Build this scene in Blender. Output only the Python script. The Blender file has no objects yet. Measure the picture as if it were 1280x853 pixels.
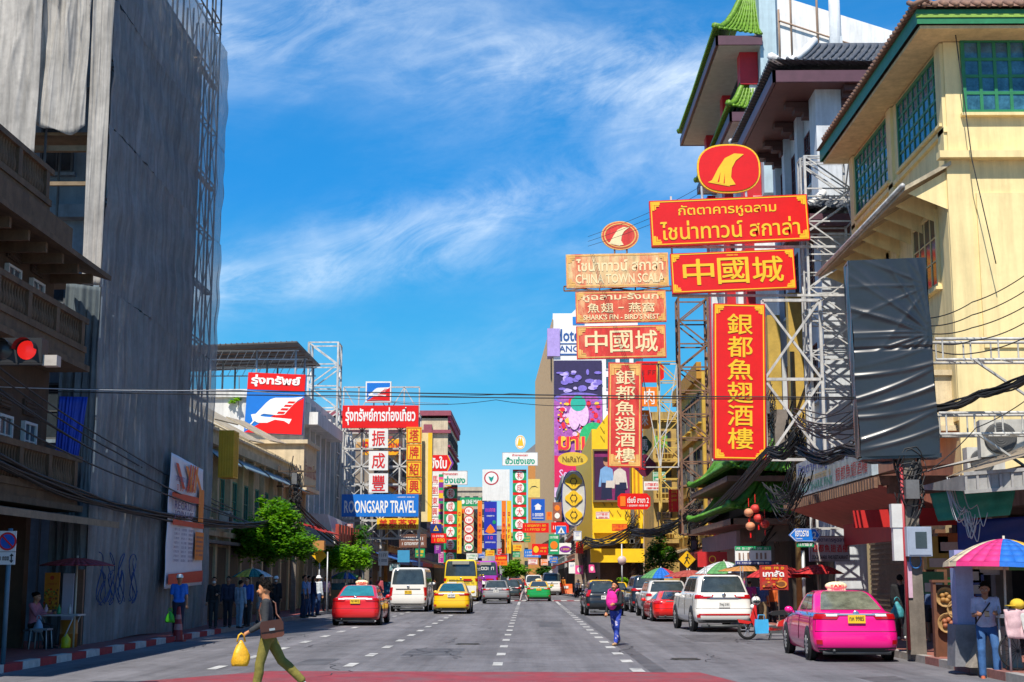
import bpy, bmesh, math, random
from mathutils import Vector, Matrix, Euler
R = math.radians
rnd = random.Random(7)
scene = bpy.context.scene
col = scene.collection

# ------------------------------------------------------------------ camera, sky, sun, exposure
FPX, CX, CY, HZ, VPX, CAMH = 1778.0, 640.0, 426.5, 722.0, 660.0, 1.75
PITCH = math.atan((HZ - CY) / FPX)
YAW = math.atan((VPX - CX) * math.cos(PITCH) / FPX)
cd = bpy.data.cameras.new('camera')
cam = bpy.data.objects.new('camera', cd); col.objects.link(cam)
cam.location = (0, 0, CAMH)
cam.rotation_euler = (R(90) + PITCH, 0, YAW)
cd.sensor_width = 36; cd.lens = FPX / 1280 * 36
cd.clip_start = 0.5; cd.clip_end = 5000
scene.camera = cam
SUN_DIR = Vector((-0.19, -0.66, 1.0)).normalized()          # towards the sun
sl = bpy.data.lights.new('sun', 'SUN'); sl.energy = 4.6; sl.angle = R(0.53); sl.color = (1, .93, .82)
so = bpy.data.objects.new('sun', sl); col.objects.link(so)
so.rotation_euler = SUN_DIR.to_track_quat('Z', 'Y').to_euler()
w = bpy.data.worlds.new('World'); scene.world = w; w.use_nodes = True
N = w.node_tree.nodes; LK = w.node_tree.links
N.clear()
out = N.new('ShaderNodeOutputWorld'); bg = N.new('ShaderNodeBackground'); bg.inputs['Strength'].default_value = 0.085
sky = N.new('ShaderNodeTexSky'); sky.sky_type = 'NISHITA'; sky.sun_disc = False
sky.sun_elevation = math.asin(SUN_DIR.z); sky.sun_rotation = math.atan2(SUN_DIR.x, SUN_DIR.y)
sky.air_density = 1.0; sky.dust_density = 0.35; sky.ozone_density = 2.2
tc = N.new('ShaderNodeTexCoord'); sp = N.new('ShaderNodeSeparateXYZ')
def mth(op, a, b=None, cl=False):
    n = N.new('ShaderNodeMath'); n.operation = op; n.use_clamp = cl
    for i, v in enumerate((a, b)):
        if v is None: continue
        if isinstance(v, (int, float)): n.inputs[i].default_value = v
        else: LK.new(v, n.inputs[i])
    return n.outputs[0]
LK.new(tc.outputs['Generated'], sp.inputs[0])
dy = mth('MAXIMUM', sp.outputs[1], .08)
u_ = mth('DIVIDE', sp.outputs[0], dy); v_ = mth('DIVIDE', sp.outputs[2], dy)
cb = N.new('ShaderNodeCombineXYZ'); LK.new(u_, cb.inputs[0]); LK.new(v_, cb.inputs[1])
def cloud(scale, rot, stretch, lo, hi, off, dist, detail=7.0, rough=.6):
    mp = N.new('ShaderNodeMapping'); mp.vector_type = 'TEXTURE'; mp.inputs['Rotation'].default_value = (0, 0, rot)
    mp.inputs['Scale'].default_value = (1 / stretch[0], 1 / stretch[1], 1); mp.inputs['Location'].default_value = off
    LK.new(cb.outputs[0], mp.inputs[0])
    nz = N.new('ShaderNodeTexNoise'); nz.inputs['Scale'].default_value = scale; nz.inputs['Detail'].default_value = detail
    nz.inputs['Roughness'].default_value = rough; nz.inputs['Distortion'].default_value = dist
    LK.new(mp.outputs[0], nz.inputs[0])
    mr = N.new('ShaderNodeMapRange'); mr.inputs[1].default_value = lo; mr.inputs[2].default_value = hi; mr.interpolation_type = 'SMOOTHSTEP'
    LK.new(nz.outputs[0], mr.inputs[0]); return mr.outputs[0]
ROT = Euler((R(90) + PITCH, 0, YAW)).to_matrix()
def bearing(px, py):
    d = ROT @ Vector(((px - CX) / FPX, (CY - py) / FPX, -1.0)); return d.x / d.y, d.z / d.y
wisp = cloud(3.0, R(11), (1.0, 2.6), .33, .78, (.3, .1, 0), .9, 11, .66)
fine = cloud(11, R(14), (1.0, 2.2), .34, .74, (.1, .4, 0), 1.1, 10, .7)
lump = cloud(4.5, R(8), (1, 1.6), .36, .66, (.7, .2, 0), .4, 5)
def band(x0, y0, x1, y1, w_, k):
    """a cirrus bank along a line of bearings"""
    (a, c), (b, d) = bearing(x0, y0), bearing(x1, y1); sl_ = (d - c) / (b - a)
    s_ = mth('SUBTRACT', mth('SUBTRACT', v_, c), mth('MULTIPLY', mth('SUBTRACT', u_, a), sl_))
    q = mth('DIVIDE', s_, w_ / FPX); g = mth('EXPONENT', mth('MULTIPLY', mth('MULTIPLY', q, q), -1.0))
    return mth('MULTIPLY', g, k)
tex = mth('ADD', mth('MULTIPLY', wisp, .62), mth('MULTIPLY', fine, .34))
bands = mth('ADD', mth('ADD', band(290, 25, 860, 105, 80, .95), band(290, 345, 880, 205, 42, 1.0)), mth('ADD', band(290, 360, 560, 330, 26, .45), band(560, 460, 700, 395, 40, .25)))
cl = mth('ADD', mth('MULTIPLY', bands, mth('MULTIPLY', tex, mth('ADD', mth('MULTIPLY', lump, .7), .4))), mth('MULTIPLY', mth('MULTIPLY', wisp, lump), .08), True)
rp = N.new('ShaderNodeValToRGB'); e = rp.color_ramp.elements
e[0].position = 0; e[0].color = (.52, .72, .82, 1); e[1].position = .55; e[1].color = (.004, .13, .42, 1)
for pos, c in ((.045, (.27, .56, .75, 1)), (.13, (.03, .37, .7, 1)), (.26, (.006, .24, .66, 1))): q = e.new(pos); q.color = c
LK.new(mth('MAXIMUM', sp.outputs[2], 0.0), rp.inputs[0])
gain = N.new('ShaderNodeMix'); gain.data_type = 'RGBA'; gain.blend_type = 'MULTIPLY'; gain.inputs[0].default_value = 1; gain.inputs[7].default_value = (10.6, 11.1, 10.8, 1); LK.new(rp.outputs[0], gain.inputs[6])
m0 = N.new('ShaderNodeMix'); m0.data_type = 'RGBA'; m0.inputs[0].default_value = .9; LK.new(sky.outputs[0], m0.inputs[6]); LK.new(gain.outputs[2], m0.inputs[7])
mx = N.new('ShaderNodeMix'); mx.data_type = 'RGBA'; mx.inputs[7].default_value = (8.6, 9.6, 10.4, 1)
LK.new(cl, mx.inputs[0]); LK.new(m0.outputs[2], mx.inputs[6])
LK.new(mx.outputs[2], bg.inputs[0]); LK.new(bg.outputs[0], out.inputs[0])
vs = scene.view_settings
vs.view_transform = 'Standard'; vs.look = 'None'; vs.gamma = 1; vs.use_curve_mapping = False; vs.exposure = 0.5
scene.cycles.max_bounces = 6; scene.cycles.transparent_max_bounces = 16; scene.cycles.diffuse_bounces = 3
scene.cycles.glossy_bounces = 3; scene.cycles.use_denoising = True

# ------------------------------------------------------------------ helpers
ROT = Euler((R(90) + PITCH, 0, YAW)).to_matrix()
ORI = Vector((0, 0, CAMH))
def ray(px, py): return ROT @ Vector(((px - CX) / FPX, (CY - py) / FPX, -1.0))
def at(px, py, Y):
    d = ray(px, py); return ORI + d * (Y / d.y)
def onx(px, py, X):
    d = ray(px, py); return ORI + d * (X / d.x)
def gnd(px, py, z=0.0):
    d = ray(px, py); return ORI + d * ((z - CAMH) / d.z)

MATS = {}
def M(key, c=(.5, .5, .5), rough=.6, var=.14, scale=2.5, bump=0., metal=0., coat=0., streak=0., spec=.5, emit=0., bscale=30., alpha=1.):
    if key in MATS: return MATS[key]
    m = bpy.data.materials.new(key); m.use_nodes = True
    nt = m.node_tree; b = nt.nodes['Principled BSDF']; L = nt.links
    b.inputs['Roughness'].default_value = rough; b.inputs['Metallic'].default_value = metal
    b.inputs['Coat Weight'].default_value = coat; b.inputs['Specular IOR Level'].default_value = spec
    b.inputs['Base Color'].default_value = (*c, 1)
    if emit: b.inputs['Emission Color'].default_value = (*c, 1); b.inputs['Emission Strength'].default_value = emit
    if alpha < 1: b.inputs['Alpha'].default_value = alpha
    if var or streak or bump:
        t = nt.nodes.new('ShaderNodeTexCoord')
    def noise(sc, stretch=(1, 1, 1), det=5):
        mp = nt.nodes.new('ShaderNodeMapping'); mp.inputs['Scale'].default_value = stretch
        L.new(t.outputs['Object'], mp.inputs[0])
        n = nt.nodes.new('ShaderNodeTexNoise'); n.inputs['Scale'].default_value = sc; n.inputs['Detail'].default_value = det
        n.inputs['Roughness'].default_value = .65
        L.new(mp.outputs[0], n.inputs[0]); return n.outputs[0]
    cur = None
    def mult(src, lo, hi, a, b2):
        nonlocal cur
        mr = nt.nodes.new('ShaderNodeMapRange'); mr.inputs[1].default_value = lo; mr.inputs[2].default_value = hi
        mr.inputs[3].default_value = a; mr.inputs[4].default_value = b2
        L.new(src, mr.inputs[0])
        x = nt.nodes.new('ShaderNodeMix'); x.data_type = 'RGBA'; x.blend_type = 'MULTIPLY'; x.inputs[0].default_value = 1
        if cur is None: x.inputs[6].default_value = (*c, 1)
        else: L.new(cur, x.inputs[6])
        L.new(mr.outputs[0], x.inputs[7]); cur = x.outputs[2]
    if var:
        mult(noise(scale), .3, .7, 1 - var, 1 + var * .6)
        mult(noise(scale * 9, det=3), .3, .7, 1 - var * .35, 1 + var * .25)
    if streak:
        mult(noise(2.2, (1.6, 1.6, .16)), .42, .68, 1, 1 - streak)
        mult(noise(.7), .5, .75, 1, 1 - streak * .6)
    if cur is not None: L.new(cur, b.inputs['Base Color'])
    if bump:
        bp = nt.nodes.new('ShaderNodeBump'); bp.inputs['Strength'].default_value = bump; bp.inputs['Distance'].default_value = .02
        L.new(noise(bscale), bp.inputs['Height']); L.new(bp.outputs[0], b.inputs['Normal'])
    MATS[key] = m; return m

def tag(o, label=None, cat=None, group=None, kind=None):
    if label: o['label'] = label
    if cat: o['category'] = cat
    if group: o['group'] = group
    if kind: o['kind'] = kind
    return o
def thing(name, label, cat, loc=(0, 0, 0), rz=0., group=None):
    o = bpy.data.objects.new(name, None); col.objects.link(o)
    o.empty_display_size = .2
    o.location = loc; o.rotation_euler = (0, 0, rz)
    return tag(o, label, cat, group)
KIDS = {}
def dup(o, parent=None):
    c = o.copy(); col.objects.link(c)
    if parent is not None:
        c.parent = parent; KIDS.setdefault(parent.name, []).append(c)
    for ch in list(KIDS.get(o.name, [])): dup(ch, c)
    return c
def clone(o, loc, rz, label=None, group=None):
    c = dup(o); c.location = loc; c.rotation_euler = (0, 0, rz)
    if label: c['label'] = label
    if group: c['group'] = group
    return c
def link(name, me, parent=None):
    o = bpy.data.objects.new(name, me); col.objects.link(o)
    if parent is not None:
        o.parent = parent; KIDS.setdefault(parent.name, []).append(o)
    return o
class MB:
    """collects shapes into one mesh"""
    def __init__(s, T=None): s.v = []; s.f = []; s.mi = []; s.sm = []; s.T = T
    def add(s, vs, fs, mi=0, smooth=False):
        o = len(s.v)
        for p in vs:
            p = Vector(p); s.v.append(s.T @ p if s.T else p)
        for f in fs: s.f.append([i + o for i in f]); s.mi.append(mi); s.sm.append(smooth)
        return s
    def box(s, c, d, mi=0, rot=None):
        x, y, z = d[0] / 2, d[1] / 2, d[2] / 2
        vs = [Vector((a * x, b * y, e * z)) for a in (-1, 1) for b in (-1, 1) for e in (-1, 1)]
        if rot: vs = [rot @ p for p in vs]
        c = Vector(c)
        return s.add([p + c for p in vs], [(0, 1, 3, 2), (4, 6, 7, 5), (0, 4, 5, 1), (2, 3, 7, 6), (0, 2, 6, 4), (1, 5, 7, 3)], mi)
    def bb(s, x0, x1, y0, y1, z0, z1, mi=0):
        return s.box(((x0 + x1) / 2, (y0 + y1) / 2, (z0 + z1) / 2), (abs(x1 - x0), abs(y1 - y0), abs(z1 - z0)), mi)
    def quad(s, a, b, c, d, mi=0): return s.add([a, b, c, d], [(0, 1, 2, 3)], mi)
    def bar(s, a, b, r=.03, n=4, mi=0, r2=None):
        a, b = Vector(a), Vector(b); d = b - a
        if d.length < 1e-6: return s
        q = d.to_track_quat('Z', 'Y').to_matrix(); r2 = r if r2 is None else r2
        vs = []
        for p, rr in ((a, r), (b, r2)):
            for k in range(n):
                t = 2 * math.pi * (k + .5) / n
                vs.append(p + q @ Vector((rr * math.cos(t), rr * math.sin(t), 0)))
        fs = [(k, (k + 1) % n, n + (k + 1) % n, n + k) for k in range(n)] + [tuple(range(n))[::-1], tuple(range(n, 2 * n))]
        return s.add(vs, fs, mi, n > 5)
    def tube(s, pts, r=.02, n=5, mi=0):
        pts = [Vector(p) for p in pts]; vs = []; up = Vector((.13, .21, .97))
        for i, p in enumerate(pts):
            d = (pts[min(i + 1, len(pts) - 1)] - pts[max(i - 1, 0)]).normalized()
            a = d.cross(up)
            if a.length < 1e-3: a = d.cross(Vector((1, 0, 0)))
            a.normalize(); b = a.cross(d)
            rr = r[i] if isinstance(r, (list, tuple)) else r
            for k in range(n):
                t = 2 * math.pi * k / n; vs.append(p + a * (rr * math.cos(t)) + b * (rr * math.sin(t)))
        m = len(pts)
        fs = [(i * n + k, i * n + (k + 1) % n, (i + 1) * n + (k + 1) % n, (i + 1) * n + k) for i in range(m - 1) for k in range(n)]
        fs += [tuple(range(n))[::-1], tuple(range((m - 1) * n, m * n))]
        return s.add(vs, fs, mi, True)
    def lathe(s, prof, n=20, c=(0, 0, 0), axis='Z', mi=0, smooth=True, mif=None):
        c = Vector(c); vs = []
        for r, h in prof:
            for k in range(n):
                t = 2 * math.pi * k / n; x, y = r * math.cos(t), r * math.sin(t)
                p = {'Z': (x, y, h), 'X': (h, x, y), 'Y': (x, h, y)}[axis]; vs.append(c + Vector(p))
        o = len(s.v)
        for i in range(len(prof) - 1):
            for k in range(n):
                s_f = (i * n + k, i * n + (k + 1) % n, (i + 1) * n + (k + 1) % n, (i + 1) * n + k)
                s.f.append([q + o for q in s_f]); s.mi.append(mif(i, k) if mif else mi); s.sm.append(smooth)
        for p in vs: s.v.append(s.T @ p if s.T else p)
        return s
    def ball(s, c, r, n=10, m=7, mi=0):
        rr = (r, r, r) if isinstance(r, (int, float)) else r
        c = Vector(c); vs = []; 
        for i in range(m + 1):
            ph = math.pi * i / m
            for k in range(n):
                t = 2 * math.pi * k / n
                vs.append(c + Vector((rr[0] * math.sin(ph) * math.cos(t), rr[1] * math.sin(ph) * math.sin(t), rr[2] * math.cos(ph))))
        return s.add(vs, [(i * n + k, (i + 1) * n + k, (i + 1) * n + (k + 1) % n, i * n + (k + 1) % n) for i in range(m) for k in range(n)], mi, True)
    def prism(s, pts, y0, y1, mi=0):
        """polygon in xz extruded from y0 to y1"""
        n = len(pts)
        vs = [(p[0], y0, p[1]) for p in pts] + [(p[0], y1, p[1]) for p in pts]
        return s.add(vs, [tuple(range(n)), tuple(range(n, 2 * n))[::-1]] + [(k, k + n, (k + 1) % n + n, (k + 1) % n) for k in range(n)], mi)
    def extr(s, pts, axis, a, b, mi=0):
        """2-D polygon extruded along an axis (x: pts are (y,z); z: pts are (x,y))"""
        n = len(pts)
        g = (lambda p, t: (t, p[0], p[1])) if axis == 'x' else ((lambda p, t: (p[0], t, p[1])) if axis == 'y' else (lambda p, t: (p[0], p[1], t)))
        vs = [g(p, a) for p in pts] + [g(p, b) for p in pts]
        return s.add(vs, [tuple(range(n)), tuple(range(n, 2 * n))[::-1]] + [(k, k + n, (k + 1) % n + n, (k + 1) % n) for k in range(n)], mi)
    def build(s, name, mats, parent=None, fix=True, smooth=None):
        me = bpy.data.meshes.new(name); me.from_pydata([tuple(p) for p in s.v], [], s.f)
        mats = mats if isinstance(mats, (list, tuple)) else [mats]
        for m in mats: me.materials.append(m)
        me.polygons.foreach_set('material_index', s.mi)
        me.polygons.foreach_set('use_smooth', s.sm if smooth is None else [smooth] * len(s.f))
        if fix:
            bm = bmesh.new(); bm.from_mesh(me); bmesh.ops.recalc_face_normals(bm, faces=bm.faces); bm.to_mesh(me); bm.free()
        me.update(); return link(name, me, parent)

TXT = {}
def text_geo(st, bold=0.0):
    k = (st, bold)
    if k not in TXT:
        cu = bpy.data.curves.new('t', 'FONT'); cu.body = st; cu.size = 1; cu.offset = bold; cu.resolution_u = 2; cu.extrude = 0
        o = bpy.data.objects.new('t', cu); col.objects.link(o)
        dg = bpy.context.evaluated_depsgraph_get(); dg.update()
        me = bpy.data.meshes.new_from_object(o.evaluated_get(dg))
        vs = [v.co.copy() for v in me.vertices]; fs = [tuple(p.vertices) for p in me.polygons]
        bpy.data.objects.remove(o); bpy.data.curves.remove(cu); bpy.data.meshes.remove(me)
        if vs:
            x0 = min(v.x for v in vs); x1 = max(v.x for v in vs); y0 = min(v.y for v in vs); y1 = max(v.y for v in vs)
            vs = [((v.x - x0) / max(x1 - x0, 1e-6), (v.y - y0) / max(y1 - y0, 1e-6)) for v in vs]
            TXT[k] = (vs, fs, (x1 - x0), (y1 - y0))
        else: TXT[k] = ([], [], 1, 1)
    return TXT[k]
def put_text(mb, st, x0, z0, x1, z1, y, mi=0, bold=0.015, keep=False, shear=0.):
    vs, fs, a, b = text_geo(st, bold)
    if keep:
        s_ = min((x1 - x0) / a, (z1 - z0) / b); cx, cz = (x0 + x1) / 2, (z0 + z1) / 2
        x0, x1, z0, z1 = cx - a * s_ / 2, cx + a * s_ / 2, cz - b * s_ / 2, cz + b * s_ / 2
    mb.add([(x0 + (x1 - x0) * v[0] + shear * (v[1] - .5) * (z1 - z0), y, z0 + (z1 - z0) * v[1]) for v in vs], fs, mi)
def scrawl(mb, x0, z0, x1, z1, y, mi=0, n=None, seed=1):
    """lettering too small to read: rows of little strokes"""
    r_ = random.Random(seed); h = z1 - z0; cw = h * .72
    n = n or max(2, int((x1 - x0) / cw)); cw = (x1 - x0) / n; t = h * .15
    for i in range(n):
        a = x0 + i * cw + cw * .1; b = x0 + (i + 1) * cw - cw * .12; k = r_.randint(0, 4)
        if r_.random() < .06: continue
        mb.quad((a, y, z0), (a + t, y, z0), (a + t, y, z1 * 1 - h * .1), (a, y, z1 - h * .1), mi)
        if k != 1: mb.quad((a + t, y, z1 - h * .1 - t), (b, y, z1 - h * .1 - t), (b, y, z1 - h * .1), (a + t, y, z1 - h * .1), mi)
        if k in (0, 2, 3): mb.quad((b - t, y, z0), (b, y, z0), (b, y, z1 - h * .1 - t), (b - t, y, z1 - h * .1 - t), mi)
        if k in (2, 4): mb.quad((a + t, y, z0 + h * .35), (b - t, y, z0 + h * .35), (b - t, y, z0 + h * .35 + t), (a + t, y, z0 + h * .35 + t), mi)
        if k == 3: mb.quad((a + t, y, z0), (b - t, y, z0), (b - t, y, z0 + t), (a + t, y, z0 + t), mi)

# colours
RED = M('red_enamel', (.72, .008, .006), .38, .1, 1.5)
RED2 = M('faded_red_paint', (.5, .045, .03), .6, .35, 1.2, streak=.2)
def peel(key, c1, c2, lo=.42, hi=.58, scale=1.3, stretch=.35):
    m = M(key, c1, .7, .2, 2, streak=.25); nt = m.node_tree; L = nt.links; b = nt.nodes['Principled BSDF']; src = b.inputs['Base Color'].links[0].from_socket
    t = nt.nodes.new('ShaderNodeTexCoord'); mp = nt.nodes.new('ShaderNodeMapping'); mp.inputs['Scale'].default_value = (1, 1, stretch); L.new(t.outputs['Object'], mp.inputs[0])
    n = nt.nodes.new('ShaderNodeTexNoise'); n.inputs['Scale'].default_value = scale; n.inputs['Detail'].default_value = 8; n.inputs['Roughness'].default_value = .7; L.new(mp.outputs[0], n.inputs[0])
    mr = nt.nodes.new('ShaderNodeMapRange'); mr.inputs[1].default_value = lo; mr.inputs[2].default_value = hi; L.new(n.outputs[0], mr.inputs[0])
    x = nt.nodes.new('ShaderNodeMix'); x.data_type = 'RGBA'; L.new(mr.outputs[0], x.inputs[0]); L.new(src, x.inputs[6]); x.inputs[7].default_value = (*c2, 1); L.new(x.outputs[2], b.inputs['Base Color'])
    return m
YEL = M('yellow_paint', (.85, .52, .02), .45, .1)
GOLD = M('gold_lettering', (.9, .5, .02), .4, .08)
CREAM = M('cream_lettering', (.88, .72, .42), .6, .12)
WHITE = M('white_panel', (.8, .8, .78), .5, .07, streak=.1)
BLUE = M('blue_panel', (.01, .1, .5), .4, .08)
SKYB = M('bright_blue_panel', (.01, .17, .62), .4, .08)
GREEN = M('green_panel', (.01, .32, .12), .45, .1)
BLACK = M('black_paint', (.015, .015, .017), .5, .1)
ORANGE = M('orange_panel', (.85, .2, .01), .45, .12)
PURPLE = M('purple_panel', (.22, .02, .3), .45, .1)
PINK = M('pink_panel', (.8, .08, .3), .45, .1)
STEEL = M('galvanised_steel', (.5, .52, .54), .45, .2, 4, metal=.3)
WSTEEL = M('white_painted_steel', (.58, .58, .57), .5, .25, 3, streak=.35)
RUST = M('rusty_steel', (.2, .11, .07), .75, .4, 3)
DSTEEL = M('dark_steel', (.07, .075, .08), .5, .25, 4)
CABLE = M('black_cable', (.02, .02, .022), .6, .1)
# ------------------------------------------------------------------ ground
def asphalt():
    m = bpy.data.materials.new('asphalt'); m.use_nodes = True; nt = m.node_tree; L = nt.links; b = nt.nodes['Principled BSDF']
    t = nt.nodes.new('ShaderNodeTexCoord')
    def nz(sc, st=(1, 1, 1), det=6):
        mp = nt.nodes.new('ShaderNodeMapping'); mp.inputs['Scale'].default_value = st; L.new(t.outputs['Object'], mp.inputs[0])
        n = nt.nodes.new('ShaderNodeTexNoise'); n.inputs['Scale'].default_value = sc; n.inputs['Detail'].default_value = det
        n.inputs['Roughness'].default_value = .7; L.new(mp.outputs[0], n.inputs[0]); return n.outputs[0]
    def mr(s, a, b_, c, d):
        n = nt.nodes.new('ShaderNodeMapRange'); L.new(s, n.inputs[0])
        for i, q in enumerate((a, b_, c, d)): n.inputs[i + 1].default_value = q
        return n.outputs[0]
    def mul(a, b_):
        n = nt.nodes.new('ShaderNodeMath'); n.operation = 'MULTIPLY'; L.new(a, n.inputs[0]); L.new(b_, n.inputs[1]); return n.outputs[0]
    f = mul(mul(mr(nz(1.1, (1, .03, 1)), .36, .64, .72, 1.2), mr(nz(.25), .35, .65, .82, 1.16)), mul(mr(nz(30, det=2), .3, .7, .84, 1.15), mr(nz(2.2, (1, .7, 1), 8), .5, .7, 1.06, .7)))
    x = nt.nodes.new('ShaderNodeMix'); x.data_type = 'RGBA'; x.blend_type = 'MULTIPLY'; x.inputs[0].default_value = 1
    x.inputs[6].default_value = (.145, .142, .155, 1); L.new(f, x.inputs[7]); L.new(x.outputs[2], b.inputs['Base Color'])
    b.inputs['Roughness'].default_value = .8; b.inputs['Specular IOR Level'].default_value = .3
    bp = nt.nodes.new('ShaderNodeBump'); bp.inputs['Strength'].default_value = .3; bp.inputs['Distance'].default_value = .01
    L.new(nz(120, det=2), bp.inputs['Height']); L.new(bp.outputs[0], b.inputs['Normal']); return m
KL, KR = -9.75, 8.15
g = MB(); g.quad((-900, -40, -.02), (900, -40, -.02), (900, 2500, -.02), (-900, 2500, -.02))
tag(g.build('ground', M('ground_concrete', (.16, .155, .15), .85, .2, .5)), kind='structure')
g = MB(); g.quad((KL, 2, 0), (KR, 2, 0), (KR, 420, 0), (KL, 420, 0)); tag(g.build('road', asphalt()), kind='structure')
PAINT = peel('road_white_paint', (.55, .55, .53), (.16, .155, .16), .5, .66, 3.0, 1)
REDP = peel('road_red_paint', (.3, .04, .05), (.15, .08, .085), .46, .7, 1.2, 1)
DARKP = M('tar_patch', (.05, .05, .055), .7, .2)
g = MB()
def dashes(x, y0, y1, per, ln, w_):
    y = y0
    while y < y1: g.quad((x - w_ / 2, y, .008), (x + w_ / 2, y, .008), (x + w_ / 2, y + ln, .008), (x - w_ / 2, y + ln, .008)); y += per
dashes(-6.1, 27.9, 200, 3.75, 1.25, .2); dashes(-3.58, 28.8, 200, 3.75, 1.25, .2)
dashes(-.62, 29.2, 92, 3.75, 1.1, .2); dashes(2.08, 27.3, 92, 3.0, 1.0, .24)
for x in (-.62, 2.08, -3.58): g.quad((x - .09, 93, .008), (x + .09, 93, .008), (x + .09, 106, .008), (x - .09, 106, .008))
for k in range(9):
    x = -5.1 + k * 1.03; g.quad((x, 22.4, .012), (x + .52, 22.4, .012), (x + .52, 24.45, .012), (x, 24.45, .012))
for k in range(16):
    x = -8.5 + k * 1.0; g.quad((x, 108, .012), (x + .45, 108, .012), (x + .45, 112, .012), (x, 112, .012))
tag(g.build('road_markings', PAINT), kind='structure')
g = MB(); g.add([(-8.2, 22.3, .004), (3.9, 22.3, .004), (3.2, 27.2, .004), (-4.9, 27.5, .004)], [(0, 1, 2, 3)])
g.quad((-9.2, 107.3, .004), (8, 107.3, .004), (8, 112.7, .004), (-9.2, 112.7, .004))
tag(g.build('red_crossing_paint', REDP), kind='structure')
g = MB(); g.quad((2.3, 27.3, .003), (2.62, 27.3, .003), (2.62, 70, .003), (2.3, 70, .003)); g.quad((5.9, 24.6, .003), (6.5, 24.6, .003), (6.6, 26.3, .003), (5.8, 26.1, .003))
for x0, y0, w_, l_ in ((-2.9, 33, 1.3, 3.2), (4.6, 40, 1.6, 5), (-7.9, 44, 1.0, 9), (.4, 52, .9, 6), (-4.8, 29.5, .7, 2.2)): g.quad((x0, y0, .002), (x0 + w_, y0, .002), (x0 + w_ * 1.03, y0 + l_, .002), (x0 + .04, y0 + l_, .002))
tag(g.build('road_patches', peel('tar_patch_worn', (.075, .074, .08), (.11, .108, .115), .42, .6, 1.2, 1)), kind='structure')
r_ = random.Random(12); g = MB()
for k in range(16):
    x, y = r_.uniform(-8.5, 7), r_.uniform(25, 62); pts = []
    for q in range(14): pts.append((x, y, .004)); x += r_.uniform(-.22, .22); y += r_.uniform(.1, .55)
    for a, b in zip(pts, pts[1:]): g.quad((a[0] - .012, a[1], .0065), (a[0] + .012, a[1], .0065), (b[0] + .012, b[1], .0065), (b[0] - .012, b[1], .0065))
tag(g.build('road_cracks', M('crack_tar', (.03, .03, .033), .7)), kind='structure')
for x, y, lab in ((-1.6, 38.5, 'round iron manhole cover in the middle lane'), (3.4, 31.5, 'round iron manhole cover near the right lane line')):
    mh = MB(); mh.lathe([(0, .012), (.33, .012), (.33, .004)], 24)
    for q in range(7): mh.bb(-.28, .28, -.26 + q * .085, -.23 + q * .085, .012, .018)
    o = mh.build('manhole_cover', M('cast_iron', (.07, .065, .06), .6, .3, 9, metal=.4)); o.location = (x, y, 0); tag(o, lab, 'manhole cover')
# pavements with kerbs
PAVE_L = M('red_pavement', (.26, .07, .065), .8, .3, 3, bump=.2)
PAVE_R = M('red_brick_pavement', (.3, .11, .08), .8, .3, 3, bump=.2)
KERBC = M('kerb_concrete', (.33, .31, .29), .85, .3, 3)
KERBR = M('kerb_red', (.42, .03, .04), .75, .3, 4)
KERBW = M('kerb_white', (.55, .54, .52), .75, .3, 4)
KCURVE = [(2, 8.15), (84, 8.15), (92, 7.6), (112, 5.0), (128, 4.3), (220, 3.2), (300, 1.2), (420, -1.0)]   # the right kerb bends in
def kx(Y):
    for (a, b), (c, d) in zip(KCURVE, KCURVE[1:]):
        if a <= Y <= c: return b + (d - b) * (Y - a) / (c - a)
    return KCURVE[-1][1]
g = MB(); g.bb(-40, KL - .2, 2, 420, -.3, .15); tag(g.build('pavement_left', PAVE_L), kind='structure')
g = MB(); g.extr([(b + .2, a) for a, b in KCURVE] + [(60, 420), (60, 2)], 'z', -.3, .15); tag(g.build('pavement_right', PAVE_R), kind='structure')
for nm, xa, xb, y0c in (('kerb_left', KL - .2, KL, 46), ('kerb_right', KR, KR + .2, 31)):
    g = MB(); y = 5.0; k = 0
    while y < (420 if nm == 'kerb_left' else 83.5):
        e = y + (1.0 if y < y0c + 8 else 8)
        g.bb(xa, xb, y, e - .015, -.3, .152, (1 + k % 2) if (y < y0c or (nm == 'kerb_right' and y < 26)) else 0)
        y = e; k += 1
    if nm == 'kerb_right':
        for (a, b), (c, d) in zip(KCURVE[1:], KCURVE[2:]): g.extr([(b, max(a, y)), (b + .2, max(a, y)), (d + .2, c), (d, c)], 'z', -.3, .152, 0)
    tag(g.build(nm, [KERBC, KERBR, KERBW] if nm == 'kerb_left' else [KERBC, M('kerb_worn_red', (.3, .13, .11), .8, .4, 4), KERBC]), kind='structure')
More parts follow.
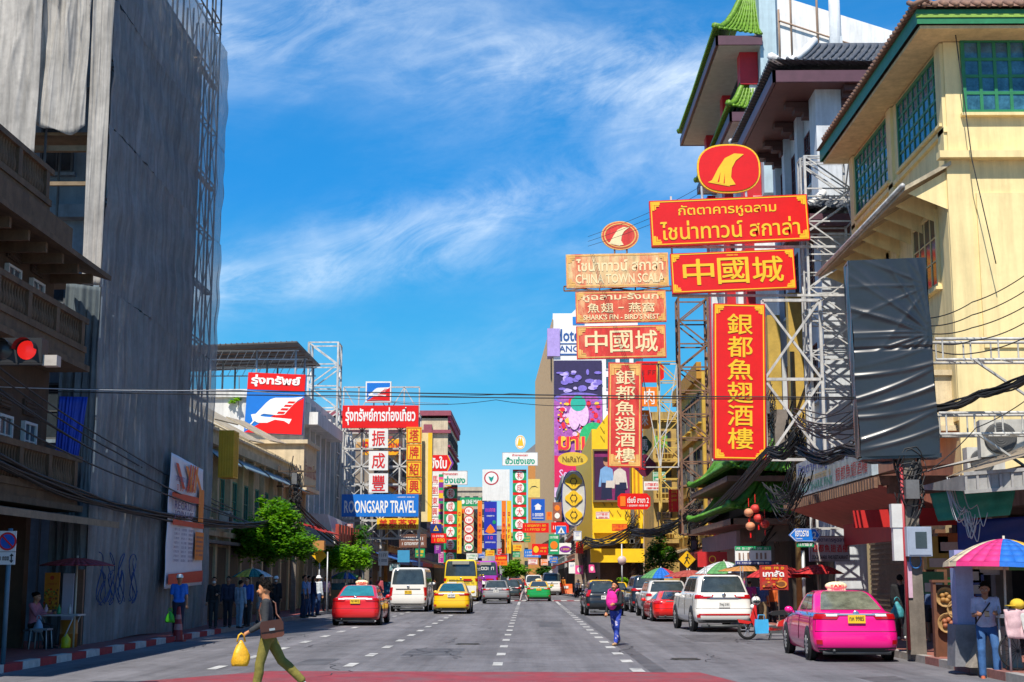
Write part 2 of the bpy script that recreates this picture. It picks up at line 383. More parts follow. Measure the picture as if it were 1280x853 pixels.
# ------------------------------------------------------------------ building helpers
GLASS = M('dark_window_glass', (.03, .04, .05), .12, .3, 3, spec=.8)
BGLASS = M('blue_window_glass', (.045, .15, .22), .12, .7, 2, spec=.8)
WOODD = M('dark_brown_wood', (.07, .045, .03), .7, .3, 4)
def W(root): return MB(Matrix.Translation(-Vector(root.location)))
def window_mb(w_, h, cols, rows, fr=.06, mul=.03, sill=True, fan=0):
    m = MB()
    m.bb(-w_ / 2 + fr, w_ / 2 - fr, -.02, .02, fr, h - fr, 1)
    for x in (-w_ / 2 + fr / 2, w_ / 2 - fr / 2): m.bb(x - fr / 2, x + fr / 2, -.07, .05, 0, h, 0)
    for z in (fr / 2, h - fr / 2): m.bb(-w_ / 2 + fr, w_ / 2 - fr, -.065, .05, z - fr / 2, z + fr / 2, 0)
    iw, ih = w_ - 2 * fr, h - 2 * fr
    for i in range(1, cols):
        x = -iw / 2 + iw * i / cols; m.bb(x - mul / 2, x + mul / 2, -.05, 0, fr, h - fr, 0)
    for j in range(1, rows):
        z = fr + ih * j / rows; m.bb(-iw / 2, iw / 2, -.046, 0, z - mul / 2, z + mul / 2, 0)
    if sill: m.bb(-w_ / 2 - .08, w_ / 2 + .08, -.16, .03, -.09, -.003, 2)
    return m
WCACHE = {}
def win(root, key, p, rz, w_, h, cols, rows, mats, name='window', **kw):
    if key not in WCACHE:
        o = window_mb(w_, h, cols, rows, **kw).build(name, mats, root); WCACHE[key] = o.data
    else: o = link(name, WCACHE[key], root)
    o.location = Vector(p) - Vector(root.location); o.rotation_euler = (0, 0, rz)
    return o
FL, FR, FC = R(90), R(-90), 0      # faces +X (left row), -X (right row), the camera
def truss(mb, x0, x1, y0, y1, z0, z1, step, r=.05, rb=.03, faces='xy', flip=0):
    for x in (x0, x1):
        for y in (y0, y1): mb.bar((x, y, z0), (x, y, z1), r)
    n = max(1, round((z1 - z0) / step))
    for i in range(n + 1):
        z = z0 + (z1 - z0) * i / n
        for y in (y0, y1): mb.bar((x0, y, z), (x1, y, z), rb)
        for x in (x0, x1): mb.bar((x, y0, z), (x, y1, z), rb)
        if i < n:
            zn = z0 + (z1 - z0) * (i + 1) / n
            a, b = (x0, x1) if (i + flip) % 2 else (x1, x0)
            for y in (y0, y1): mb.bar((a, y, z), (b, y, zn), rb)
            a, b = (y0, y1) if (i + flip) % 2 else (y1, y0)
            for x in (x0, x1): mb.bar((x, a, z), (x, b, zn), rb)
def xframe(mb, x0, x1, y, z0, z1, nx, nz, r=.05, rb=.035, cross=True):
    for i in range(nx + 1):
        x = x0 + (x1 - x0) * i / nx; mb.bar((x, y, z0), (x, y, z1), r)
    for j in range(nz + 1):
        z = z0 + (z1 - z0) * j / nz; mb.bar((x0, y, z), (x1, y, z), r)
    for i in range(nx):
        for j in range(nz):
            a, b = x0 + (x1 - x0) * i / nx, x0 + (x1 - x0) * (i + 1) / nx; c, d = z0 + (z1 - z0) * j / nz, z0 + (z1 - z0) * (j + 1) / nz
            if cross or (i + j) % 2: mb.bar((a, y, c), (b, y, d), rb)
            if cross or not (i + j) % 2: mb.bar((a, y + .03, d), (b, y + .03, c), rb)
def sheet(name, label, cat, c00, c10, c01, c11, nu, nv, amp, mat, freq=9, seed=1, group=None, wav=0., nrm=None, pinch=True, thick=.006, edge=.0, parent=None, crumple=0.):
    """hanging cloth between four corners (bottom-left, bottom-right, top-left, top-right) with vertical folds"""
    r_ = random.Random(seed); c00, c10, c01, c11 = map(Vector, (c00, c10, c01, c11))
    base = (c00 + c10) / 2
    nrm = Vector(nrm) if nrm else ((c10 - c00).cross(c01 - c00)).normalized()
    ph = [(r_.uniform(.5, 1.6) * freq, r_.uniform(0, 6.28), r_.uniform(-2.5, 2.5), r_.uniform(.4, 1)) for _ in range(5)]
    vs = []; fs = []
    for j in range(nv + 1):
        v = j / nv
        for i in range(nu + 1):
            u = i / nu
            p = (c00 * (1 - u) + c10 * u) * (1 - v) + (c01 * (1 - u) + c11 * u) * v
            d = sum(a * math.sin(f * u * 6.28 / 2 + o + k * v) for f, o, k, a in ph) / 3
            d += .5 * math.sin(3.1 * v + 5 * u + seed) + .35 * math.sin(17 * v + 11 * u * math.sin(seed) + seed * 2)
            e = (.35 + .65 * math.sin(math.pi * min(1, v * 1.0))) if pinch else 1
            if crumple:
                for q in range(5):
                    an = .5 * math.sin(q * 2.3 + seed); d2 = (1 - abs(math.sin((u * (2.2 + q * .9) + (v - 1) * (v - 1) * an * 3 + .12 * math.sin(7 * v + q)) * 3.1 + q * 1.7 + seed))) ** 4
                    p = p + nrm * (crumple * .45 * d2 * (.4 + .6 * math.sin(v * 5 + q * 2) ** 2) * math.sin(math.pi * min(1, .08 + v * .9)))
            p = p + nrm * (amp * d * e)
            if edge and j == 0: p = p + Vector((0, 0, edge * math.sin(u * 9 + seed)))
            p = p + Vector((0, 0, wav * math.sin(u * 3.14) * (v - 1)))
            vs.append(p - base)
    for j in range(nv):
        for i in range(nu):
            a = j * (nu + 1) + i; fs.append((a, a + 1, a + nu + 2, a + nu + 1))
    m = MB(); m.add(vs, fs, 0, True)
    o = m.build(name, mat, parent)
    if thick: md = o.modifiers.new('thickness', 'SOLIDIFY'); md.thickness = thick
    if parent is None: o.location = base; tag(o, label, cat, group)
    return o
def gauzemat(key, c, a, scale=60):
    m = M(key, c, .85, .28, .8, streak=.42)
    nt = m.node_tree; b = nt.nodes['Principled BSDF']; L = nt.links
    o = nt.nodes['Material Output']; tr = nt.nodes.new('ShaderNodeBsdfTransparent'); mx = nt.nodes.new('ShaderNodeMixShader')
    tl = nt.nodes.new('ShaderNodeBsdfTranslucent'); tl.inputs[0].default_value = (*[q * .9 for q in c], 1); m2 = nt.nodes.new('ShaderNodeMixShader'); m2.inputs[0].default_value = .18
    L.new(b.outputs[0], m2.inputs[1]); L.new(tl.outputs[0], m2.inputs[2])
    mx.inputs[0].default_value = a; L.new(tr.outputs[0], mx.inputs[1]); L.new(m2.outputs[0], mx.inputs[2]); L.new(mx.outputs[0], o.inputs[0])
    return m
# ------------------------------------------------------------------ LEFT SIDE
# near wooden shophouse with two balconies
LW = M('dark_brown_plaster', (.08, .047, .028), .8, .3, 2, streak=.3)
LB = M('weathered_balcony_stone', (.135, .086, .048), .85, .35, 3, streak=.3)
sh = thing('old_shophouse', 'old dark brown shophouse with two balustraded balconies beside the gauze-wrapped tower', 'building', (-12, 28, .15))
XW, YE = -11.45, 33.6
m = W(sh); m.bb(XW - 6, XW, 12, YE, 3.19, 9.6); m.bb(XW - 6, -13.0, 12, YE, .15, 3.18); m.bb(-13, -11.7, 33.3, YE, .15, 3.18)
m.build('wall', LW, sh)
def balustrade(root, z0, z1, xa, y0, y1, endx, plinth, nm='balcony'):
    m = W(root)
    m.bb(endx, xa + .06, y0, y1, z0 - plinth, z0, 0)                       # slab and moulding
    m.bb(endx, xa + .16, y0, y1 + .1, z0 - plinth - .14, z0 - plinth, 0)
    m.bb(xa - .1, xa + .1, y0, y1, z0 + .003, z0 + .15, 0); m.bb(xa - .12, xa + .12, y0, y1 + .03, z1 - .13, z1, 0)
    m.bb(endx, xa - .12, y1 - .2, y1, z1 - .13, z1 - .002, 0); m.bb(endx, xa - .1, y1 - .18, y1 - .02, z0 + .003, z0 + .148, 0)
    b = m.build(nm, LB, root)
    m = W(root); h = z1 - z0 - .28
    y = y1 - .35
    k = 0
    while y > y0:
        if k % 11 == 0: m.bb(xa - .11, xa + .11, y - .11, y + .11, z0 + .15, z1 - .13)
        else:
            m.lathe([(.035, 0), (.06, h * .15), (.075, h * .35), (.04, h * .6), (.035, h * .8), (.055, h)], 6, (xa, y, z0 + .15))
        y -= .165; k += 1
    x = xa - .2
    while x > endx: m.lathe([(.035, 0), (.06, h * .15), (.075, h * .35), (.04, h * .6), (.035, h * .8), (.055, h)], 6, (x, y1 - .1, z0 + .15)); x -= .165
    m.build('balustrade', LB, root)
    return b
balustrade(sh, 3.62, 4.55, -10.62, 22, 33.4, XW, .22)
balustrade(sh, 7.02, 7.85, -10.62, 22, 33.4, XW, .3)
balustrade(sh, 10.35, 11.25, -11.3, 22, 32.4, XW - 3, .35, 'parapet')
m = W(sh)
m.add([(XW, 20, 9.3), (-10.25, 20, 8.95), (-10.25, 34.2, 8.95), (XW, 34.2, 9.3), (XW, 20, 9.42), (-10.25, 20, 9.07), (-10.25, 34.2, 9.07), (XW, 34.2, 9.42)],
      [(0, 1, 2, 3), (4, 5, 6, 7), (0, 1, 5, 4), (1, 2, 6, 5), (2, 3, 7, 6)])
for k in range(12): m.bb(XW, -10.45, 33.3 - k * 1.1, 33.42 - k * 1.1, 8.72, 8.94)
m.bb(XW - 4, -10.9, 20, 33.1, 9.43, 10.0); m.build('eave_roof', LB, sh)
m = W(sh)
m.add([(XW, 20, 3.18), (-9.98, 20, 2.93), (-9.98, 34.9, 2.93), (XW, 34.9, 3.18), (XW, 20, 3.3), (-9.98, 20, 3.08), (-9.98, 34.9, 3.08), (XW, 34.9, 3.3)],
      [(0, 1, 2, 3), (4, 5, 6, 7), (0, 1, 5, 4), (1, 2, 6, 5), (2, 3, 7, 6)])
m.build('street_canopy', M('canopy_timber', (.2, .16, .11), .8, .3, 3), sh)
for z in (4.55, 8.0 - .15):
    for k in range(4):
        o = win(sh, 'oldwin', (XW + .03, 32.3 - k * 1.55, z - .55), FL, .82, 1.25, 2, 3, [M('white_window_frame', (.62, .63, .62), .6, .1), M('bluish_pane', (.03, .07, .1), .3, .3), LB])
for z in (5.3, 8.6):
    for k in range(4):
        m = W(sh); m.bb(XW, XW + .06, 31.9 - k * 1.55, 32.7 - k * 1.55, z + .1, z + .45, 0)
        for q in range(4): m.bb(XW + .06, XW + .09, 31.95 - k * 1.55, 32.65 - k * 1.55, z + .13 + q * .08, z + .16 + q * .08)
        m.build('transom_louvre', WOODD, sh)
m = W(sh)
for k in range(4): m.bb(-13, -12.95, 33.1 - k * 2.6, 31.1 - k * 2.6, .2, 2.7, k % 2)
m.build('shop_shutter', [M('dark_shutter', (.03, .03, .03), .6, .3), M('grey_shutter', (.09, .09, .09), .6, .3)], sh)
# striped blue tarp hanging on the end of the first balcony
BT = M('blue_tarp', (.012, .06, .5), .55, .2, 3)
sheet('blue_tarp', 'bright blue striped tarpaulin hanging at the end of the first-floor balcony', 'tarpaulin', (-11.2, 33.5, 4.4), (-10.68, 33.6, 4.35), (-11.15, 33.5, 6.0), (-10.5, 33.6, 6.0), 40, 10, .035, BT, 14, 5)
# building being repaired behind the gauze
bc = thing('building_under_repair', 'bluish grey concrete building under repair inside the scaffolding', 'building', (-18, 41, .15))
CONC = M('bluish_concrete', (.2, .27, .34), .85, .25, 1, streak=.3)
m = W(bc); m.bb(-26, -11.3, 37, 46.9, .15, 19.6)
for k in range(5): m.bb(-26, -11.26, 36.6, 47.0, 4 + k * 3.6, 4.35 + k * 3.6)
m.build('wall', CONC, bc)
for k in range(4):
    for q in range(4): win(bc, 'repairwin', (-11.27, 38.2 + q * 2.4, 5.1 + k * 3.6), FL, 1.3, 1.5, 2, 2, [DSTEEL, GLASS, CONC])
    win(bc, 'repairwin2', (-12.7, 36.97, 5.3 + k * 3.6), FC, .9, 1.5, 2, 2, [DSTEEL, GLASS, CONC])
sc_ = thing('scaffolding', 'tall steel pipe scaffolding standing around the building under repair', 'scaffolding', (-11.5, 43, .15))
m = W(sc_)
ys = [35.1 + 1.33 * k for k in range(11)]
for y in ys:
    for x in (-11.0, -11.2): m.bar((x, y, .15), (x, y, 24.5 if y > 47.5 else (22.5 if y > 46 else 20.3)), .035, 5)
for z in [2 + 1.9 * k for k in range(11)]:
    for x in (-11.0, -11.2): m.bar((x, 35, z), (x, 48.5, z), .03, 4)
    for y in ys: m.bar((-11, y, z), (-11.2, y, z), .025, 4)
for z in (21.4, 22.9, 24.2):
    for x in (-11, -11.2): m.bar((x, 47, z), (x, 48.6, z), .03)
    m.bar((-11, 48.4, z), (-11.2, 48.4, z), .03)
for k in range(10):
    for y in (44.4, 45.7, 47, 48.4): m.bar((-11, y, 2 + 1.9 * k), (-11.2, y, 3.9 + 1.9 * k), .022)
    for j in (7, 8, 9): m.bar((-11, ys[j], 2 + 1.9 * k), (-11, ys[j + 1], 3.9 + 1.9 * k), .022)
for x in [-12.4 - 1.4 * k for k in range(4)]:
    m.bar((x, 35.15, .15), (x, 35.15, 22), .035, 5); m.bar((x, 36.3, .15), (x, 36.3, 22), .035, 5)
m.build('pipe_frame', DSTEEL, sc_)
PLK = M('scaffold_planks', (.24, .17, .1), .8, .3, 4)
for k in range(6): m = W(sc_); m.bb(-11.2, -11.02, 35.2 + (8.5 if k % 2 else 10), 48.4, 3.97 + 3.8 * k * .98, 4.02 + 3.8 * k * .98); m.build('deck_plank', PLK, sc_)
m = W(sc_); m.bb(-16, -11.1, 35.2, 36.2, 13.0, 13.08); m.bb(-16, -11.1, 35.25, 35.4, 12.6, 12.75); m.bb(-16, -11.3, 35.2, 36.2, 9.15, 9.22); m.bb(-16, -11.2, 35.3, 35.4, 11.7, 11.8)
m.build('ledger_boards', PLK, sc_)
GZ = gauzemat('grey_gauze', (.4, .405, .41), .66); GZL = gauzemat('pale_gauze', (.55, .52, .48), .92); GZD = gauzemat('dark_net', (.16, .2, .22), .88)
XG = -10.74; Y0, Y1 = 34.95, 48.5
G_ = 'gauze sheets round the scaffolding'
tz = [.15, 9.0, 13.2, 16.6, 20.3]
nmz = ['lowest tier of the street-side gauze, grey and scrawled with faint blue graffiti', 'second street-side gauze tier, dark grey with small torn holes',
       'third street-side gauze tier, dark grey, below the tied top tier', 'top tier of dark grey street-side gauze under the bare poles']
for k in range(4):
    sheet('gauze_sheet', nmz[k], 'gauze', (XG, Y0, tz[k]), (XG, Y1, tz[k]), (XG, Y0, tz[k + 1] + .03), (XG, Y1, tz[k + 1] + .03), 260, 26, .085, GZ, 44, 11 + k, G_, nrm=(1, 0, 0), edge=.05, crumple=.03, thick=0)
sheet('gauze_sheet', 'narrow pale gauze strip wrapping the corner of the scaffolding', 'gauze', (-11.2, Y0 - .05, 9.0), (XG, Y0, 9.0), (-11.33, Y0 - .05, 22.2), (XG + .02, Y0, 22.2), 40, 90, .035, GZL, 6, 21, G_, nrm=(0, -1, 0), crumple=.05)
sheet('gauze_sheet', 'big pale grey gauze sheet hanging loose next to the corner strip', 'gauze', (-12.62, Y0 - .1, 13.3), (-11.3, Y0 - .1, 13.1), (-12.6, Y0, 22.2), (-11.3, Y0, 22.2), 90, 90, .13, GZL, 5, 23, G_, nrm=(0, -1, 0), wav=.25, edge=.08, crumple=.16)
sheet('gauze_sheet', 'pale grey gauze sheet hanging above the roof parapet of the brown shophouse', 'gauze', (-15, Y0 - .22, 12.2), (-12.5, Y0 - .22, 12.4), (-15, Y0, 22.2), (-12.5, Y0, 22.2), 90, 90, .14, GZL, 6, 27, G_, nrm=(0, -1, 0), edge=.05, crumple=.16)
sheet('gauze_sheet', 'dark blue-green net bunched between the brown balconies and the gauze tower', 'gauze', (-11.7, Y0 - .1, .15), (XG, Y0 - .02, .15), (-11.5, Y0 - .3, 9.0), (XG, Y0, 8.95), 80, 80, .09, GZD, 7, 29, G_, nrm=(0, -1, 0), crumple=.1)
# graffiti on the lowest tier
m = MB()
def scrib(y, z, s, seed):
    r_ = random.Random(seed); pts = []
    for k in range(26):
        t = k / 25 * 6.28 * 1.6; pts.append((0, y + s * (.3 * math.sin(t * (1 + .25 * seed % 1.3)) + .02 * k - .25), z + s * (.62 * math.cos(t * (.5 + .13 * (seed % 4)) + seed))))
    m.tube([(p[0] * .2, p[1], p[2]) for p in pts], .014, 4)
for k, (y, nm) in enumerate(((35.7, 'nearest the corner'), (36.5, 'second from the corner'), (37.4, 'third from the corner, over a looped tag'), (38.6, 'fourth from the corner'), (44.6, 'beyond the recruitment banner'))):
    m = MB(); scrib(0, 1.75, 1.0, k); scrib(.12, 1.5, .7, k + 9)
    o = m.build('graffiti', M('blue_spray_paint', (.02, .06, .2), .9, .3)); o.location = (XG + .13, y, 0); tag(o, 'blue spray-painted scrawl on the gauze, ' + nm, 'graffiti', 'graffiti tags on the gauze')
# recruitment banner
def streetplane(T): return T
bn = thing('recruitment_banner', 'tall white and orange recruitment banner with torn edges hung on the gauze', 'banner', (XG + .28, 43.7, 1.42), FL)
bw, bh = 4.7, 3.95
BMW = M('banner_vinyl', (.72, .72, .8), .5, .08)
sheet('vinyl', None, None, (-bw / 2, 0, 0), (bw / 2, 0, .1), (-bw / 2 + .3, 0, bh), (bw / 2 - .3, 0, bh - .2), 40, 40, .03, BMW, 4, 3, nrm=(0, -1, 0), parent=bn)
for ch in KIDS[bn.name]: ch.location = (0, 0, .05)
m = MB(); y = -.075
m.quad((-2.1, y, bh * .66), (2.05, y, bh * .66), (2.05, y, bh * .71), (-2.1, y, bh * .71), 0); m.quad((-1.9, y, bh * .47), (2.1, y, bh * .47), (2.1, y, bh * .51), (-1.9, y, bh * .51), 0)
m.quad((-2.2, y, .12), (2.2, y, .2), (2.2, y, .55), (-2.2, y, .42), 0)
for p in (-1.8, -.6, .5): m.add([(p, y, bh * .93), (p + .35, y, bh * .93), (p + 1.3, y, bh * .75), (p + .95, y, bh * .75)], [(0, 1, 2, 3)], 1 if p > -1 else 0)
m.quad((1.0, y, bh * .22), (2.15, y, bh * .22), (2.15, y, bh * .44), (1.0, y, bh * .44), 1)
m.quad((1.3, y - .003, bh * .52), (2.0, y - .003, bh * .52), (2.0, y - .003, bh * .78), (1.3, y - .003, bh * .78), 1)
put_text(m, 'RECRUIT', -1.75, bh * .59, .9, bh * .65, y - .002, 2); put_text(m, 'JOIN US', -1.75, bh * .52, .6, bh * .58, y - .002, 2)
for k in range(8):
    for q in range(3): scrawl(m, -1.7 + q * .9, bh * (.2 + k * .033), -1.05 + q * .9, bh * (.2 + k * .033) + .075, y - .002, 2, seed=k * 3 + q)
scrawl(m, -1.7, bh * .8, .4, bh * .84, y - .002, 2, seed=9); scrawl(m, -1.7, bh * .73, .4, bh * .78, y - .002, 0, seed=10)
for k in range(4): m.quad((-.3 + .3 * k, y - .004, bh * .74), (-.1 + .3 * k, y - .004, bh * .74), (.2 + .3 * k, y - .004, bh * .95), (.0 + .3 * k, y - .004, bh * .95), k % 2)
for k in range(5): scrawl(m, 1.1, bh * (.25 + .035 * k), 2.05, bh * (.25 + .035 * k) + .07, y - .006, 2, seed=30 + k)
m.build('printing', [M('banner_red', (.6, .03, .02), .5), M('banner_orange', (.8, .2, .02), .5), M('banner_ink', (.06, .05, .2), .5)], bn)
# cream shophouse row beyond the tower
def shopwin(root, y, z, key, mats, w_=1.0, h=1.5, c=2, r=3): win(root, key, (root['xf'] + .03, y, z), FL, w_, h, c, r, mats)
cs = thing('cream_shophouse', 'low cream shophouse with tin awnings and green shutters behind the street tree', 'building', (-14, 64, .15)); cs['xf'] = -12.1
CRM = M('cream_plaster', (.55, .45, .28), .85, .2, 1.2, streak=.35)
m = W(cs); m.bb(-24, -12.1, 52, 76.5, .15, 7.4); m.bb(-12.1, -11.75, 52, 76.5, 6.7, 7.0); m.bb(-12.1, -11.85, 52, 76.5, 3.3, 3.5)
for k in range(11): m.bb(-12.1, -11.9, 52.2 + k * 2.4, 52.55 + k * 2.4, .15, 6.7)
m.build('wall', CRM, cs)
TIN = M('tin_roofing', (.5, .42, .28), .55, .35, 2, streak=.3)
m = W(cs)
m.add([(-12.0, 51.9, 7.35), (-12.0, 76.4, 7.35), (-16.5, 76.4, 9.6), (-16.5, 51.9, 9.6), (-12.0, 51.9, 7.45), (-12.0, 76.4, 7.45), (-16.5, 76.4, 9.7), (-16.5, 51.9, 9.7)], [(0, 1, 2, 3), (4, 5, 6, 7), (0, 1, 5, 4), (0, 3, 7, 4), (1, 2, 6, 5)])
for k in range(34): m.bar((-12.0, 52 + k * .73, 7.47), (-16.5, 52 + k * .73, 9.72), .05)
for a_, b_, c_ in ((55, 60, 8.2), (62, 66, 8.0), (67, 72, 8.5)): m.box((-13.3, (a_ + b_) / 2, c_ + .35), (2.4, b_ - a_, .05), 0, Euler((R(4), R(28), R(3))).to_matrix())
m.build('roof', TIN, cs)
AWT = M('blue_grey_awning', (.16, .25, .3), .5, .2)
for k, (a_, b_) in enumerate(((52.5, 57), (58, 63), (64, 69), (70, 75))):
    m = W(cs); m.add([(-12.05, a_, 6.6), (-12.05, b_, 6.6), (-11.45, b_, 6.1), (-11.45, a_, 6.1), (-12.05, a_, 6.65), (-12.05, b_, 6.65), (-11.45, b_, 6.15), (-11.45, a_, 6.15)], [(0, 1, 2, 3), (4, 5, 6, 7), (2, 3, 7, 6), (0, 3, 7, 4), (1, 2, 6, 5)]); m.build('awning', AWT, cs)
GSH = M('green_shutter', (.03, .22, .16), .6, .2)
for k in range(9):
    shopwin(cs, 53.4 + k * 2.4, 4.0, 'creamwin', [GSH, GLASS, CRM], 1.2, 1.6, 3, 2)
    m = W(cs); m.bb(-12.1, -11.95, 52.7 + k * 2.4, 54.4 + k * 2.4, .2, 2.9); m.build('shop_front', [M('shop_inner_shade', (.055, .042, .032), .7, .5, 1.5)], cs)  # flat dark panel: the shade inside the shop is painted into its colour
m = W(cs); m.bb(-12.1, -11.6, 51.5, 76, 3.0, 3.12); m.build('street_canopy', M('canopy_grey', (.16, .15, .14), .8, .3), cs)
A, B = at(272, 597, 51.4), at(293, 538, 51.4); w_ = B.x - A.x
o = MB(); o.bb(0, w_, 0, .9, 0, B.z - A.z); [o.bb(.04 + k * w_ / 6, .09 + k * w_ / 6, -.02, 0, .05, B.z - A.z - .05) for k in range(6)]; [o.bb(w_, w_ + .02, .08 + k * .15, .13 + k * .15, .05, B.z - A.z - .05) for k in range(5)]
o = o.build('ribbed_hoarding', M('ochre_panel', (.7, .38, .02), .5, .15)); o.location = A; tag(o, 'plain ochre yellow ribbed panel sticking out beside the gauze tower', 'panel')
# white building with roof-top shed
wb = thing('white_building', 'white plaster building with an open tin-roofed shed on its roof', 'building', (-18, 86, .15)); wb['xf'] = -12.9
WPL = M('white_plaster', (.68, .68, .66), .8, .12, .8, streak=.3)
m = W(wb); m.bb(-30, -12.9, 79, 103, .15, 12.0); m.bb(-30.2, -12.75, 78.8, 103, 11.7, 12.15); m.bb(-12.9, -11.75, 79.2, 90, 10.2, 10.9)
for k in range(12): m.bb(-12.9, -12.5, 79 + k * 2.15, 79.4 + k * 2.15, .15, 11.65)
m.build('wall', WPL, wb)
for k in range(11):
    for z in (3.9, 6.0, 8.1): shopwin(wb, 80.3 + k * 2.15, z, 'whitewin', [DSTEEL, GLASS, WPL], 1.2, 1.5, 2, 2)
win(wb, 'grillwin', (-15.2, 78.97, 8.2), FC, 3.2, .8, 12, 4, [DSTEEL, GLASS, WPL])
m = W(wb); m.bb(-12.9, -11.0, 79, 103, 3.0, 3.3); m.build('street_canopy', MATS['canopy_grey'], wb)
m = W(wb)
for y in (79.3, 82.5, 86):
    for x in (-21.0, -17.9, -15.3, -13.1): m.bar((x, y, 12), (x, y, 14.4), .06, 6)
    for z in (13.9, 14.4): m.bar((-21.5, y, z), (-12.95, y, z), .045)
    for k in range(19): m.bar((-21.5 + .45 * k, y, 13.92), (-21.28 + .45 * k, y, 14.38), .02)
for z in (12.5, 12.95): m.bar((-21, 86.2, z), (-12.95, 86.2, z), .03)
m.build('shed_posts', STEEL, wb)
m = W(wb); m.add([(-23, 78.5, 14.35), (-12.9, 78.4, 14.72), (-12.8, 86.8, 14.6), (-23, 86.8, 14.2), (-23, 78.5, 14.43), (-12.9, 78.4, 14.8), (-12.8, 86.8, 14.68), (-23, 86.8, 14.28)], [(0, 1, 2, 3), (4, 5, 6, 7), (0, 1, 5, 4), (1, 2, 6, 5)])
for k in range(32): m.bar((-22.8 + .31 * k, 78.4, 14.44 + .0115 * k), (-22.8 + .31 * k, 86.8, 14.3 + .0115 * k), .035)
for k in range(6): m.bar((-22.5, 79.3 + k * 1.4, 14.22), (-13, 79.3 + k * 1.4, 14.58), .035, 4, 1)
m.build('shed_roof', [M('dark_corrugated_roof', (.1, .09, .085), .6, .3, 3), RUST], wb)
# small cream building with the red lettering
cb2 = thing('cream_annex', 'small cream building with red raised lettering on its parapet', 'building', (-13, 78, .15))
m = W(cb2); m.bb(-15.5, -11.6, 73.6, 78.0, 6.2, 8.6); m.bb(-15.7, -11.4, 73.4, 78.0, 8.6, 8.8); m.bb(-11.6, -11.4, 73.4, 78.0, 6.2, 6.4); m.build('wall', M('pale_cream_plaster', (.68, .55, .36), .85, .15, streak=.2), cb2)
m = MB(); put_text(m, 'ร้านทอง ๑๘๘', -1.9, 0, 1.9, .9, 0, 0, 0); o = m.build('lettering', M('maroon_letters', (.35, .03, .03), .6), cb2); o.location = Vector((-11.56, 75.8, 6.95)) - cb2.location; o.rotation_euler = (0, 0, FL)
# white awning block with red chinese signboard
ab = thing('shop_awning_block', 'white boxy shop canopy with a red slatted signboard above the leafy tree', 'canopy', (-10.6, 80, 3.5))
m = W(ab); m.add([(-12.2, 77, 3.5), (-10.3, 77, 3.5), (-10.3, 88, 3.5), (-12.2, 88, 3.5), (-12.2, 77, 5.2), (-10.8, 77, 5.1), (-10.8, 88, 4.9), (-12.2, 88, 5.0)], [(0, 1, 2, 3), (4, 5, 6, 7), (0, 1, 5, 4), (1, 2, 6, 5), (2, 3, 7, 6)]); m.build('box', WPL, ab)
m = W(ab); 
for k in range(8): m.bb(-10.4, -10.22, 77.4 + k * 1.3, 78.4 + k * 1.3, 3.5, 4.6)
m.build('signboard', M('dull_red_letters', (.4, .05, .03), .6, .3), ab)
m = W(ab); m.add([(-11.9, 70, 4.6), (-9.9, 70, 3.9), (-9.9, 76, 3.9), (-11.9, 76, 4.6), (-11.9, 70, 4.66), (-9.9, 70, 3.96), (-9.9, 76, 3.96), (-11.9, 76, 4.66)], [(0, 1, 2, 3), (4, 5, 6, 7), (1, 2, 6, 5), (0, 1, 5, 4)]); m.build('red_awning', M('red_canvas', (.4, .02, .015), .7, .2), ab)
# white scaffold tower carrying the hoardings
tw = thing('sign_tower', 'tall white lattice tower rising beside the open rooftop shed', 'lattice tower', (-12.0, 88, 11))
A, B = at(386, 440, 92.5), at(423, 428, 92.5); m = W(tw); truss(m, A.x, B.x, 92.5, 94.1, 4, B.z, 1.5, .09, .055); m.build('lattice', WSTEEL, tw)
hf = thing('sign_scaffold', 'wide white lattice frame behind the red travel-shop boards', 'lattice', (-9, 91.2, 3))
m = W(hf); xframe(m, -11.9, -7.0, 91.3, 4.2, 12.2, 4, 7, .075, .05, False); xframe(m, -11.9, -7.0, 92.6, 4.2, 12.2, 4, 7, .06, .04, True)
xframe(m, -11.9, -7.0, 91.25, 12.2, 13.9, 5, 1, .06, .04, False)
for x in (-11.9, -9.5, -7):
    for k in range(8): m.bar((x, 91.3, 4.2 + k * 1.14), (x, 92.6, 4.2 + k * 1.14), .04)
    m.bar((x, 92.6, .15), (x, 92.6, 4.2), .08)
m.build('lattice', WSTEEL, hf)
# ------------------------------------------------------------------ RIGHT SIDE
# yellow corner building
YP = M('yellow_plaster', (.85, .68, .34), .85, .08, .8, streak=.2, bump=.15, bscale=6)
GRN = M('green_paint', (.02, .2, .08), .5, .25, 3)
LGRN = M('light_green_paint', (.25, .42, .06), .5, .2)
yb = thing('yellow_building', 'big pale yellow corner building with green timber windows and deep eaves', 'building', (14, 45, .15))
XF, YF, YB = 11.9, 38.9, 50.6
ZE0 = 16.98; m = W(yb); m.bb(XF, 30, YF, YB, .15, ZE0 - .12)
m.bb(XF - .35, 30, YF - .35, YF, 13.35, 13.55); m.bb(XF + .7, 30, YF - .06, YF, 8.0, 12.4)
m.bb(XF - .1, XF, YF, YB, 14.2, 14.35)
for y in (YF + .05, 44.6, 50.0): m.bb(XF - .1, XF, y, y + .55, 6, ZE0 - .13)
m.bb(XF - .1, XF + .55, YF - .08, YF, .15, 13.35)
m.build('wall', YP, yb)
m = W(yb); e = 1.02; ZE = 16.98
m.add([(XF - e, YF - 1.1, ZE), (30, YF - 1.1, ZE), (30, YB + .6, ZE), (XF - e, YB + .6, ZE), (XF - e, YF - 1.1, ZE + .42), (30, YF - 1.1, ZE + .42), (30, YB + .6, ZE + .42), (XF - e, YB + .6, ZE + .42)],
      [(0, 1, 5, 4), (0, 3, 7, 4), (2, 3, 7, 6)], 1)
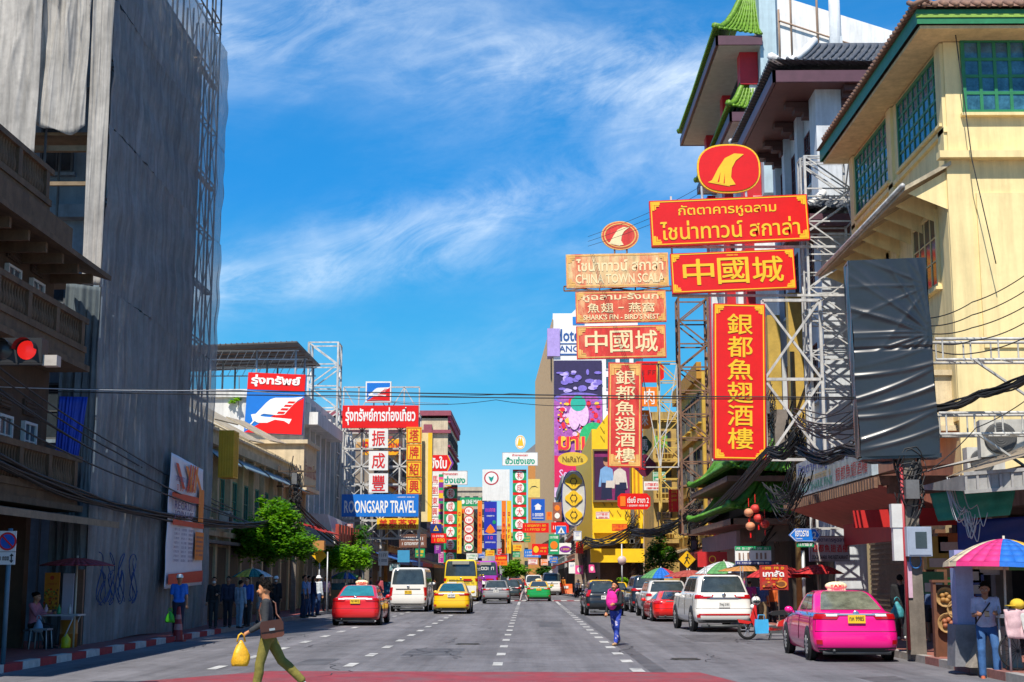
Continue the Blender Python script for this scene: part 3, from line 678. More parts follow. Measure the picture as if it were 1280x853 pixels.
m.bb(XF - e + .1, 30, YF - 1.0, YB + .5, ZE - .1, ZE - .01, 0)
m.bb(XF - e - .03, 30, YF - 1.13, YF - 1.08, ZE + .18, ZE + .28, 2)
m.build('eaves', [M('eave_soffit', (.72, .56, .3), .8, .15, streak=.2), GRN, LGRN], yb)
TILE = M('brown_roof_tiles', (.23, .13, .09), .8, .35, 6)
m = W(yb); x0, x1, y0, y1 = XF - e - .12, 30, YF - 1.25, YB + .7
m.add([(x0, y0, ZE + .45), (x1, y0, ZE + .45), (x1, y1, ZE + .45), (x0, y1, ZE + .45), (x0 + 5, y0 + 5, ZE + 3.5), (x1, y0 + 5, ZE + 3.5), (x1, y1 - 5, ZE + 3.5), (x0 + 5, y1 - 5, ZE + 3.5)], [(0, 1, 5, 4), (0, 4, 7, 3), (4, 5, 6, 7), (3, 7, 6, 2)])
for k in range(64): m.bar((x0 + k * .3, y0 - .03, ZE + .48), (x0 + k * .3 + .01, y0 + .5, ZE + .76), .08, 6)
for k in range(42): m.bar((x0 - .03, y0 + k * .3, ZE + .48), (x0 + .5, y0 + k * .3, ZE + .76), .08, 6)
m.build('roof', TILE, yb)
ym = [GRN, BGLASS, YP]
for y in (41.5, 47.4): win(yb, 'yside', (XF - .02, y, 14.5), FR, 4.75, 2.2, 8, 5, ym, fr=.12, mul=.07)
for x in (13.32, 15.32, 17.32): win(yb, 'yfront', (x, YF - .03, 14.72), FC, 1.9, 2.2, 4, 4, ym, fr=.1, mul=.09)
for y in (41.5, 47.2): win(yb, 'ylow', (XF - .02, y, 10.0), FR, 2.6, 2.3, 4, 3, [YP, GLASS, YP], fr=.12)
m = W(yb)   # first-floor hood with timber soffit
m.add([(XF, YF - .2, 13.3), (XF - 1.35, YF - .2, 12.55), (XF - 1.35, YB, 12.55), (XF, YB, 13.3), (XF, YF - .2, 13.18), (XF - 1.35, YF - .2, 12.43), (XF - 1.35, YB, 12.43), (XF, YB, 13.18)], [(0, 1, 2, 3), (4, 5, 6, 7), (0, 1, 5, 4), (1, 2, 6, 5)], 1)
for k in range(9): m.add([(XF, YF + k * 1.4, 11.9), (XF, YF + k * 1.4, 13.1), (XF - 1.2, YF + k * 1.4, 12.4)], [(0, 1, 2)], 0)
m.bar((XF - 1.4, YF - .25, 12.57), (XF - 1.4, YB, 12.57), .07, 6, 2)
m.build('hood', [YP, TIN, WSTEEL], yb)
m = W(yb)   # small cream balcony box behind the wrapped sign
m.bb(XF - .85, XF, 39.4, 46, 5.9, 7.3); m.bb(XF - .95, XF, 39.3, 46.1, 7.3, 7.45); m.bb(XF - .95, XF, 39.3, 46.1, 5.75, 5.9)
m.build('balcony', M('cream_balcony', (.72, .58, .36), .8, .2, streak=.3), yb)
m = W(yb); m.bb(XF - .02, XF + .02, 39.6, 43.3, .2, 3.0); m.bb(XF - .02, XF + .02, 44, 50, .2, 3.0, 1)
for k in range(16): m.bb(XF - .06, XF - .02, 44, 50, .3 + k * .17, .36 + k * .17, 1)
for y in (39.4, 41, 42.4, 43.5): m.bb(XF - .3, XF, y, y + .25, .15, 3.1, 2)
m.build('shop_front', [MATS['shop_inner_shade'], M('roller_shutter', (.2, .15, .1), .6, .3), M('brown_tile_pillar', (.16, .08, .05), .4, .3)], yb)
# Chinese-style hotel block with dark hipped roofs
hb = thing('chinese_style_hotel', 'white Chinese-style hotel block with dark hipped tile roofs and brown soffits', 'building', (14, 59, .15))
HX, HY0, HY1 = 11.5, 53.9, 63
HW = M('pale_grey_plaster', (.62, .66, .7), .8, .12, .8, streak=.25)
m = W(hb); m.bb(HX, 28, HY0, HY1, .15, 20.7); m.bb(HX - .2, HX + .8, HY0 - .3, HY0 + 1.0, 6, 20.7)
for y in (57, 60, 62.3): m.bb(HX - .3, HX, y, y + .6, 5, 20.65)
m.build('wall', HW, hb)
DT = M('dark_grey_tiles', (.07, .08, .1), .55, .3, 5); BRS = M('brown_soffit', (.13, .05, .045), .6, .2); PURP = M('purple_brown_fascia', (.1, .04, .06), .5, .2)
def hiproof(root, x0, x1, y0, y1, z, rise, inset, tile, fas, sof, curl=.5, nm='roof', hipcol=None, lowz=.36, step=.32):
    m = W(root)
    m.bb(x0 + .1, x1, y0 + .1, y1 - .1, z - .1, z, 2)
    for a, b in (((x0, y0), (x1, y0)), ((x0, y0), (x0, y1)), ((x0, y1), (x1, y1))):
        m.bb(min(a[0], b[0]) - .06, max(a[0], b[0]) + .06, min(a[1], b[1]) - .06, max(a[1], b[1]) + .06, z - .12, z + lowz - .02, 1)
    # concave tiled slopes
    n = 5
    def ring(t):
        i = inset * t; zz_ = z + lowz + rise * (t ** 1.6)
        return [(x0 - .15 + i, y0 - .15 + i, zz_ + curl * (1 - t) ** 3), (x1, y0 - .15 + i, zz_), (x1, y1 + .15 - i, zz_), (x0 - .15 + i, y1 + .15 - i, zz_ + curl * (1 - t) ** 3)]
    rs = [ring(k / n) for k in range(n + 1)]
    mm = 14
    for k in range(n):
        for (p, q) in ((0, 1), (3, 0), (2, 3)):
            for j in range(mm):
                def lp(r_, t): 
                    a, b = Vector(r_[p]), Vector(r_[q]); c = a.lerp(b, t)
                    return c
                m.quad(lp(rs[k], j / mm), lp(rs[k], (j + 1) / mm), lp(rs[k + 1], (j + 1) / mm), lp(rs[k + 1], j / mm), 0)
    m.add(rs[n], [(0, 1, 2, 3)], 0)
    # tile ridges
    def ridges(p, q, L_):
        c = max(2, int(L_ / step))
        for j in range(c + 1):
            t = j / c; pts = []; rad_ = []
            for k in range(n):
                a_, b_ = Vector(rs[k][p]).lerp(Vector(rs[k][q]), t), Vector(rs[k + 1][p]).lerp(Vector(rs[k + 1][q]), t)
                for h_ in range(4): pts.append(a_.lerp(b_, h_ / 4) + Vector((0, 0, .04))); rad_.append(.085 if h_ % 2 == 0 else .058)
            m.tube(pts, rad_, 5, 0)
    ridges(0, 1, x1 - x0); ridges(0, 3, y1 - y0)
    for c in (0, 3): m.tube([Vector(r_[c]) + Vector((0, 0, .12)) for r_ in rs], .16, 6, 3)
    return m.build(nm, [tile, fas, sof, hipcol or tile], root)
WRID = M('white_ridge', (.75, .74, .72), .6, .15)
hiproof(hb, 9.55, 28, 52.7, 63.4, 20.75, 1.9, 2.2, DT, PURP, BRS, .4, 'upper_roof', WRID)
hiproof(hb, 10.3, 14, 52.5, 56, 15.0, 1.2, 1.5, DT, PURP, BRS, .3, 'lower_roof', WRID)
for y in (55.9, 58.8, 61.4):
    for z in (17.3, 13.0, 8.6): win(hb, 'hwin', (HX - .03, y, z), FR, 1.4, 2.3, 3, 4, [M('maroon_frame', (.12, .03, .03), .6), GLASS, HW])
for x in (13.6, 15.6):
    for z in (17.3, 11.6): win(hb, 'hwin', (x, HY0 - .03, z), FC, 1.4, 2.3, 3, 4, [M('maroon_frame'), GLASS, HW])
BRK = M('dark_bracket', (.09, .035, .03), .6, .2)
for y in (55.0, 57.6, 60.2, 62):
    m = W(hb)
    for k in range(3): m.bb(HX - .4 - .35 * k, HX, y, y + .5, 20.0 + k * .2, 20.2 + k * .2 + .02)
    m.build('roof_bracket', BRK, hb)
for x in (12.3, 14.0):
    m = W(hb)
    for k in range(3): m.bb(x, x + .5, HY0 - .35 - .3 * k, HY0, 20.0 + k * .2, 20.2 + k * .2 + .02)
    m.build('roof_bracket', BRK, hb)
for y in (57, 62): m = W(hb); m.bb(HX - .9, HX - .35, y, y + .5, 6.2, 13.2); m.build('gold_column', M('ochre_column', (.5, .33, .06), .6, .25), hb)
m = W(hb); m.bb(HX - .02, HX + .02, HY0 + .2, HY1, .2, 3.3); m.build('shop_front', MATS['shop_inner_shade'], hb)
# tall white block with green-tiled pavilion roof
tb = thing('green_roofed_tower', 'tall white building with stepped green-tiled eaves and red columns', 'building', (16, 80, .15))
TX = 10.95
BWW = M('bright_white_wall', (.8, .8, .8), .8, .1, .6, streak=.25)
m = W(tb); m.bb(TX, 30, 67.2, 82, .15, 27.3); m.extr([(12.2, 27.3), (30, 24.5), (30, 25.1), (18.4, 28.4), (12.2, 30.5)], 'y', 67.3, 80)
m.bb(TX, 30, 67.0, 67.2, .15, 20)
for y in (70, 75, 80): m.bb(TX - .4, TX, y, y + .7, 4, 23, 0)
m.build('wall', BWW, tb)
m = W(tb); m.bb(11.4, 12.2, 66.4, 67.4, 20, 31.5); m.build('corner_pillar', M('pale_blue_pillar', (.45, .58, .64), .7, .1, streak=.2), tb)
m = W(tb); m.bar((13.1, 67.2, 26), (13.1, 67.2, 33), .05, 6); m.bar((14.4, 67.2, 26), (14.4, 67.2, 33), .06, 6); m.bar((12.5, 67.15, 29.0), (18.5, 67.2, 26.9), .05, 6); m.bar((12.5, 67.2, 26.5), (12.5, 67.2, 29.6), .05, 6); m.build('wall_pipes', M('brown_pipe', (.3, .2, .14), .6), tb)
GT = M('green_glazed_tiles', (.13, .27, .015), .5, .55, 7); SOF = M('grey_soffit', (.5, .48, .45), .7, .15)
hiproof(tb, 9.25, 11.4, 66.1, 82.5, 27.45, 3.2, 1.9, GT, PURP, SOF, .35, 'upper_roof', GT, step=.22)
hiproof(tb, 9.9, 11.4, 66.6, 80, 23.75, 1.9, 1.0, GT, PURP, SOF, .3, 'lower_roof', GT, step=.22)
for y in (67.1, 73.5, 80.5):
    for a_, b_ in ((25.7, 27.4), (4, 23.7)): m = W(tb); m.bb(10.5, 11.38, y, y + .9, a_, b_); m.build('red_column', M('red_column', (.55, .01, .02), .5, .15), tb)
for k in range(8): win(tb, 'tbwin', (TX - .03, 69 + k * 1.75, 25.6), FR, 1.5, 1.5, 3, 2, [DSTEEL, GLASS, SOF])
for k in range(8):
    for z in (6, 10, 14, 18): win(tb, 'tbwin2', (TX - .03, 68.6 + k * 1.8, z), FR, 1.3, 1.8, 2, 2, [DSTEEL, GLASS, SOF])
m = W(tb); m.lathe([(.28, 0), (.28, 3.4), (.1, 3.4)], 12, (15.2, 66.9, 27.5)); m.bb(14.9, 15.5, 66.7, 67.0, 20, 28)
m.build('chimney', HW, tb)
m = W(tb); m.lathe([(.0, 0), (.35, .02), (.45, .1), (.38, .12)], 18, (14.4, 65.8, 25.4), 'Y'); m.bar((14.4, 65.9, 25.4), (14.5, 66.9, 25.4), .05); m.build('satellite_dish', M('dish_grey', (.5, .55, .58), .5), tb)
# shop with green pagoda roof
pg = thing('green_pagoda_shop', 'small shop front with two stacked bright green pagoda roofs', 'building', (11, 62, .15))
m = W(pg); m.bb(9.3, 12.5, 58.6, 70, 3.2, 5.6); m.bb(10.2, 12.5, 58.6, 70, 5.6, 8.6); m.bb(10.6, 12.4, 58, 70, .15, 3.2, 1); m.build('wall', [M('grey_brown_wall', (.22, .19, .17), .8, .25), MATS['shop_inner_shade']], pg)
BGT = M('bright_green_tiles', (.1, .3, .03), .5, .55, 6)
hiproof(pg, 8.1, 11.6, 57, 71, at(915, 652, 57).z, 1.9, 1.6, BGT, RUST, M('dusty_red_soffit', (.25, .1, .09), .7), .45, 'lower_roof', BGT, lowz=.14, step=.3)
hiproof(pg, 8.1, 11.8, 57.6, 70.5, at(914, 598, 57.6).z, 1.6, 1.4, BGT, RUST, RUST, .35, 'upper_roof', BGT, lowz=.12, step=.3)
m = W(pg); m.bb(8.35, 8.5, 57.6, 69, 2.9, 3.6); m.build('valance', M('pinkish_valance', (.3, .16, .15), .7, .2), pg)
m = MB(); scrawl(m, -2.2, .05, 2.2, .95, -.21, 0, 5); m.bb(-3, 3, 0, .1, -.2, 1.2, 1)
o = m.build('carved_board', [M('dark_carving', (.1, .1, .11), .6), M('grey_board', (.36, .36, .38), .7)], pg); o.location = Vector((9.2, 62.5, 4.6)) - pg.location; o.rotation_euler = (0, 0, FR)
# restaurant front under the faded sign
rf = thing('restaurant_canopy', 'rusty shop canopy with red soffit and red fascia under the faded sign', 'canopy', (10.3, 44, 3.0))
m = W(rf); m.add([(9.15, 37.2, 4.12), (9.15, 50.5, 4.12), (11.3, 50.5, 3.35), (11.3, 37.2, 3.35), (9.15, 37.2, 4.35), (9.15, 50.5, 4.35), (11.3, 50.5, 4.5), (11.3, 37.2, 4.5)], [(0, 1, 2, 3)], 1)
m.bb(9.1, 9.35, 37.1, 50.5, 4.12, 4.36, 0); m.bb(9.35, 11.3, 37.1, 37.3, 3.9, 4.36, 0)
for k in range(42): m.bb(9.0, 9.1, 37.2 + k * .32, 37.38 + k * .32, 4.05, 4.32, 0)
m.bb(10.1, 10.2, 37.4, 46, 2.75, 3.4, 2)
m.build('canopy', [RUST, M('salmon_soffit', (.4, .1, .08), .7, .2), M('red_fascia', (.5, .015, .012), .55, .15)], rf)
fs = thing('faded_shop_sign', 'long faded white and blue signboard above the rusty canopy', 'sign', (9.2, 43.2, 4.42), FR)
m = MB(); m.bb(-5.3, 5.3, -.08, .1, 0, 1.12); m.build('board', M('faded_blue_white', (.42, .5, .56), .6, .25, .8, streak=.35), fs)
m = MB(); put_text(m, 'ภัตตาคารหูฉลามสกาล่า', -5.0, .62, 5.0, 1.06, -.09, 0, .01); put_text(m, '銀都魚翅酒樓', .9, .12, 4.9, .52, -.09, 2, 0)
put_text(m, 'SCALA SHARK FINS', -5.0, .1, .4, .36, -.09, 1); scrawl(m, -4.4, .4, .2, .58, -.09, 3, seed=4)
m.build('lettering', [M('faded_blue_letters', (.05, .1, .36), .6), M('faded_green_letters', (.05, .25, .2), .6), M('faded_red_letters', (.4, .03, .04), .6), M('faded_yellow_letters', (.5, .35, .12), .6)], fs)
# lower shop rows in front of the yellow wall at the right edge
lo_ = thing('corner_shop', 'cluttered low corner shop under tarpaulins at the right edge of the street', 'building', (12, 33, .15))
m = W(lo_); m.bb(11.4, 24, 27.5, 38.7, 3.4, 4.3); m.bb(13.6, 24, 27.5, 38.7, .15, 3.4, 1); m.bb(11.4, 13.6, 38.3, 38.7, .15, 3.4, 1)
for y in (28, 31.5, 35): m.bb(11.3, 11.7, y, y + .35, .15, 3.4, 0)
m.build('wall', [M('grubby_wall', (.28, .24, .19), .85, .3, streak=.3), M('shop_interior', (.05, .04, .035), .8, .4)], lo_)
m = W(lo_)
for k in range(3): m.add([(11.3, 28.2 + k * 3.6, 4.6), (9.1, 28.0 + k * 3.6, 3.9 + .25 * k), (9.1, 31.2 + k * 3.6, 3.9 + .25 * k), (11.3, 31.5 + k * 3.6, 4.75)], [(0, 1, 2, 3)], k % 2)
m.build('awning_sheets', [M('rusty_sheet', (.3, .24, .17), .7, .4, 2), M('grey_sheet', (.34, .33, .31), .6, .3, 2)], lo_)
cw = thing('corrugated_awning', 'grey corrugated metal awning jutting over the pavement above the striped umbrella', 'awning', (9.3, 27.5, 3.15))
m = W(cw); m.add([(8.75, 28.6, 3.45), (14, 26.4, 3.75), (14, 26.4, 4.05), (8.75, 28.6, 3.78), (8.75, 33, 3.75), (14, 33, 4.4)], [(0, 1, 2, 3), (3, 2, 5, 4), (0, 3, 4)])
for k in range(26):
    t = k / 26; a = Vector((8.75, 28.58, 3.45)).lerp(Vector((14, 26.38, 3.75)), t); b = Vector((8.75, 28.58, 3.74)).lerp(Vector((14, 26.38, 4.02)), t); m.bar(a, b, .035)
for za, zb in ((3.43, 3.73), (3.79, 4.07)): m.bar((8.72, 28.6, za), (14, 26.38, zb), .05)
m.build('sheeting', M('grey_corrugated', (.36, .35, .33), .6, .25, 2, streak=.3), cw)
sheet('teal_tarp', 'sun-bleached teal tarpaulin hanging below the pipe brackets', 'tarpaulin', (8.9, 31.2, 2.95), (10.2, 30.4, 3.05), (8.75, 31.2, 3.55), (10.4, 30.4, 3.75), 30, 12, .04, M('teal_tarp', (.02, .26, .2), .6, .25), 5, 41, nrm=(0, -1, 0))
sheet('navy_tarp', 'dark blue tarpaulin curtain hanging behind the striped umbrella', 'tarpaulin', (9.25, 31.0, 2.2), (10.9, 30.4, 2.25), (9.25, 31, 2.95), (10.9, 30.4, 3.05), 40, 10, .04, M('navy_tarp', (.006, .02, .17), .6, .2), 7, 43, nrm=(0, -1, 0))
# white pipe brackets sticking out of the yellow wall
for zz_, lab in ((6.35, 'upper white pipe bracket sticking out from the yellow wall towards the wrapped sign'), (4.75, 'lower white pipe bracket with a bent rail in front of the air conditioner')):
    pb = thing('pipe_bracket', lab, 'bracket', (10.6, 30.5, zz_))
    m = W(pb)
    for dz in (0, .45):
        for dy in (0, .5): m.bar((8.75, 30.2 + dy, zz_ + dz), (14, 30.8 + dy, zz_ + dz + .1), .032, 6)
    for k in range(9):
        x = 8.9 + k * .62
        for dy in (0, .5): m.bar((x, 30.22 + dy + .07 * k, zz_ + .01 * k), (x, 30.22 + dy + .07 * k, zz_ + .45 + .01 * k), .02, 5)
        m.bar((x, 30.22, zz_), (x + .4, 30.7, zz_ + .02), .025, 5)
    m.bar((10.9, 30.4, zz_ - .9), (9.6, 30.3, zz_), .035, 5); m.bar((12.2, 30.6, zz_ - 1.1), (11, 30.5, zz_), .035, 5)
    m.build('pipework', M('dirty_white_pipe', (.55, .54, .5), .6, .3, 4, streak=.3), pb)
def aircon(loc, rz, lab, s=1.):
    a = thing('air_conditioner', lab, 'air conditioner', loc, rz)
    m = MB(); m.bb(-.45 * s, .45 * s, -.18 * s, .18 * s, 0, .68 * s); m.build('casing', M('aircon_casing', (.55, .53, .48), .6, .2, streak=.3), a)
    m = MB(); m.lathe([(.27 * s, 0), (.29 * s, -.02), (.26 * s, -.03), (.05, -.02), (0, -.02)], 20, (-.1 * s, -.19 * s, .34 * s), 'Y')
    for k in range(6): m.lathe([((.05 + .04 * k) * s, -.028), ((.06 + .04 * k) * s, -.032)], 18, (-.1 * s, -.19 * s, .34 * s), 'Y')
    m.build('fan_grille', M('dark_grille', (.06, .06, .06), .6), a)
aircon((10.9, 32.6, 4.45), R(-8), 'dirty white air conditioner on the ledge behind the pipe brackets', 1.25)
aircon((-11.7, 55.4, 3.6), FL, 'pale air conditioner outside the cream shophouse behind the tree'); aircon((12.1, 37.9, 4.4), R(0), 'second air conditioner beside the teal shutter at the right edge', 1.1)
# ------------------------------------------------------------------ THE STREET BEYOND
def rowhouse(lab, side, x, y0, y1, h, c, trim, floors, nw, awn=None, cat='building', roofz=0., depth=14, grime=.25, name='shophouse'):
    s = 1 if side == 'L' else -1
    b = thing(name, lab, cat, (x - s * 4, (y0 + y1) / 2, .15))
    wm = M('wall_%d' % len(MATS), c, .85, .2, .8, streak=grime)  # strength of the grime streaks down the wall
    m = W(b); xa, xb = sorted((x, x - s * depth)); m.bb(xa, xb, y0, y1, .15, h)
    xa, xb = sorted((x + s * .3, x)); m.bb(xa, xb, y0 + .05, y1 - .05, h - .5, h + .5, 1)
    for f in range(1, floors):
        z = 3.6 + (h - 4.2) * (f - 1) / (floors - 1); m.bb(xa, xb, y0 + .05, y1 - .05, z - .12, z + .12, 1)
    m.build('wall', [wm, M('trim_%d' % len(MATS), trim, .8, .2)], b)
    fh = (h - 4.2) / max(1, floors - 1); k = 'rh%d' % nw
    for f in range(1, floors):
        for i in range(nw):
            y = y0 + (y1 - y0) * (i + .5) / nw
            win(b, (side, nw, round(fh, 1), round((y1 - y0) / nw, 1)), (x + s * .03, y, 3.6 + fh * (f - 1) + fh * .25), FL if side == 'L' else FR, (y1 - y0) / nw * .62, fh * .55, 3, 2, [DSTEEL, GLASS, wm])
    xa, xb = sorted((x + s * .02, x)); m = W(b); m.bb(xa, xb, y0 + .3, y1 - .3, .2, 2.9); m.build('shop_front', MATS['shop_inner_shade'], b)
    if awn is not None:
        xe = x + s * 2.0
        m = W(b); m.add([(x, y0, 3.6), (x, y1, 3.6), (xe, y1, 2.95), (xe, y0, 2.95), (x, y0, 3.67), (x, y1, 3.67), (xe, y1, 3.02), (xe, y0, 3.02), (xe, y0, 2.7), (xe, y1, 2.7)], [(0, 1, 2, 3), (4, 5, 6, 7), (0, 3, 7, 4), (1, 2, 6, 5), (7, 6, 9, 8)])
        m.build('awning', awn, b)
    return b
CAN = [M('awning_blue', (.03, .12, .4), .7, .2), M('awning_red', (.45, .03, .02), .7, .2), M('awning_green', (.02, .2, .1), .7, .2), M('awning_tan', (.4, .3, .16), .7, .2), M('awning_orange', (.6, .2, .02), .7, .2)]
L_ = 'L'
rowhouse('narrow dark shophouse with a blue awning behind the white lattice frame', L_, -11.4, 105.3, 114, 11, (.3, .25, .2), (.2, .15, .1), 3, 3, CAN[0])
rowhouse('shophouse with orange plaster and maroon bands behind the yellow character boards', L_, -11.2, 114.3, 126, 12.5, (.55, .3, .1), (.3, .05, .05), 4, 4, CAN[0])
rowhouse('tall grey shophouse behind the rainbow-edged gold shop sign', L_, -11.3, 126.4, 140, 13.5, (.4, .38, .36), (.3, .28, .26), 4, 4, CAN[1])
rowhouse('shophouse with cream walls and brown bands behind the left gold-shop column', L_, -11.2, 140.4, 158, 12, (.55, .48, .34), (.3, .2, .12), 4, 5, CAN[4])
pt = rowhouse('beige apartment tower with purple-red parapet rising above the left row', L_, -9.7, 172, 196, at(545, 523, 172).z, (.62, .52, .36), (.33, .03, .09), 7, 5, None, name='apartment_tower', depth=16)
m = W(pt); zt = at(545, 523, 172).z; m.bb(-25.8, -9.3, 171.6, 196, zt + .3, zt + .9); m.bb(-12.6, -11.6, 171.5, 172, zt - 6, zt - .8)
for z in (12, 15.5, 19): m.bb(-25, -9.3, 171.6, 171.95, z, z + .4)
m.build('purple_parapet', M('purple_red_parapet', (.27, .06, .09), .7, .2), pt)
rowhouse('pale pink shophouse behind the round sign column', L_, -11.2, 158.4, 171.6, 11, (.5, .36, .32), (.4, .2, .2), 3, 4, CAN[2])
rowhouse('far shophouse with yellow plaster beyond the beige tower', L_, -11.0, 196.4, 228, 13, (.6, .45, .15), (.45, .3, .1), 4, 7, CAN[0])
rowhouse('far shophouse with grey-white plaster under the white billboard', L_, -11.0, 228.5, 268, 12, (.5, .5, .48), (.4, .4, .38), 4, 8, CAN[4])
rowhouse('farthest left shophouse with tan plaster', L_, -10.6, 268.5, 330, 14, (.45, .36, .25), (.3, .2, .12), 4, 10, CAN[1])
# end of the street where it bends away
for lab, x0, x1, y, h, c in (('far beige block with many storeys closing the street left of the white billboard', -26, -9.5, 345, 23, (.5, .44, .34)), ('far grey block closing the street under the blue banner', -9.3, -4.5, 338, 13.5, (.38, .38, .4)),
                             ('far ochre block closing the street behind the round green tree', -4.3, 1.5, 341, 12, (.5, .36, .16)), ('far white block closing the street beside the hotel tower', 1.8, 12, 336, 15, (.6, .6, .58))):
    b = thing('street_end_block', lab, 'building', ((x0 + x1) / 2, y + 4, .15)); wm = M('endwall_%d' % len(MATS), c, .85, .2, .5, streak=.2)
    m = W(b); m.bb(x0, x1, y, y + 20, -.1, h); m.bb(x0 - .2, x1 + .2, y - .3, y, h - .6, h + .3); m.build('wall', wm, b)
    n = max(2, int((x1 - x0) / 2))
    for f in range(int(h / 3.2)):
        for i in range(n): win(b, ('end', n, round(x1 - x0)), (x0 + (x1 - x0) * (i + .5) / n, y - .03, 1 + f * 3.1), FC, (x1 - x0) / n * .6, 1.5, 2, 2, [DSTEEL, GLASS, wm])
# right row
R_ = 'R'
rowhouse('dark red-brown shophouse hidden behind the old lattice mast', R_, 11.0, 70.6, 84, 11.5, (.3, .12, .1), (.2, .1, .08), 4, 4, CAN[1])
rowhouse('mustard shophouse with hanging plaques beside the faded sign column', R_, 10.4, 84.4, 99, 14, (.62, .4, .06), (.5, .25, .03), 4, 5, CAN[3])
# yellow bag shop with photo poster
ys_ = thing('yellow_shop', 'bright yellow shop building with chevron panels and a framed poster of two people', 'building', (9, 125, .15))
YV = M('vivid_yellow', (.85, .55, .01), .5, .1); m = W(ys_)
YS = 113.0; ax = at(741, 700, YS).x; bx = at(800, 700, YS).x
m.bb(ax, bx + .3, YS, 150, 4.4, 13.4); m.extr([(ax + .4, 13.4), (bx + .3, 13.4), (bx + .3, 14.6), (ax + 1.3, 14.6)], 'y', YS, 150); m.bb(ax + .6, bx + .3, YS + .6, 150, .15, 4.4, 1); m.bb(ax - .2, bx + .25, YS - 1.2, YS, 2.9, 3.95, 0); m.bb(ax + .1, bx + .2, YS - .3, YS, 5.2, 6.2, 0)
m.build('wall', [YV, MATS['shop_inner_shade']], ys_)
m = W(ys_)
for z in (6.5, 7.3, 12.4, 13.1, 13.9):
    for k in range(7):
        x = ax + .7 + k * .62
        m.bar((x, YS - .03, z + .5), (x + .3, YS - .03, z), .035); m.bar((x + .3, YS - .03, z), (x + .3, YS - .03, z + .2), .02)
m.build('chevron_pattern', M('dark_mustard', (.4, .25, .01), .5), ys_)
a, b = at(741, 628, YS), at(788, 562, YS)
m = W(ys_); 
for q in ((a.x, a.x + .12, a.z, b.z), (b.x - .12, b.x, a.z, b.z), (a.x + .12, b.x - .12, a.z, a.z + .14), (a.x + .12, b.x - .12, b.z - .14, b.z)): m.bb(q[0], q[1], YS - .3, YS, q[2], q[3])
pf = m.build('poster_frame', M('brown_frame', (.18, .13, .05), .5), ys_)
def figures(mb, x, z, s, y, shirt, trouser, skin, hair, bag):
    E = lambda cx, cz, rx, rz, mi, dy: mb.add([(x + s * (cx + rx * math.cos(t * .3927)), y - dy, z + s * (cz + rz * math.sin(t * .3927))) for t in range(16)], [tuple(range(16))], mi)
    P = lambda pts, mi, dy: mb.add([(x + s * p[0], y - dy, z + s * p[1]) for p in pts], [tuple(range(len(pts)))], mi)
    P([(-.28, .0), (.28, .0), (.22, 1.0), (-.22, 1.0)], trouser, .004)
    P([(-.4, .6), (-.3, 1.45), (-.1, 1.6), (.1, 1.6), (.3, 1.45), (.4, .6), (.28, .6), (.24, 1.1), (.24, .8), (-.24, .8), (-.24, 1.1), (-.28, .6)], shirt, .008)
    E(0, 1.82, .15, .2, skin, .012); E(0, 1.95, .17, .13, hair, .016); P([(-.06, 1.55), (.06, 1.55), (.06, 1.7), (-.06, 1.7)], skin, .006)
    P([(-.05, .55), (.35, .55), (.32, .9), (-.02, .9)], bag, .02)
m = W(ys_); y = YS - .15
m.quad((a.x + .1, y, a.z + .1), (b.x - .1, y, a.z + .1), (b.x - .1, y, b.z - .1), (a.x + .1, y, b.z - .1), 0)
m.quad((a.x + .1, y - .002, a.z + .1), (a.x + 1.1, y - .002, a.z + .1), (a.x + 1.1, y - .002, b.z - .6), (a.x + .1, y - .002, b.z - .6), 6)
figures(m, a.x + 1.1, a.z + .25, 1.6, y - .005, 1, 2, 3, 4, 5); figures(m, a.x + 2.15, a.z + .15, 1.55, y - .03, 5, 2, 3, 4, 2)
m.build('poster', [M('poster_magenta', (.25, .02, .13), .5, .3), M('poster_blue_shirt', (.2, .4, .7), .5), M('poster_navy', (.01, .015, .06), .5), M('poster_skin', (.5, .25, .15), .5), M('poster_hair', (.02, .012, .01), .5), M('poster_white', (.65, .6, .55), .5), M('poster_dark', (.05, .01, .06), .5)], ys_)
m = W(ys_)
for k in range(3): m.bb(bx - .75 + k * .32, bx - .63 + k * .32, YS - .1, YS, 6.5, 11.5)
m.build('mullion', M('orange_mullion', (.6, .25, .01), .5), ys_)
nb = thing('ochre_shophouse', 'ochre shophouse with slatted balconies and dim windows behind the yellow lattice mast', 'building', (11.5, 112, .15))
OCH = M('ochre_plaster', (.5, .33, .1), .85, .25, 1, streak=.35); m = W(nb); m.bb(bx + .35, 15, 104, 112.8, .15, 13.5); m.bb(bx + .2, 15, 103.6, 104, 13.1, 13.7)
for z in (4.3, 7.2, 10.1): m.bb(bx + .3, 15, 103.1, 104, z - .12, z + .12)
m.build('wall', OCH, nb)
for z in (4.42, 7.32, 10.22):
    for k in range(4): win(nb, 'ochrewin', (bx + 1.15 + k * 1.5, 103.96, z + .5), FC, 1.05, 1.6, 3, 2, [WOODD, GLASS, OCH])
    m = W(nb)
    for k in range(26): m.bar((bx + .4 + k * .24, 103.2, z), (bx + .4 + k * .24, 103.2, z + .8), .02)
    m.bar((bx + .3, 103.2, z + .82), (bx + 6.6, 103.2, z + .82), .04); m.build('balcony_rail', M('yellow_rail', (.6, .42, .08), .6, .2), nb)
rowhouse('brown shophouse row with sign boards beyond the yellow shop', R_, 4.9, 150.4, 180, 12, (.4, .3, .22), (.3, .2, .15), 4, 6, CAN[1])
rowhouse('grey shophouse under the blue square sign', R_, 4.6, 180.4, 220, 14, (.42, .42, .42), (.3, .3, .3), 4, 8, CAN[2])
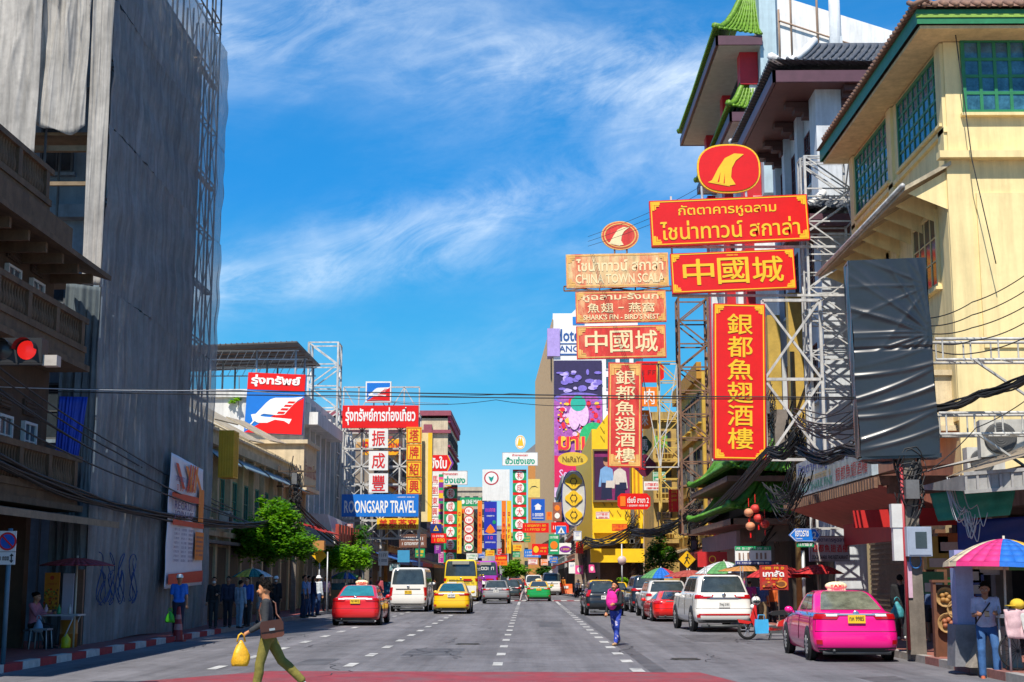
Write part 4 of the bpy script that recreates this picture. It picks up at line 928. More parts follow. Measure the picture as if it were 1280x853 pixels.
# hotel tower with the advertisement
ht = thing('hotel_tower', 'tall hotel tower with white front, ribbed tan side and huge colourful advertisement', 'building', (10, 240, .15))
HY = 225.0; c0 = at(692, 600, HY); x1 = at(800, 600, HY).x; top = at(692, 392, HY).z; hx = c0.x
m = W(ht); m.bb(hx, x1, HY, 300, 8, top); m.bb(hx + 1, x1, HY, 300, .15, 8); m.extr([(hx, HY + .1), (hx, 300), (hx - 2.4, 300)], 'z', 8, top - 1.5, 1)
m.extr([(hx + 3, top), (x1, top), (x1, top + 2), (hx + 5, top + 2)], 'y', HY, 300)
m.build('wall', [M('hotel_white', (.78, .78, .78), .7, .08), M('hotel_tan', (.42, .33, .22), .8, .1)], ht)
m = W(ht)
for k in range(30):
    t = k / 30; m.bar((hx - .05 - 2.4 * t, HY + 75 * t, 8), (hx - .05 - 2.4 * t, HY + 75 * t, top - 1), .16)
m.build('side_fins', M('tan_fins', (.32, .24, .16), .8, .1), ht)
a, b = at(693, 622, HY), at(752, 451, HY); aw, ah = b.x - a.x, b.z - a.z
ad = MB(Matrix.Translation(Vector((a.x, HY - .3, a.z)) - Vector(ht.location)))
def E(cx, cz, rx, rz, mi, dy, a0=0, a1=6.2832, n=28):
    pts = [(aw * (cx + rx * math.cos(a0 + (a1 - a0) * t / n)), -dy, ah * cz + aw * rz * math.sin(a0 + (a1 - a0) * t / n)) for t in range(n)]; ad.add(pts, [tuple(range(n))], mi)
def Pp(pts, mi, dy): ad.add([(aw * p[0], -dy, ah * p[1]) for p in pts], [tuple(range(len(pts)))], mi)
ad.box((aw / 2, .15, ah / 2), (aw, .25, ah), 0)
Pp([(0, .3), (1, .3), (1, .72), (0, .72)], 1, .03); E(.5, .72, .5, .12, 2, .04); E(.5, .715, .44, .09, 1, .05)
for k in range(130):
    r_ = random.Random(k); cx, cz, q = r_.uniform(.06, .95), r_.uniform(.36, .7), r_.uniform(.015, .06)
    E(cx, cz, q, q * r_.uniform(.5, 1.4), (3, 5, 3, 7)[k % 4], .06 + k * .0014, r_.uniform(0, 6), r_.uniform(6.5, 12), 9)
E(.82, .43, .3, .32, 4, .26); E(.42, .58, .12, .26, 5, .27); E(.6, .6, .12, .24, 5, .275); E(.5, .68, .16, .16, 8, .28)
for k in range(26):
    r_ = random.Random(k + 90); E(r_.uniform(.1, .95), r_.uniform(.76, .93), r_.uniform(.03, .1), r_.uniform(.02, .07), 2 if k % 3 else 9, .03 + k * .003, 0, 6.28, 9)
Pp([(0, 0), (1, 0), (1, .3), (0, .3)], 6, .29); Pp([(0, 0), (1, 0), (1, .07), (0, .07)], 5, .3)
put_text(ad, 'มามุ', .08 * aw, .3 * ah, .8 * aw, .44 * ah, -.34, 7, .06); put_text(ad, 'มามุ', .08 * aw, .3 * ah, .8 * aw, .44 * ah, -.38, 3, .02)
put_text(ad, 'Series', .1 * aw, .14 * ah, .55 * aw, .2 * ah, -.34, 5)
ad.build('advertisement', [M('ad_dark', (.03, .02, .08), .5, .2), M('ad_pink', (.42, .1, .42), .5, .4), M('ad_violet', (.22, .16, .6), .5, .3), M('ad_red', (.8, .02, .04), .5, .2), M('ad_green', (.02, .45, .15), .5, .3), M('ad_white', (.8, .5, .75), .5, .3), M('ad_crimson', (.65, .01, .09), .5), M('ad_yellow', (.9, .55, .05), .5), M('ad_teal', (.02, .4, .3), .5), M('ad_lilac', (.5, .4, .8), .5)], ht)
m = MB(Matrix.Translation(Vector((a.x, HY - .06, at(693, 447, HY).z)) - Vector(ht.location)))
put_text(m, 'Hotel B', .02 * aw, 2.6, .82 * aw, 4.6, 0, 0, .02); put_text(m, 'BANGKOK', .02 * aw, .9, .95 * aw, 1.9, 0, 0); m.bb(0, aw, -.03, 0, 2.15, 2.3, 0); m.bb(0, aw, -.03, 0, .35, .6, 0)
m.bb(.4 * aw, .65 * aw, -.03, 0, 5.3, 6.6, 1)
m.build('hotel_lettering', [M('hotel_blue', (.02, .09, .3), .5), M('hotel_mark', (.01, .2, .6), .5)], ht)
m = W(ht); m.bb(hx - .9, hx + 1.1, HY - .35, HY + 3, top - 7, top - 2.5); m.build('purple_corner_sign', M('lavender', (.4, .3, .65), .5), ht)
for k in range(10):
    for i in range(3): win(ht, 'htw', (at(765, 600, HY).x + i * 2.2, HY - .03, 9 + k * 3.2), FC, 1.5, 1.9, 2, 2, [DSTEEL, BGLASS, MATS['hotel_white']])
gh = thing('gabled_house', 'small orange gabled house front beside the tan hotel side', 'building', (1.5, 300, .15))
m = W(gh); A = at(660, 600, 300); m.bb(A.x, A.x + 4, 300, 312, .15, A.z + 6); m.build('wall', M('orange_house', (.5, .22, .06), .8), gh)
m = W(gh); m.extr([(A.x - 1, A.z + 5.4), (A.x + 5, A.z + 5.4), (A.x + 4.5, A.z + 10)], 'y', 299.4, 312); m.build('roof', M('grey_roof', (.2, .2, .22), .7), gh)
# ------------------------------------------------------------------ SIGNS
def outline(W_, H_, shape):
    if shape == 'ellipse': return [(W_ / 2 * math.cos(t * math.pi / 20) * (1 if True else 1), H_ / 2 + H_ / 2 * math.sin(t * math.pi / 20)) for t in range(40)]
    if shape == 'squircle': 
        f = lambda c: math.copysign(abs(c) ** .78, c)
        return [(W_ / 2 * f(math.cos(t * math.pi / 20)), H_ / 2 + H_ / 2 * f(math.sin(t * math.pi / 20))) for t in range(40)]
    if shape == 'hex': return [(-W_ / 2, 0), (W_ / 2 - H_ * .3, 0), (W_ / 2, H_ / 2), (W_ / 2 - H_ * .3, H_), (-W_ / 2, H_)]
    if shape == 'chamfer':
        c = min(W_, H_) * .22; return [(-W_ / 2 + c, 0), (W_ / 2 - c, 0), (W_ / 2, c), (W_ / 2, H_ - c), (W_ / 2 - c, H_), (-W_ / 2 + c, H_), (-W_ / 2, H_ - c), (-W_ / 2, c)]
    if shape == 'arrow': return [(-W_ / 2, H_ / 2), (-W_ / 2 + H_ * .5, 0), (W_ / 2 - H_ * .35, 0), (W_ / 2, H_ / 2), (W_ / 2 - H_ * .35, H_), (-W_ / 2 + H_ * .5, H_)]
    if shape == 'diamond': return [(-W_ / 2, H_ / 2), (0, 0), (W_ / 2, H_ / 2), (0, H_)]
    if shape == 'flower':
        return [(W_ / 2 * (1 - .14 * (1 + math.cos(t * math.pi / 8 + math.pi)) / 2 * 1.4) * math.cos(t * math.pi / 32), H_ / 2 + H_ / 2 * (1 - .14 * (1 + math.cos(t * math.pi / 8 + math.pi)) / 2 * 1.4) * math.sin(t * math.pi / 32)) for t in range(64)]
    return [(-W_ / 2, 0), (W_ / 2, 0), (W_ / 2, H_), (-W_ / 2, H_)]
def sign(lab, box, Y, board, els=(), mats=(), frame=None, fw=.05, shape='rect', tilt=0., depth=.22, cat='sign', name='shop_sign', group=None, corner=None, rim=None, yaw=0.):
    p0, p1 = at(box[0], box[3], Y), at(box[2], box[1], Y)
    pm = at((box[0] + box[2]) / 2, (box[1] + box[3]) / 2, Y)
    W_ = at(box[2], (box[1] + box[3]) / 2, Y).x - at(box[0], (box[1] + box[3]) / 2, Y).x
    H_ = at((box[0] + box[2]) / 2, box[1], Y).z - at((box[0] + box[2]) / 2, box[3], Y).z
    root = thing(name, lab, cat, (pm.x, Y, pm.z - H_ / 2), yaw, group)
    root.rotation_euler = (0, -R(tilt), yaw)
    m = MB(); o_ = outline(W_, H_, shape); m.prism(o_, 0, depth, 0)
    m.build('board', board, root)
    f = fw * min(W_, H_)
    if frame is not None:
        m = MB(); n = len(o_); cx, cz = 0, H_ / 2
        def sc(p, d): 
            if shape in ('rect',): return (math.copysign(abs(p[0]) - d, p[0]), cz + math.copysign(abs(p[1] - cz) - d, p[1] - cz))
            k = 1 - d / (min(W_, H_) / 2); return (p[0] * k, cz + (p[1] - cz) * k)
        A = [sc(p, f * .8) for p in o_]; B = [sc(p, f * 1.6) for p in o_]
        for k in range(n):
            q = (k + 1) % n; m.add([(A[k][0], -.012, A[k][1]), (A[q][0], -.012, A[q][1]), (B[q][0], -.012, B[q][1]), (B[k][0], -.012, B[k][1])], [(0, 1, 2, 3)])
        if corner:
            c = min(W_, H_) * corner
            for sx in (-1, 1):
                for sz in (-1, 1):
                    x, z = sx * (W_ / 2 - f * 1.7), cz + sz * (H_ / 2 - f * 1.7)
                    for (dx, dz, ln, ht_) in ((0, 0, 1, .3), (0, 0, .3, 1), (.35, .35, .55, .16), (.35, .35, .16, .55)):
                        xa, xb = x - sx * c * dx, x - sx * c * (dx + ln); za, zb = z - sz * c * dz, z - sz * c * (dz + ht_)
                        y = -.014 - .003 * (ln > ht_) - .006 * (dx > 0)
                        m.add([(xa, y, za), (xb, y, za), (xb, y, zb), (xa, y, zb)], [(0, 1, 2, 3)])
        m.build('border', frame, root)
    if rim is not None:
        m = MB(); n = len(o_)
        for k in range(n): a, b = o_[k], o_[(k + 1) % n]; m.bar((a[0], depth * .3, a[1]), (b[0], depth * .3, b[1]), min(.09, depth * .45))
        m.build('rim', rim, root)
    if els:
        m = MB(); X = lambda u: -W_ / 2 + W_ * u; Z = lambda v: H_ * v; lay = .016
        for i, e in enumerate(els):
            y = -.016 - .004 * i; k = e[0]
            if k == 't':
                bold = e[7] if len(e) > 7 else .015
                put_text(m, e[1], X(e[2]), Z(e[3]), X(e[4]), Z(e[5]), y, e[6], bold)
            elif k == 'k':      # CJK: several passes thicken the strokes
                n = len(e[1]); col_ = e[7] if len(e) > 7 else False
                for j, ch in enumerate(e[1]):
                    if ch == ' ': continue
                    if col_: z1 = e[5] - (e[5] - e[3]) * (j + .05) / n; z0 = e[5] - (e[5] - e[3]) * (j + .95) / n; u0, u1 = e[2], e[4]
                    else: u0 = e[2] + (e[4] - e[2]) * (j + .06) / n; u1 = e[2] + (e[4] - e[2]) * (j + .94) / n; z0, z1 = e[3], e[5]
                    d = (X(u1) - X(u0)) * .013
                    for q, (dx, dz) in enumerate(((0, 0), (d, 0), (-d, 0), (0, d * .8), (d * .7, -d * .6))): put_text(m, ch, X(u0) + dx, Z(z0) + dz, X(u1) + dx, Z(z1) + dz, y - .0015 * q, e[6], 0)
            elif k == 's': scrawl(m, X(e[1]), Z(e[2]), X(e[3]), Z(e[4]), y, e[5], e[6] if len(e) > 6 else None, i + 3)
            elif k == 'p': m.add([(X(u), y, Z(v)) for u, v in e[1]], [tuple(range(len(e[1])))], e[2])
            elif k == 'r': m.quad((X(e[1]), y, Z(e[2])), (X(e[3]), y, Z(e[2])), (X(e[3]), y, Z(e[4])), (X(e[1]), y, Z(e[4])), e[5])
            elif k == 'e': m.add([(X(e[1]) + e[3] * W_ * math.cos(t * .2618), y, Z(e[2]) + e[4] * H_ * math.sin(t * .2618)) for t in range(24)], [tuple(range(24))], e[5])
            elif k == 'o':      # ring
                for t in range(24):
                    a, b = t * .2618, (t + 1) * .2618
                    m.add([(X(e[1]) + r_ * e[3] * W_ * math.cos(q), y, Z(e[2]) + r_ * e[4] * H_ * math.sin(q)) for r_, q in ((1, a), (1, b), (e[6], b), (e[6], a))], [(0, 1, 2, 3)], e[5])
        m.build('lettering', list(mats), root, fix=False)
    root['w'] = W_; root['h'] = H_
    del root['w'], root['h']
    return root, W_, H_
def legs(root, mat_, bars):
    m = MB()
    for a, b, r_ in bars: m.bar(a, b, r_, 5)
    m.build('supports', mat_, root)
LETW = M('white_lettering', (.82, .82, .8), .5, .06); LETR = M('red_lettering', (.65, .01, .015), .5, .08)
FG = M('faded_gold', (.8, .45, .13), .65, .25); OLDR = peel('weathered_red_board', (.72, .04, .035), (.72, .2, .12), .5, .75); OLDP = peel('peeling_board', (.85, .6, .3), (.68, .16, .08), .46, .62)
# --- the new red restaurant signs on the right
YN = 51.2
FIN = lambda m0: ('p', [(.3, .2), (.62, .15), (.5, .3), (.56, .55), (.84, .82), (.66, .84), (.44, .68)], m0)
FINS = [('p', [(.14, .2), (.5, .1), (.52, .2), (.38, .35), (.3, .3)], 0), ('p', [(.2, .22), (.48, .12), (.6, .14), (.53, .3), (.55, .5), (.62, .66), (.76, .8), (.6, .82), (.44, .72), (.32, .5)], 0)]
sign('bright red and yellow shark-fin emblem on top of the new restaurant signs', (874, 182, 949, 239), YN, RED, FINS + [('p', [(.3, .2), (.36, .42), (.33, .2)], 1), ('p', [(.4, .17), (.43, .4), (.42, .17)], 1)], [YEL, RED], None, shape='squircle', rim=YEL, depth=.3, name='emblem_sign', tilt=1)
o, w1, h1 = sign('bright red board with two rows of yellow Thai lettering below the emblem', (814, 247, 1012, 304), YN, RED, [('t', 'กัตตาคารหูฉลาม', .18, .58, .8, .87, 0, .012), ('t', 'ไชน่าทาวน์ สกาล่า', .06, .12, .94, .53, 0, .012)], [YEL], GOLD, .03, tilt=2.4, corner=.17)
legs(o, STEEL, [((w1 * -.16, .1, h1), (w1 * -.16, .1, h1 + .5), .05), ((w1 * .12, .1, h1), (w1 * .12, .1, h1 + .5), .05)])
sign('bright red board with three large yellow Chinese characters, newer of the two', (840, 314, 995, 364), YN, RED, [('k', '中國城', .08, .19, .92, .83, 0), ('s', .45, .88, .55, .92, 0, 12)], [YEL], GOLD, .03, tilt=2.3, corner=.17)
sign('bright red upright board with a column of six yellow Chinese characters', (890, 379, 955, 574), YN, RED, [('k', '銀都魚翅酒樓', .27, .06, .75, .94, 0, True)], [YEL], GOLD, .03, tilt=-1.2, corner=.15)
# --- old faded signs
YO = 74.0
sign('faded red oval shark-fin emblem above the old restaurant boards', (753, 278, 797, 311), YO, OLDR, FINS, [CREAM], FG, .05, shape='ellipse', name='emblem_sign', rim=FG, depth=.25)
o, w1, h1 = sign('faded peeling board with cream Thai and English lettering over the road', (708, 317, 836, 359), YO, OLDP, [('t', 'ไชน่าทาวน์ สกาล่า', .1, .48, .95, .86, 0, .02), ('t', 'CHINA TOWN SCALA', .09, .12, .96, .4, 0, .02)], [CREAM], FG, .04, tilt=1, corner=.2)
legs(o, RUST, [((w1 * -.02, .1, h1), (w1 * -.02, .1, h1 + .35), .05), ((w1 * .1, .1, h1), (w1 * .1, .1, h1 + .35), .05)])
sign('faded red board advertising shark fin and bird nest in three lines', (720, 364, 833, 403), YO, peel('half_peeled_red', (.72, .11, .06), (.8, .45, .22), .5, .66), [('t', 'หูฉลาม-รังนก', .08, .66, .92, .94, 0, .02), ('k', '魚翅 燕窩', .12, .32, .88, .62, 0), ('r', .47, .45, .53, .49, 0), ('t', "SHARK'S FIN - BIRD'S NEST", .08, .09, .92, .26, 0, .02)], [CREAM], FG, .04, tilt=1, corner=.2)
sign('faded red board with three cream Chinese characters, older of the two', (721, 407, 833, 448), YO, OLDR, [('k', '中國城', .08, .18, .92, .84, 0)], [CREAM], FG, .04, tilt=1, corner=.22)
sign('faded red upright board with six cream Chinese characters over the road', (759, 453, 801, 584), YO, OLDR, [('k', '銀都魚翅酒樓', .22, .04, .8, .93, 0, True)], [CREAM], FG, .05, tilt=-1, corner=.3)
# --- lattice masts of those signs
def lattice(lab, mat_, fn, base, name='lattice_mast', cat='lattice mast'):
    t = thing(name, lab, cat, base); m = W(t); fn(m); m.build('steelwork', mat_, t); return t
a, b = at(1018, 560, 51.6), at(1062, 195, 51.6)
lattice('tall white-grey lattice mast between the new red signs and the yellow building', WSTEEL, lambda m: (truss(m, a.x, b.x, 51.6, 52.7, 3.5, b.z, 1.25, .06, .035), truss(m, a.x - .1, b.x + .3, 51.9, 52.4, 10, b.z, 1.6, .04, .03)), (a.x + .5, 52, 3.5))
a2, b2 = at(958, 575, 51.5), at(1024, 376, 51.5)
lattice('white steel X-braced frame beside the new upright red sign', WSTEEL, lambda m: (xframe(m, a2.x, b2.x, 51.45, a2.z, b2.z, 1, 2, .075, .06), m.bar((at(840, 374, 51.5).x, 51.5, b2.z + .2), (b2.x + 1.2, 51.5, b2.z + .2), .06), m.bar((at(890, 579, 51.5).x, 51.5, a2.z), (b2.x + 1.2, 51.5, a2.z), .06), m.bar((at(815, 310, 51.5).x, 51.5, at(900, 309, 51.5).z), (b2.x + 1, 51.5, at(900, 309, 51.5).z), .06), m.bar((at(840, 306, 51.5).x, 51.6, at(840, 330, 51.5).z), (at(840, 306, 51.5).x, 51.6, at(840, 245, 51.5).z), .05)), (a2.x + 1, 51.5, a2.z), 'sign_lattice', 'lattice')
a3, b3 = at(852, 590, 75.5), at(884, 372, 75.5)
lattice('dark rusty lattice mast left of the new upright red sign', RUST, lambda m: (truss(m, a3.x, b3.x, 75.5, 76.8, 4, b3.z, 1.25, .08, .05), xframe(m, at(705, 300, 75).x, b3.x, 75.6, at(800, 361, 75).z, at(800, 362, 75).z + .3, 4, 1, .05, .04)), (a3.x + .5, 76, 3.5))
a4, b4 = at(803, 584, 75), at(846, 455, 75)
lattice('thin white triangulated frame behind the faded upright sign', WSTEEL, lambda m: (xframe(m, a4.x, b4.x, 75.1, a4.z, b4.z, 2, 1, .045, .035, False), m.bar((a4.x, 75.1, a4.z), (b4.x, 75.1, a4.z + 3), .03)), (a4.x + 1, 75, a4.z), 'sign_lattice', 'lattice')
YST = M('yellow_steel', (.6, .4, .08), .6, .25)
a5, b5 = at(826, 600, 84), at(848, 452, 84)
lattice('yellow painted lattice mast beside the mustard shophouse', YST, lambda m: truss(m, a5.x, b5.x, 84, 85, 4, b5.z, 1.2, .07, .04), (a5.x + .5, 84.5, 4))
# --- hanging signs behind
sign('plain red corner board partly hidden behind the faded upright sign', (790, 452, 830, 478), 92, RED, [('s', .2, .35, .9, .6, 0, 5)], [M('dark_red_letters', (.2, .01, .01), .5)], shape='chamfer')
sign('orange board with one white Chinese character behind the faded upright sign', (798, 484, 824, 508), 95, ORANGE, [('k', '肉', .25, .1, .8, .9, 0)], [LETW])
sign('orange octagonal board with a white Chinese character', (798, 513, 815, 536), 96, ORANGE, [('k', '來', .2, .15, .75, .85, 0)], [LETW], shape='chamfer')
sign('dark green scalloped plaque with a white Chinese character', (797, 545, 815, 568), 97, M('dark_green_plaque', (.01, .07, .04), .4), [('k', '馬', .15, .2, .75, .8, 0)], [LETW], shape='flower')
sign('dark maroon scalloped plaque under the dark green one', (792, 568, 820, 596), 96, M('maroon_plaque', (.12, .01, .04), .4), [('k', '記', .2, .3, .6, .7, 0)], [RED], shape='flower')
sign('red rounded sign with white Thai lettering over the cable-wrapped pole', (772, 617, 813, 637), 86, RED, [('t', 'เซี่ยงี้ สาขา 2', .3, .4, .95, .8, 0, .02), ('s', .3, .18, .92, .3, 0, 14), ('r', .08, .2, .24, .82, 1)], [LETW, ORANGE], shape='chamfer')
NV = M('navy_rim', (.02, .02, .25), .4)
o, w1, h1 = sign('blue pill-shaped outline sign holding three yellow flower plaques', (703, 589, 731, 657), 108, M('pill_back', (.55, .55, .5), .6), [], [], shape='squircle', rim=NV, depth=.3)
m = MB(); m2 = MB()
for k in range(3):
    pts = [(p[0], p[1] + h1 * (.05 + .31 * k)) for p in outline(w1 * .78, h1 * .28, 'flower')]; m.prism(pts, -.12, -.03); cz = h1 * (.05 + .31 * k + .14)
    m2.lathe([(w1 * .12, -.13), (w1 * .15, -.13)], 14, (0, 0, cz), 'Y'); [m2.bar((sx * w1 * .16, -.14, cz), (sx * w1 * .05, -.14, cz + w1 * .2 * sz), .02) for sx in (-1, 1) for sz in (-1, 1)]
m.build('flower_plaques', YEL, o); m2.build('symbols', BLACK, o)
sign('yellow oval sign with a brown bow and brand lettering before the hotel tower', (698, 566, 734, 582), 107, M('sign_olive_yellow', (.7, .5, .06), .5), [('t', 'NaRaYa', .14, .25, .86, .7, 0, .02)], [M('olive_letters', (.2, .13, .02), .5)], None, shape='ellipse', rim=YEL, depth=.12)
# --- far right cluster
sign('white sign with green Thai lettering above the right gold-shop column', (628, 566, 672, 582), 150, WHITE, [('t', 'ฮั่วเซ่งเฮง', .08, .1, .92, .66, 0, .03), ('t', 'ห้างทองตรา', .28, .72, .72, .9, 1, .02)], [M('teal_green_letters', (.0, .33, .2), .5), LETR], rim=STEEL, depth=.1)
sign('gold and white oval emblem above the right white gold-shop sign', (644, 544, 657, 562), 150, WHITE, [('p', [(.2, .25), (.8, .25), (.62, .9), (.5, .6), (.38, .9)], 0)], [GOLD], GOLD, .06, shape='ellipse', name='emblem_sign')
def goldcol(lab, x0, y0, x1, y1, Y, txt):
    n = len(txt); els = []
    for k in range(n):
        v1 = 1 - k / n; v0 = 1 - (k + 1) / n; d = v1 - v0
        els += [('r', .0, v0 + .12 * d, 1, v1 - .12 * d, 2), ('e', .5, (v0 + v1) / 2, .33, d * .4, 1), ('k', txt[k], .28, v0 + .2 * d, .72, v1 - .2 * d, 0)]
    sign(lab, (x0, y0, x1, y1), Y, RED, els, [LETR, LETW, GREEN], depth=.3)
goldcol('tall red, white and green column of round character panels, right of the street', 641, 587, 658, 678, 150.5, '和成興大金行')
goldcol('tall red, white and green column of round character panels, left of the street', 555, 609, 571, 705, 128, '和成興大金行')
sign('white sign with green Thai lettering above the left gold-shop column', (536, 589, 584, 606), 127, WHITE, [('t', 'ฮั่วเซ่งเฮง', .1, .1, .95, .62, 0, .03), ('t', 'ห้างทองตรา', .35, .7, .75, .9, 1, .02)], [MATS['teal_green_letters'], LETR], rim=STEEL, depth=.1)
WB = sign('white billboard with a round red and green bird logo over the street end', (603, 587, 637, 626), 200, WHITE, [('e', .33, .72, .27, .22, 1), ('e', .33, .72, .22, .18, 2), ('p', [(.22, .78), (.34, .74), (.42, .8), (.4, .7), (.35, .62), (.33, .58), (.27, .66)], 0)], [M('bird_teal', (.0, .3, .25), .5), M('ring_red', (.5, .03, .05), .5), LETW], depth=.4, name='billboard', cat='billboard')
sign('blue square sign with a white house mark', (664, 624, 681, 651), 175, BLUE, [('p', [(.3, .5), (.7, .5), (.7, .66), (.8, .66), (.5, .8), (.2, .66), (.3, .66)], 0), ('s', .1, .2, .9, .36, 0, 5), ('r', .1, .1, .9, .13, 0)], [LETW])
sign('yellow square sign with a curved black smile line', (660, 599, 675, 622), 178, M('pale_yellow', (.8, .6, .15), .5), [('p', [(.1, .4), (.3, .55), (.6, .58), (.9, .5), (.6, .63), (.3, .6)], 0)], [BLACK])
sign('long red sign with yellow characters under the blue square sign', (653, 654, 686, 666), 140, RED, [('s', .1, .2, .9, .45, 0, 9), ('s', .1, .6, .9, .85, 0, 10)], [YEL])
sign('red sign with a gold round crest far down the street', (665, 680, 685, 694), 128, RED, [('e', .25, .5, .17, .3, 0), ('s', .5, .55, .92, .72, 0, 5), ('s', .5, .25, .92, .42, 0, 5)], [YEL])
sign('blue sign with white writing behind the red crest sign', (655, 687, 676, 697), 131, SKYB, [('s', .08, .5, .9, .8, 0, 8), ('s', .08, .15, .9, .35, 0, 12)], [LETW])
sign('green upright sign with an orange picture', (686, 668, 699, 693), 126, GREEN, [('s', .1, .78, .9, .92, 0, 6), ('e', .5, .45, .35, .2, 1), ('r', .15, .15, .85, .22, 0)], [LETW, ORANGE])
sign('purple and white sign with yellow writing near the cable-hung pole', (699, 679, 714, 693), 124, WHITE, [('e', .5, .45, .48, .3, 0), ('s', .15, .35, .85, .55, 1, 5)], [PURPLE, YEL])
sign('red arched sign above the blue pedestrian sign', (689, 653, 711, 666), 122, RED, [('s', .1, .3, .9, .7, 0, 7)], [LETW])
sign('blue square pedestrian sign with a white triangle', (695, 658, 708, 668), 119, SKYB, [('p', [(.15, .12), (.85, .12), (.5, .9)], 0), ('p', [(.4, .2), (.6, .2), (.5, .65)], 1)], [LETW, BLACK])
sign('red and orange round-topped sign low over the far traffic', (619, 694, 634, 707), 150, ORANGE, [('r', .0, .5, 1, 1, 0), ('s', .1, .6, .9, .85, 1, 6), ('s', .1, .15, .9, .35, 0, 6)], [RED, YEL])
sign('brown patterned picture board left of the blue pill sign', (691, 628, 702, 652), 132, M('brown_board', (.3, .1, .06), .6, .3), [('e', .5, .7, .3, .15, 0), ('e', .5, .3, .3, .15, 1)], [ORANGE, LETW])
sign('white upright sign on the dark pole near the far crossing', (711, 703, 719, 717), 120, WHITE, [('s', .2, .6, .8, .8, 0, 3)], [BLUE])
# pink placards
for bx_, lab in (((719, 707, 729, 718), 'pink placard with a white figure beside the far pole'), ((736, 706, 744, 716), 'small red-pink placard under the yellow shop canopy')):
    sign(lab, bx_, 118, PINK, [('e', .5, .5, .25, .3, 0)], [LETW], depth=.05, name='placard')
# --- left signs
BIRD = [('p', [(0, 0), (1, .87), (1, 0)], 1), ('p', [(.1, .4), (.18, .42), (.355, .7), (.42, .78), (.5, .82), (.81, .84), (.99, .87), (.9, .78), (.81, .66), (.68, .43), (.53, .41), (.32, .43), (.27, .4), (.27, .37), (.355, .36), (.81, .33), (.77, .21), (.68, .28), (.52, .3), (.39, .22), (.23, .21), (.17, .25), (.05, .05), (.02, .05), (.14, .25)], 0)] + [('p', [(.74 - .055 * k, .75 - .085 * k), (.86 - .055 * k, .75 - .085 * k), (.83 - .055 * k, .7 - .085 * k), (.71 - .055 * k, .7 - .085 * k)], 1) for k in range(4)]
def sq(f, v0, v1):
    r = []
    for e in f: r.append(('p', [(u, v0 + (v1 - v0) * v) for u, v in e[1]], e[2]))
    return r
sign('big square hoarding with white bird emblem on blue and red above the cream shops', (306, 467, 378, 542), 78.5, SKYB, [('r', 0, .72, 1, 1, 1)] + [('p', [(0, 0), (1, .61), (1, 0)], 1)] + sq(BIRD[1:], .02, .72) + [('t', 'รุ่งทรัพย์', .06, .77, .92, .97, 0, .04)], [LETW, RED], tilt=-2.5, depth=.4, name='hoarding', cat='billboard')
sign('small white-framed square sign with the same bird emblem on top of the lattice frame', (457, 477, 489, 503), 90.5, WHITE, [('r', .05, .06, .95, .93, 2)] + [('p', [(.05, .06), (.95, .75), (.95, .06)], 1)] + sq(BIRD[1:], .12, .82), [LETW, RED, SKYB], depth=.3)
sign('long red board with white Thai lettering below the small bird sign', (428, 507, 523, 535), 90.5, RED, [('t', 'รุ่งทรัพย์การท่องเที่ยว', .04, .12, .96, .92, 0, .03)], [LETW], depth=.3)
for k, ch in enumerate('振成豐'):
    y0 = (536, 564, 592)[k]
    sign('white square panel with one red character, %s of the three' % ('top', 'middle', 'bottom')[k], (461, y0, 485, y0 + 24), 90.4, WHITE, [('k', ch, .12, .1, .88, .9, 0)], [LETR], depth=.15)
for k, ch in enumerate('塔牌紹興'):
    y0 = 534 + 21.3 * k
    sign('yellow panel with one red character, %s in its stack of four' % ('topmost', 'second', 'third', 'lowest')[k], (508, y0, 527, y0 + 20.3), 90.3, YEL, [('k', ch, .16, .14, .84, .86, 0)], [LETR], LETR, .05, depth=.15)
sign('tall narrow cream and yellow fin with a curved foot behind the yellow panels', (527, 541, 540, 652), 91, M('cream_fin', (.75, .6, .3), .6, .15), [('r', .6, 0, 1, 1, 0)], [YEL], depth=.5)
sign('orange board with Thai lettering behind the white character panels', (452, 549, 503, 569), 94.5, M('amber_panel', (.85, .4, .01), .45), [('t', 'เอ', .02, .2, .18, .85, 0, .03), ('t', 'งนก', .66, .2, .97, .75, 0, .03)], [LETR], depth=.2)
sign('bright blue board with white capital lettering at the foot of the lattice frame', (427, 618, 523, 646), 89.5, SKYB, [('t', 'ROONGSARP TRAVEL', .035, .16, .965, .72, 0, .02), ('s', .72, .84, .95, .9, 0, 14)], [LETW], depth=.3)
sign('yellow board with four red characters tucked under the blue board', (471, 648, 523, 662), 91.0, YEL, [('k', '美泰燕窩', .04, .08, .96, .92, 0)], [LETR], depth=.2)
sign('dark brown carved board with two lines of pale lettering', (499, 668, 533, 685), 106, M('brown_carved', (.2, .08, .05), .6, .25), [('s', .08, .55, .92, .82, 0, 11), ('s', .1, .2, .9, .42, 0, 9)], [LETW], M('brown_edge', (.12, .05, .03), .6), .05, depth=.25)
HEXM = [M('stripe_purple', (.2, .03, .35), .5)]
sign('red arrow-ended gold-shop sign with white Thai lettering and purple tips', (537, 569, 567, 589), 121, RED, [('p', [(.82, .0), (1, .5), (.82, 1), (.76, 1), (.92, .5), (.76, 0)], 1), ('p', [(.76, 0), (.92, .5), (.76, 1), (.73, 1), (.88, .5), (.73, 0)], 2), ('t', 'จังใบ', .02, .15, .72, .92, 0, .03)], [LETW, HEXM[0], YEL], shape='hex', depth=.3)
els = []
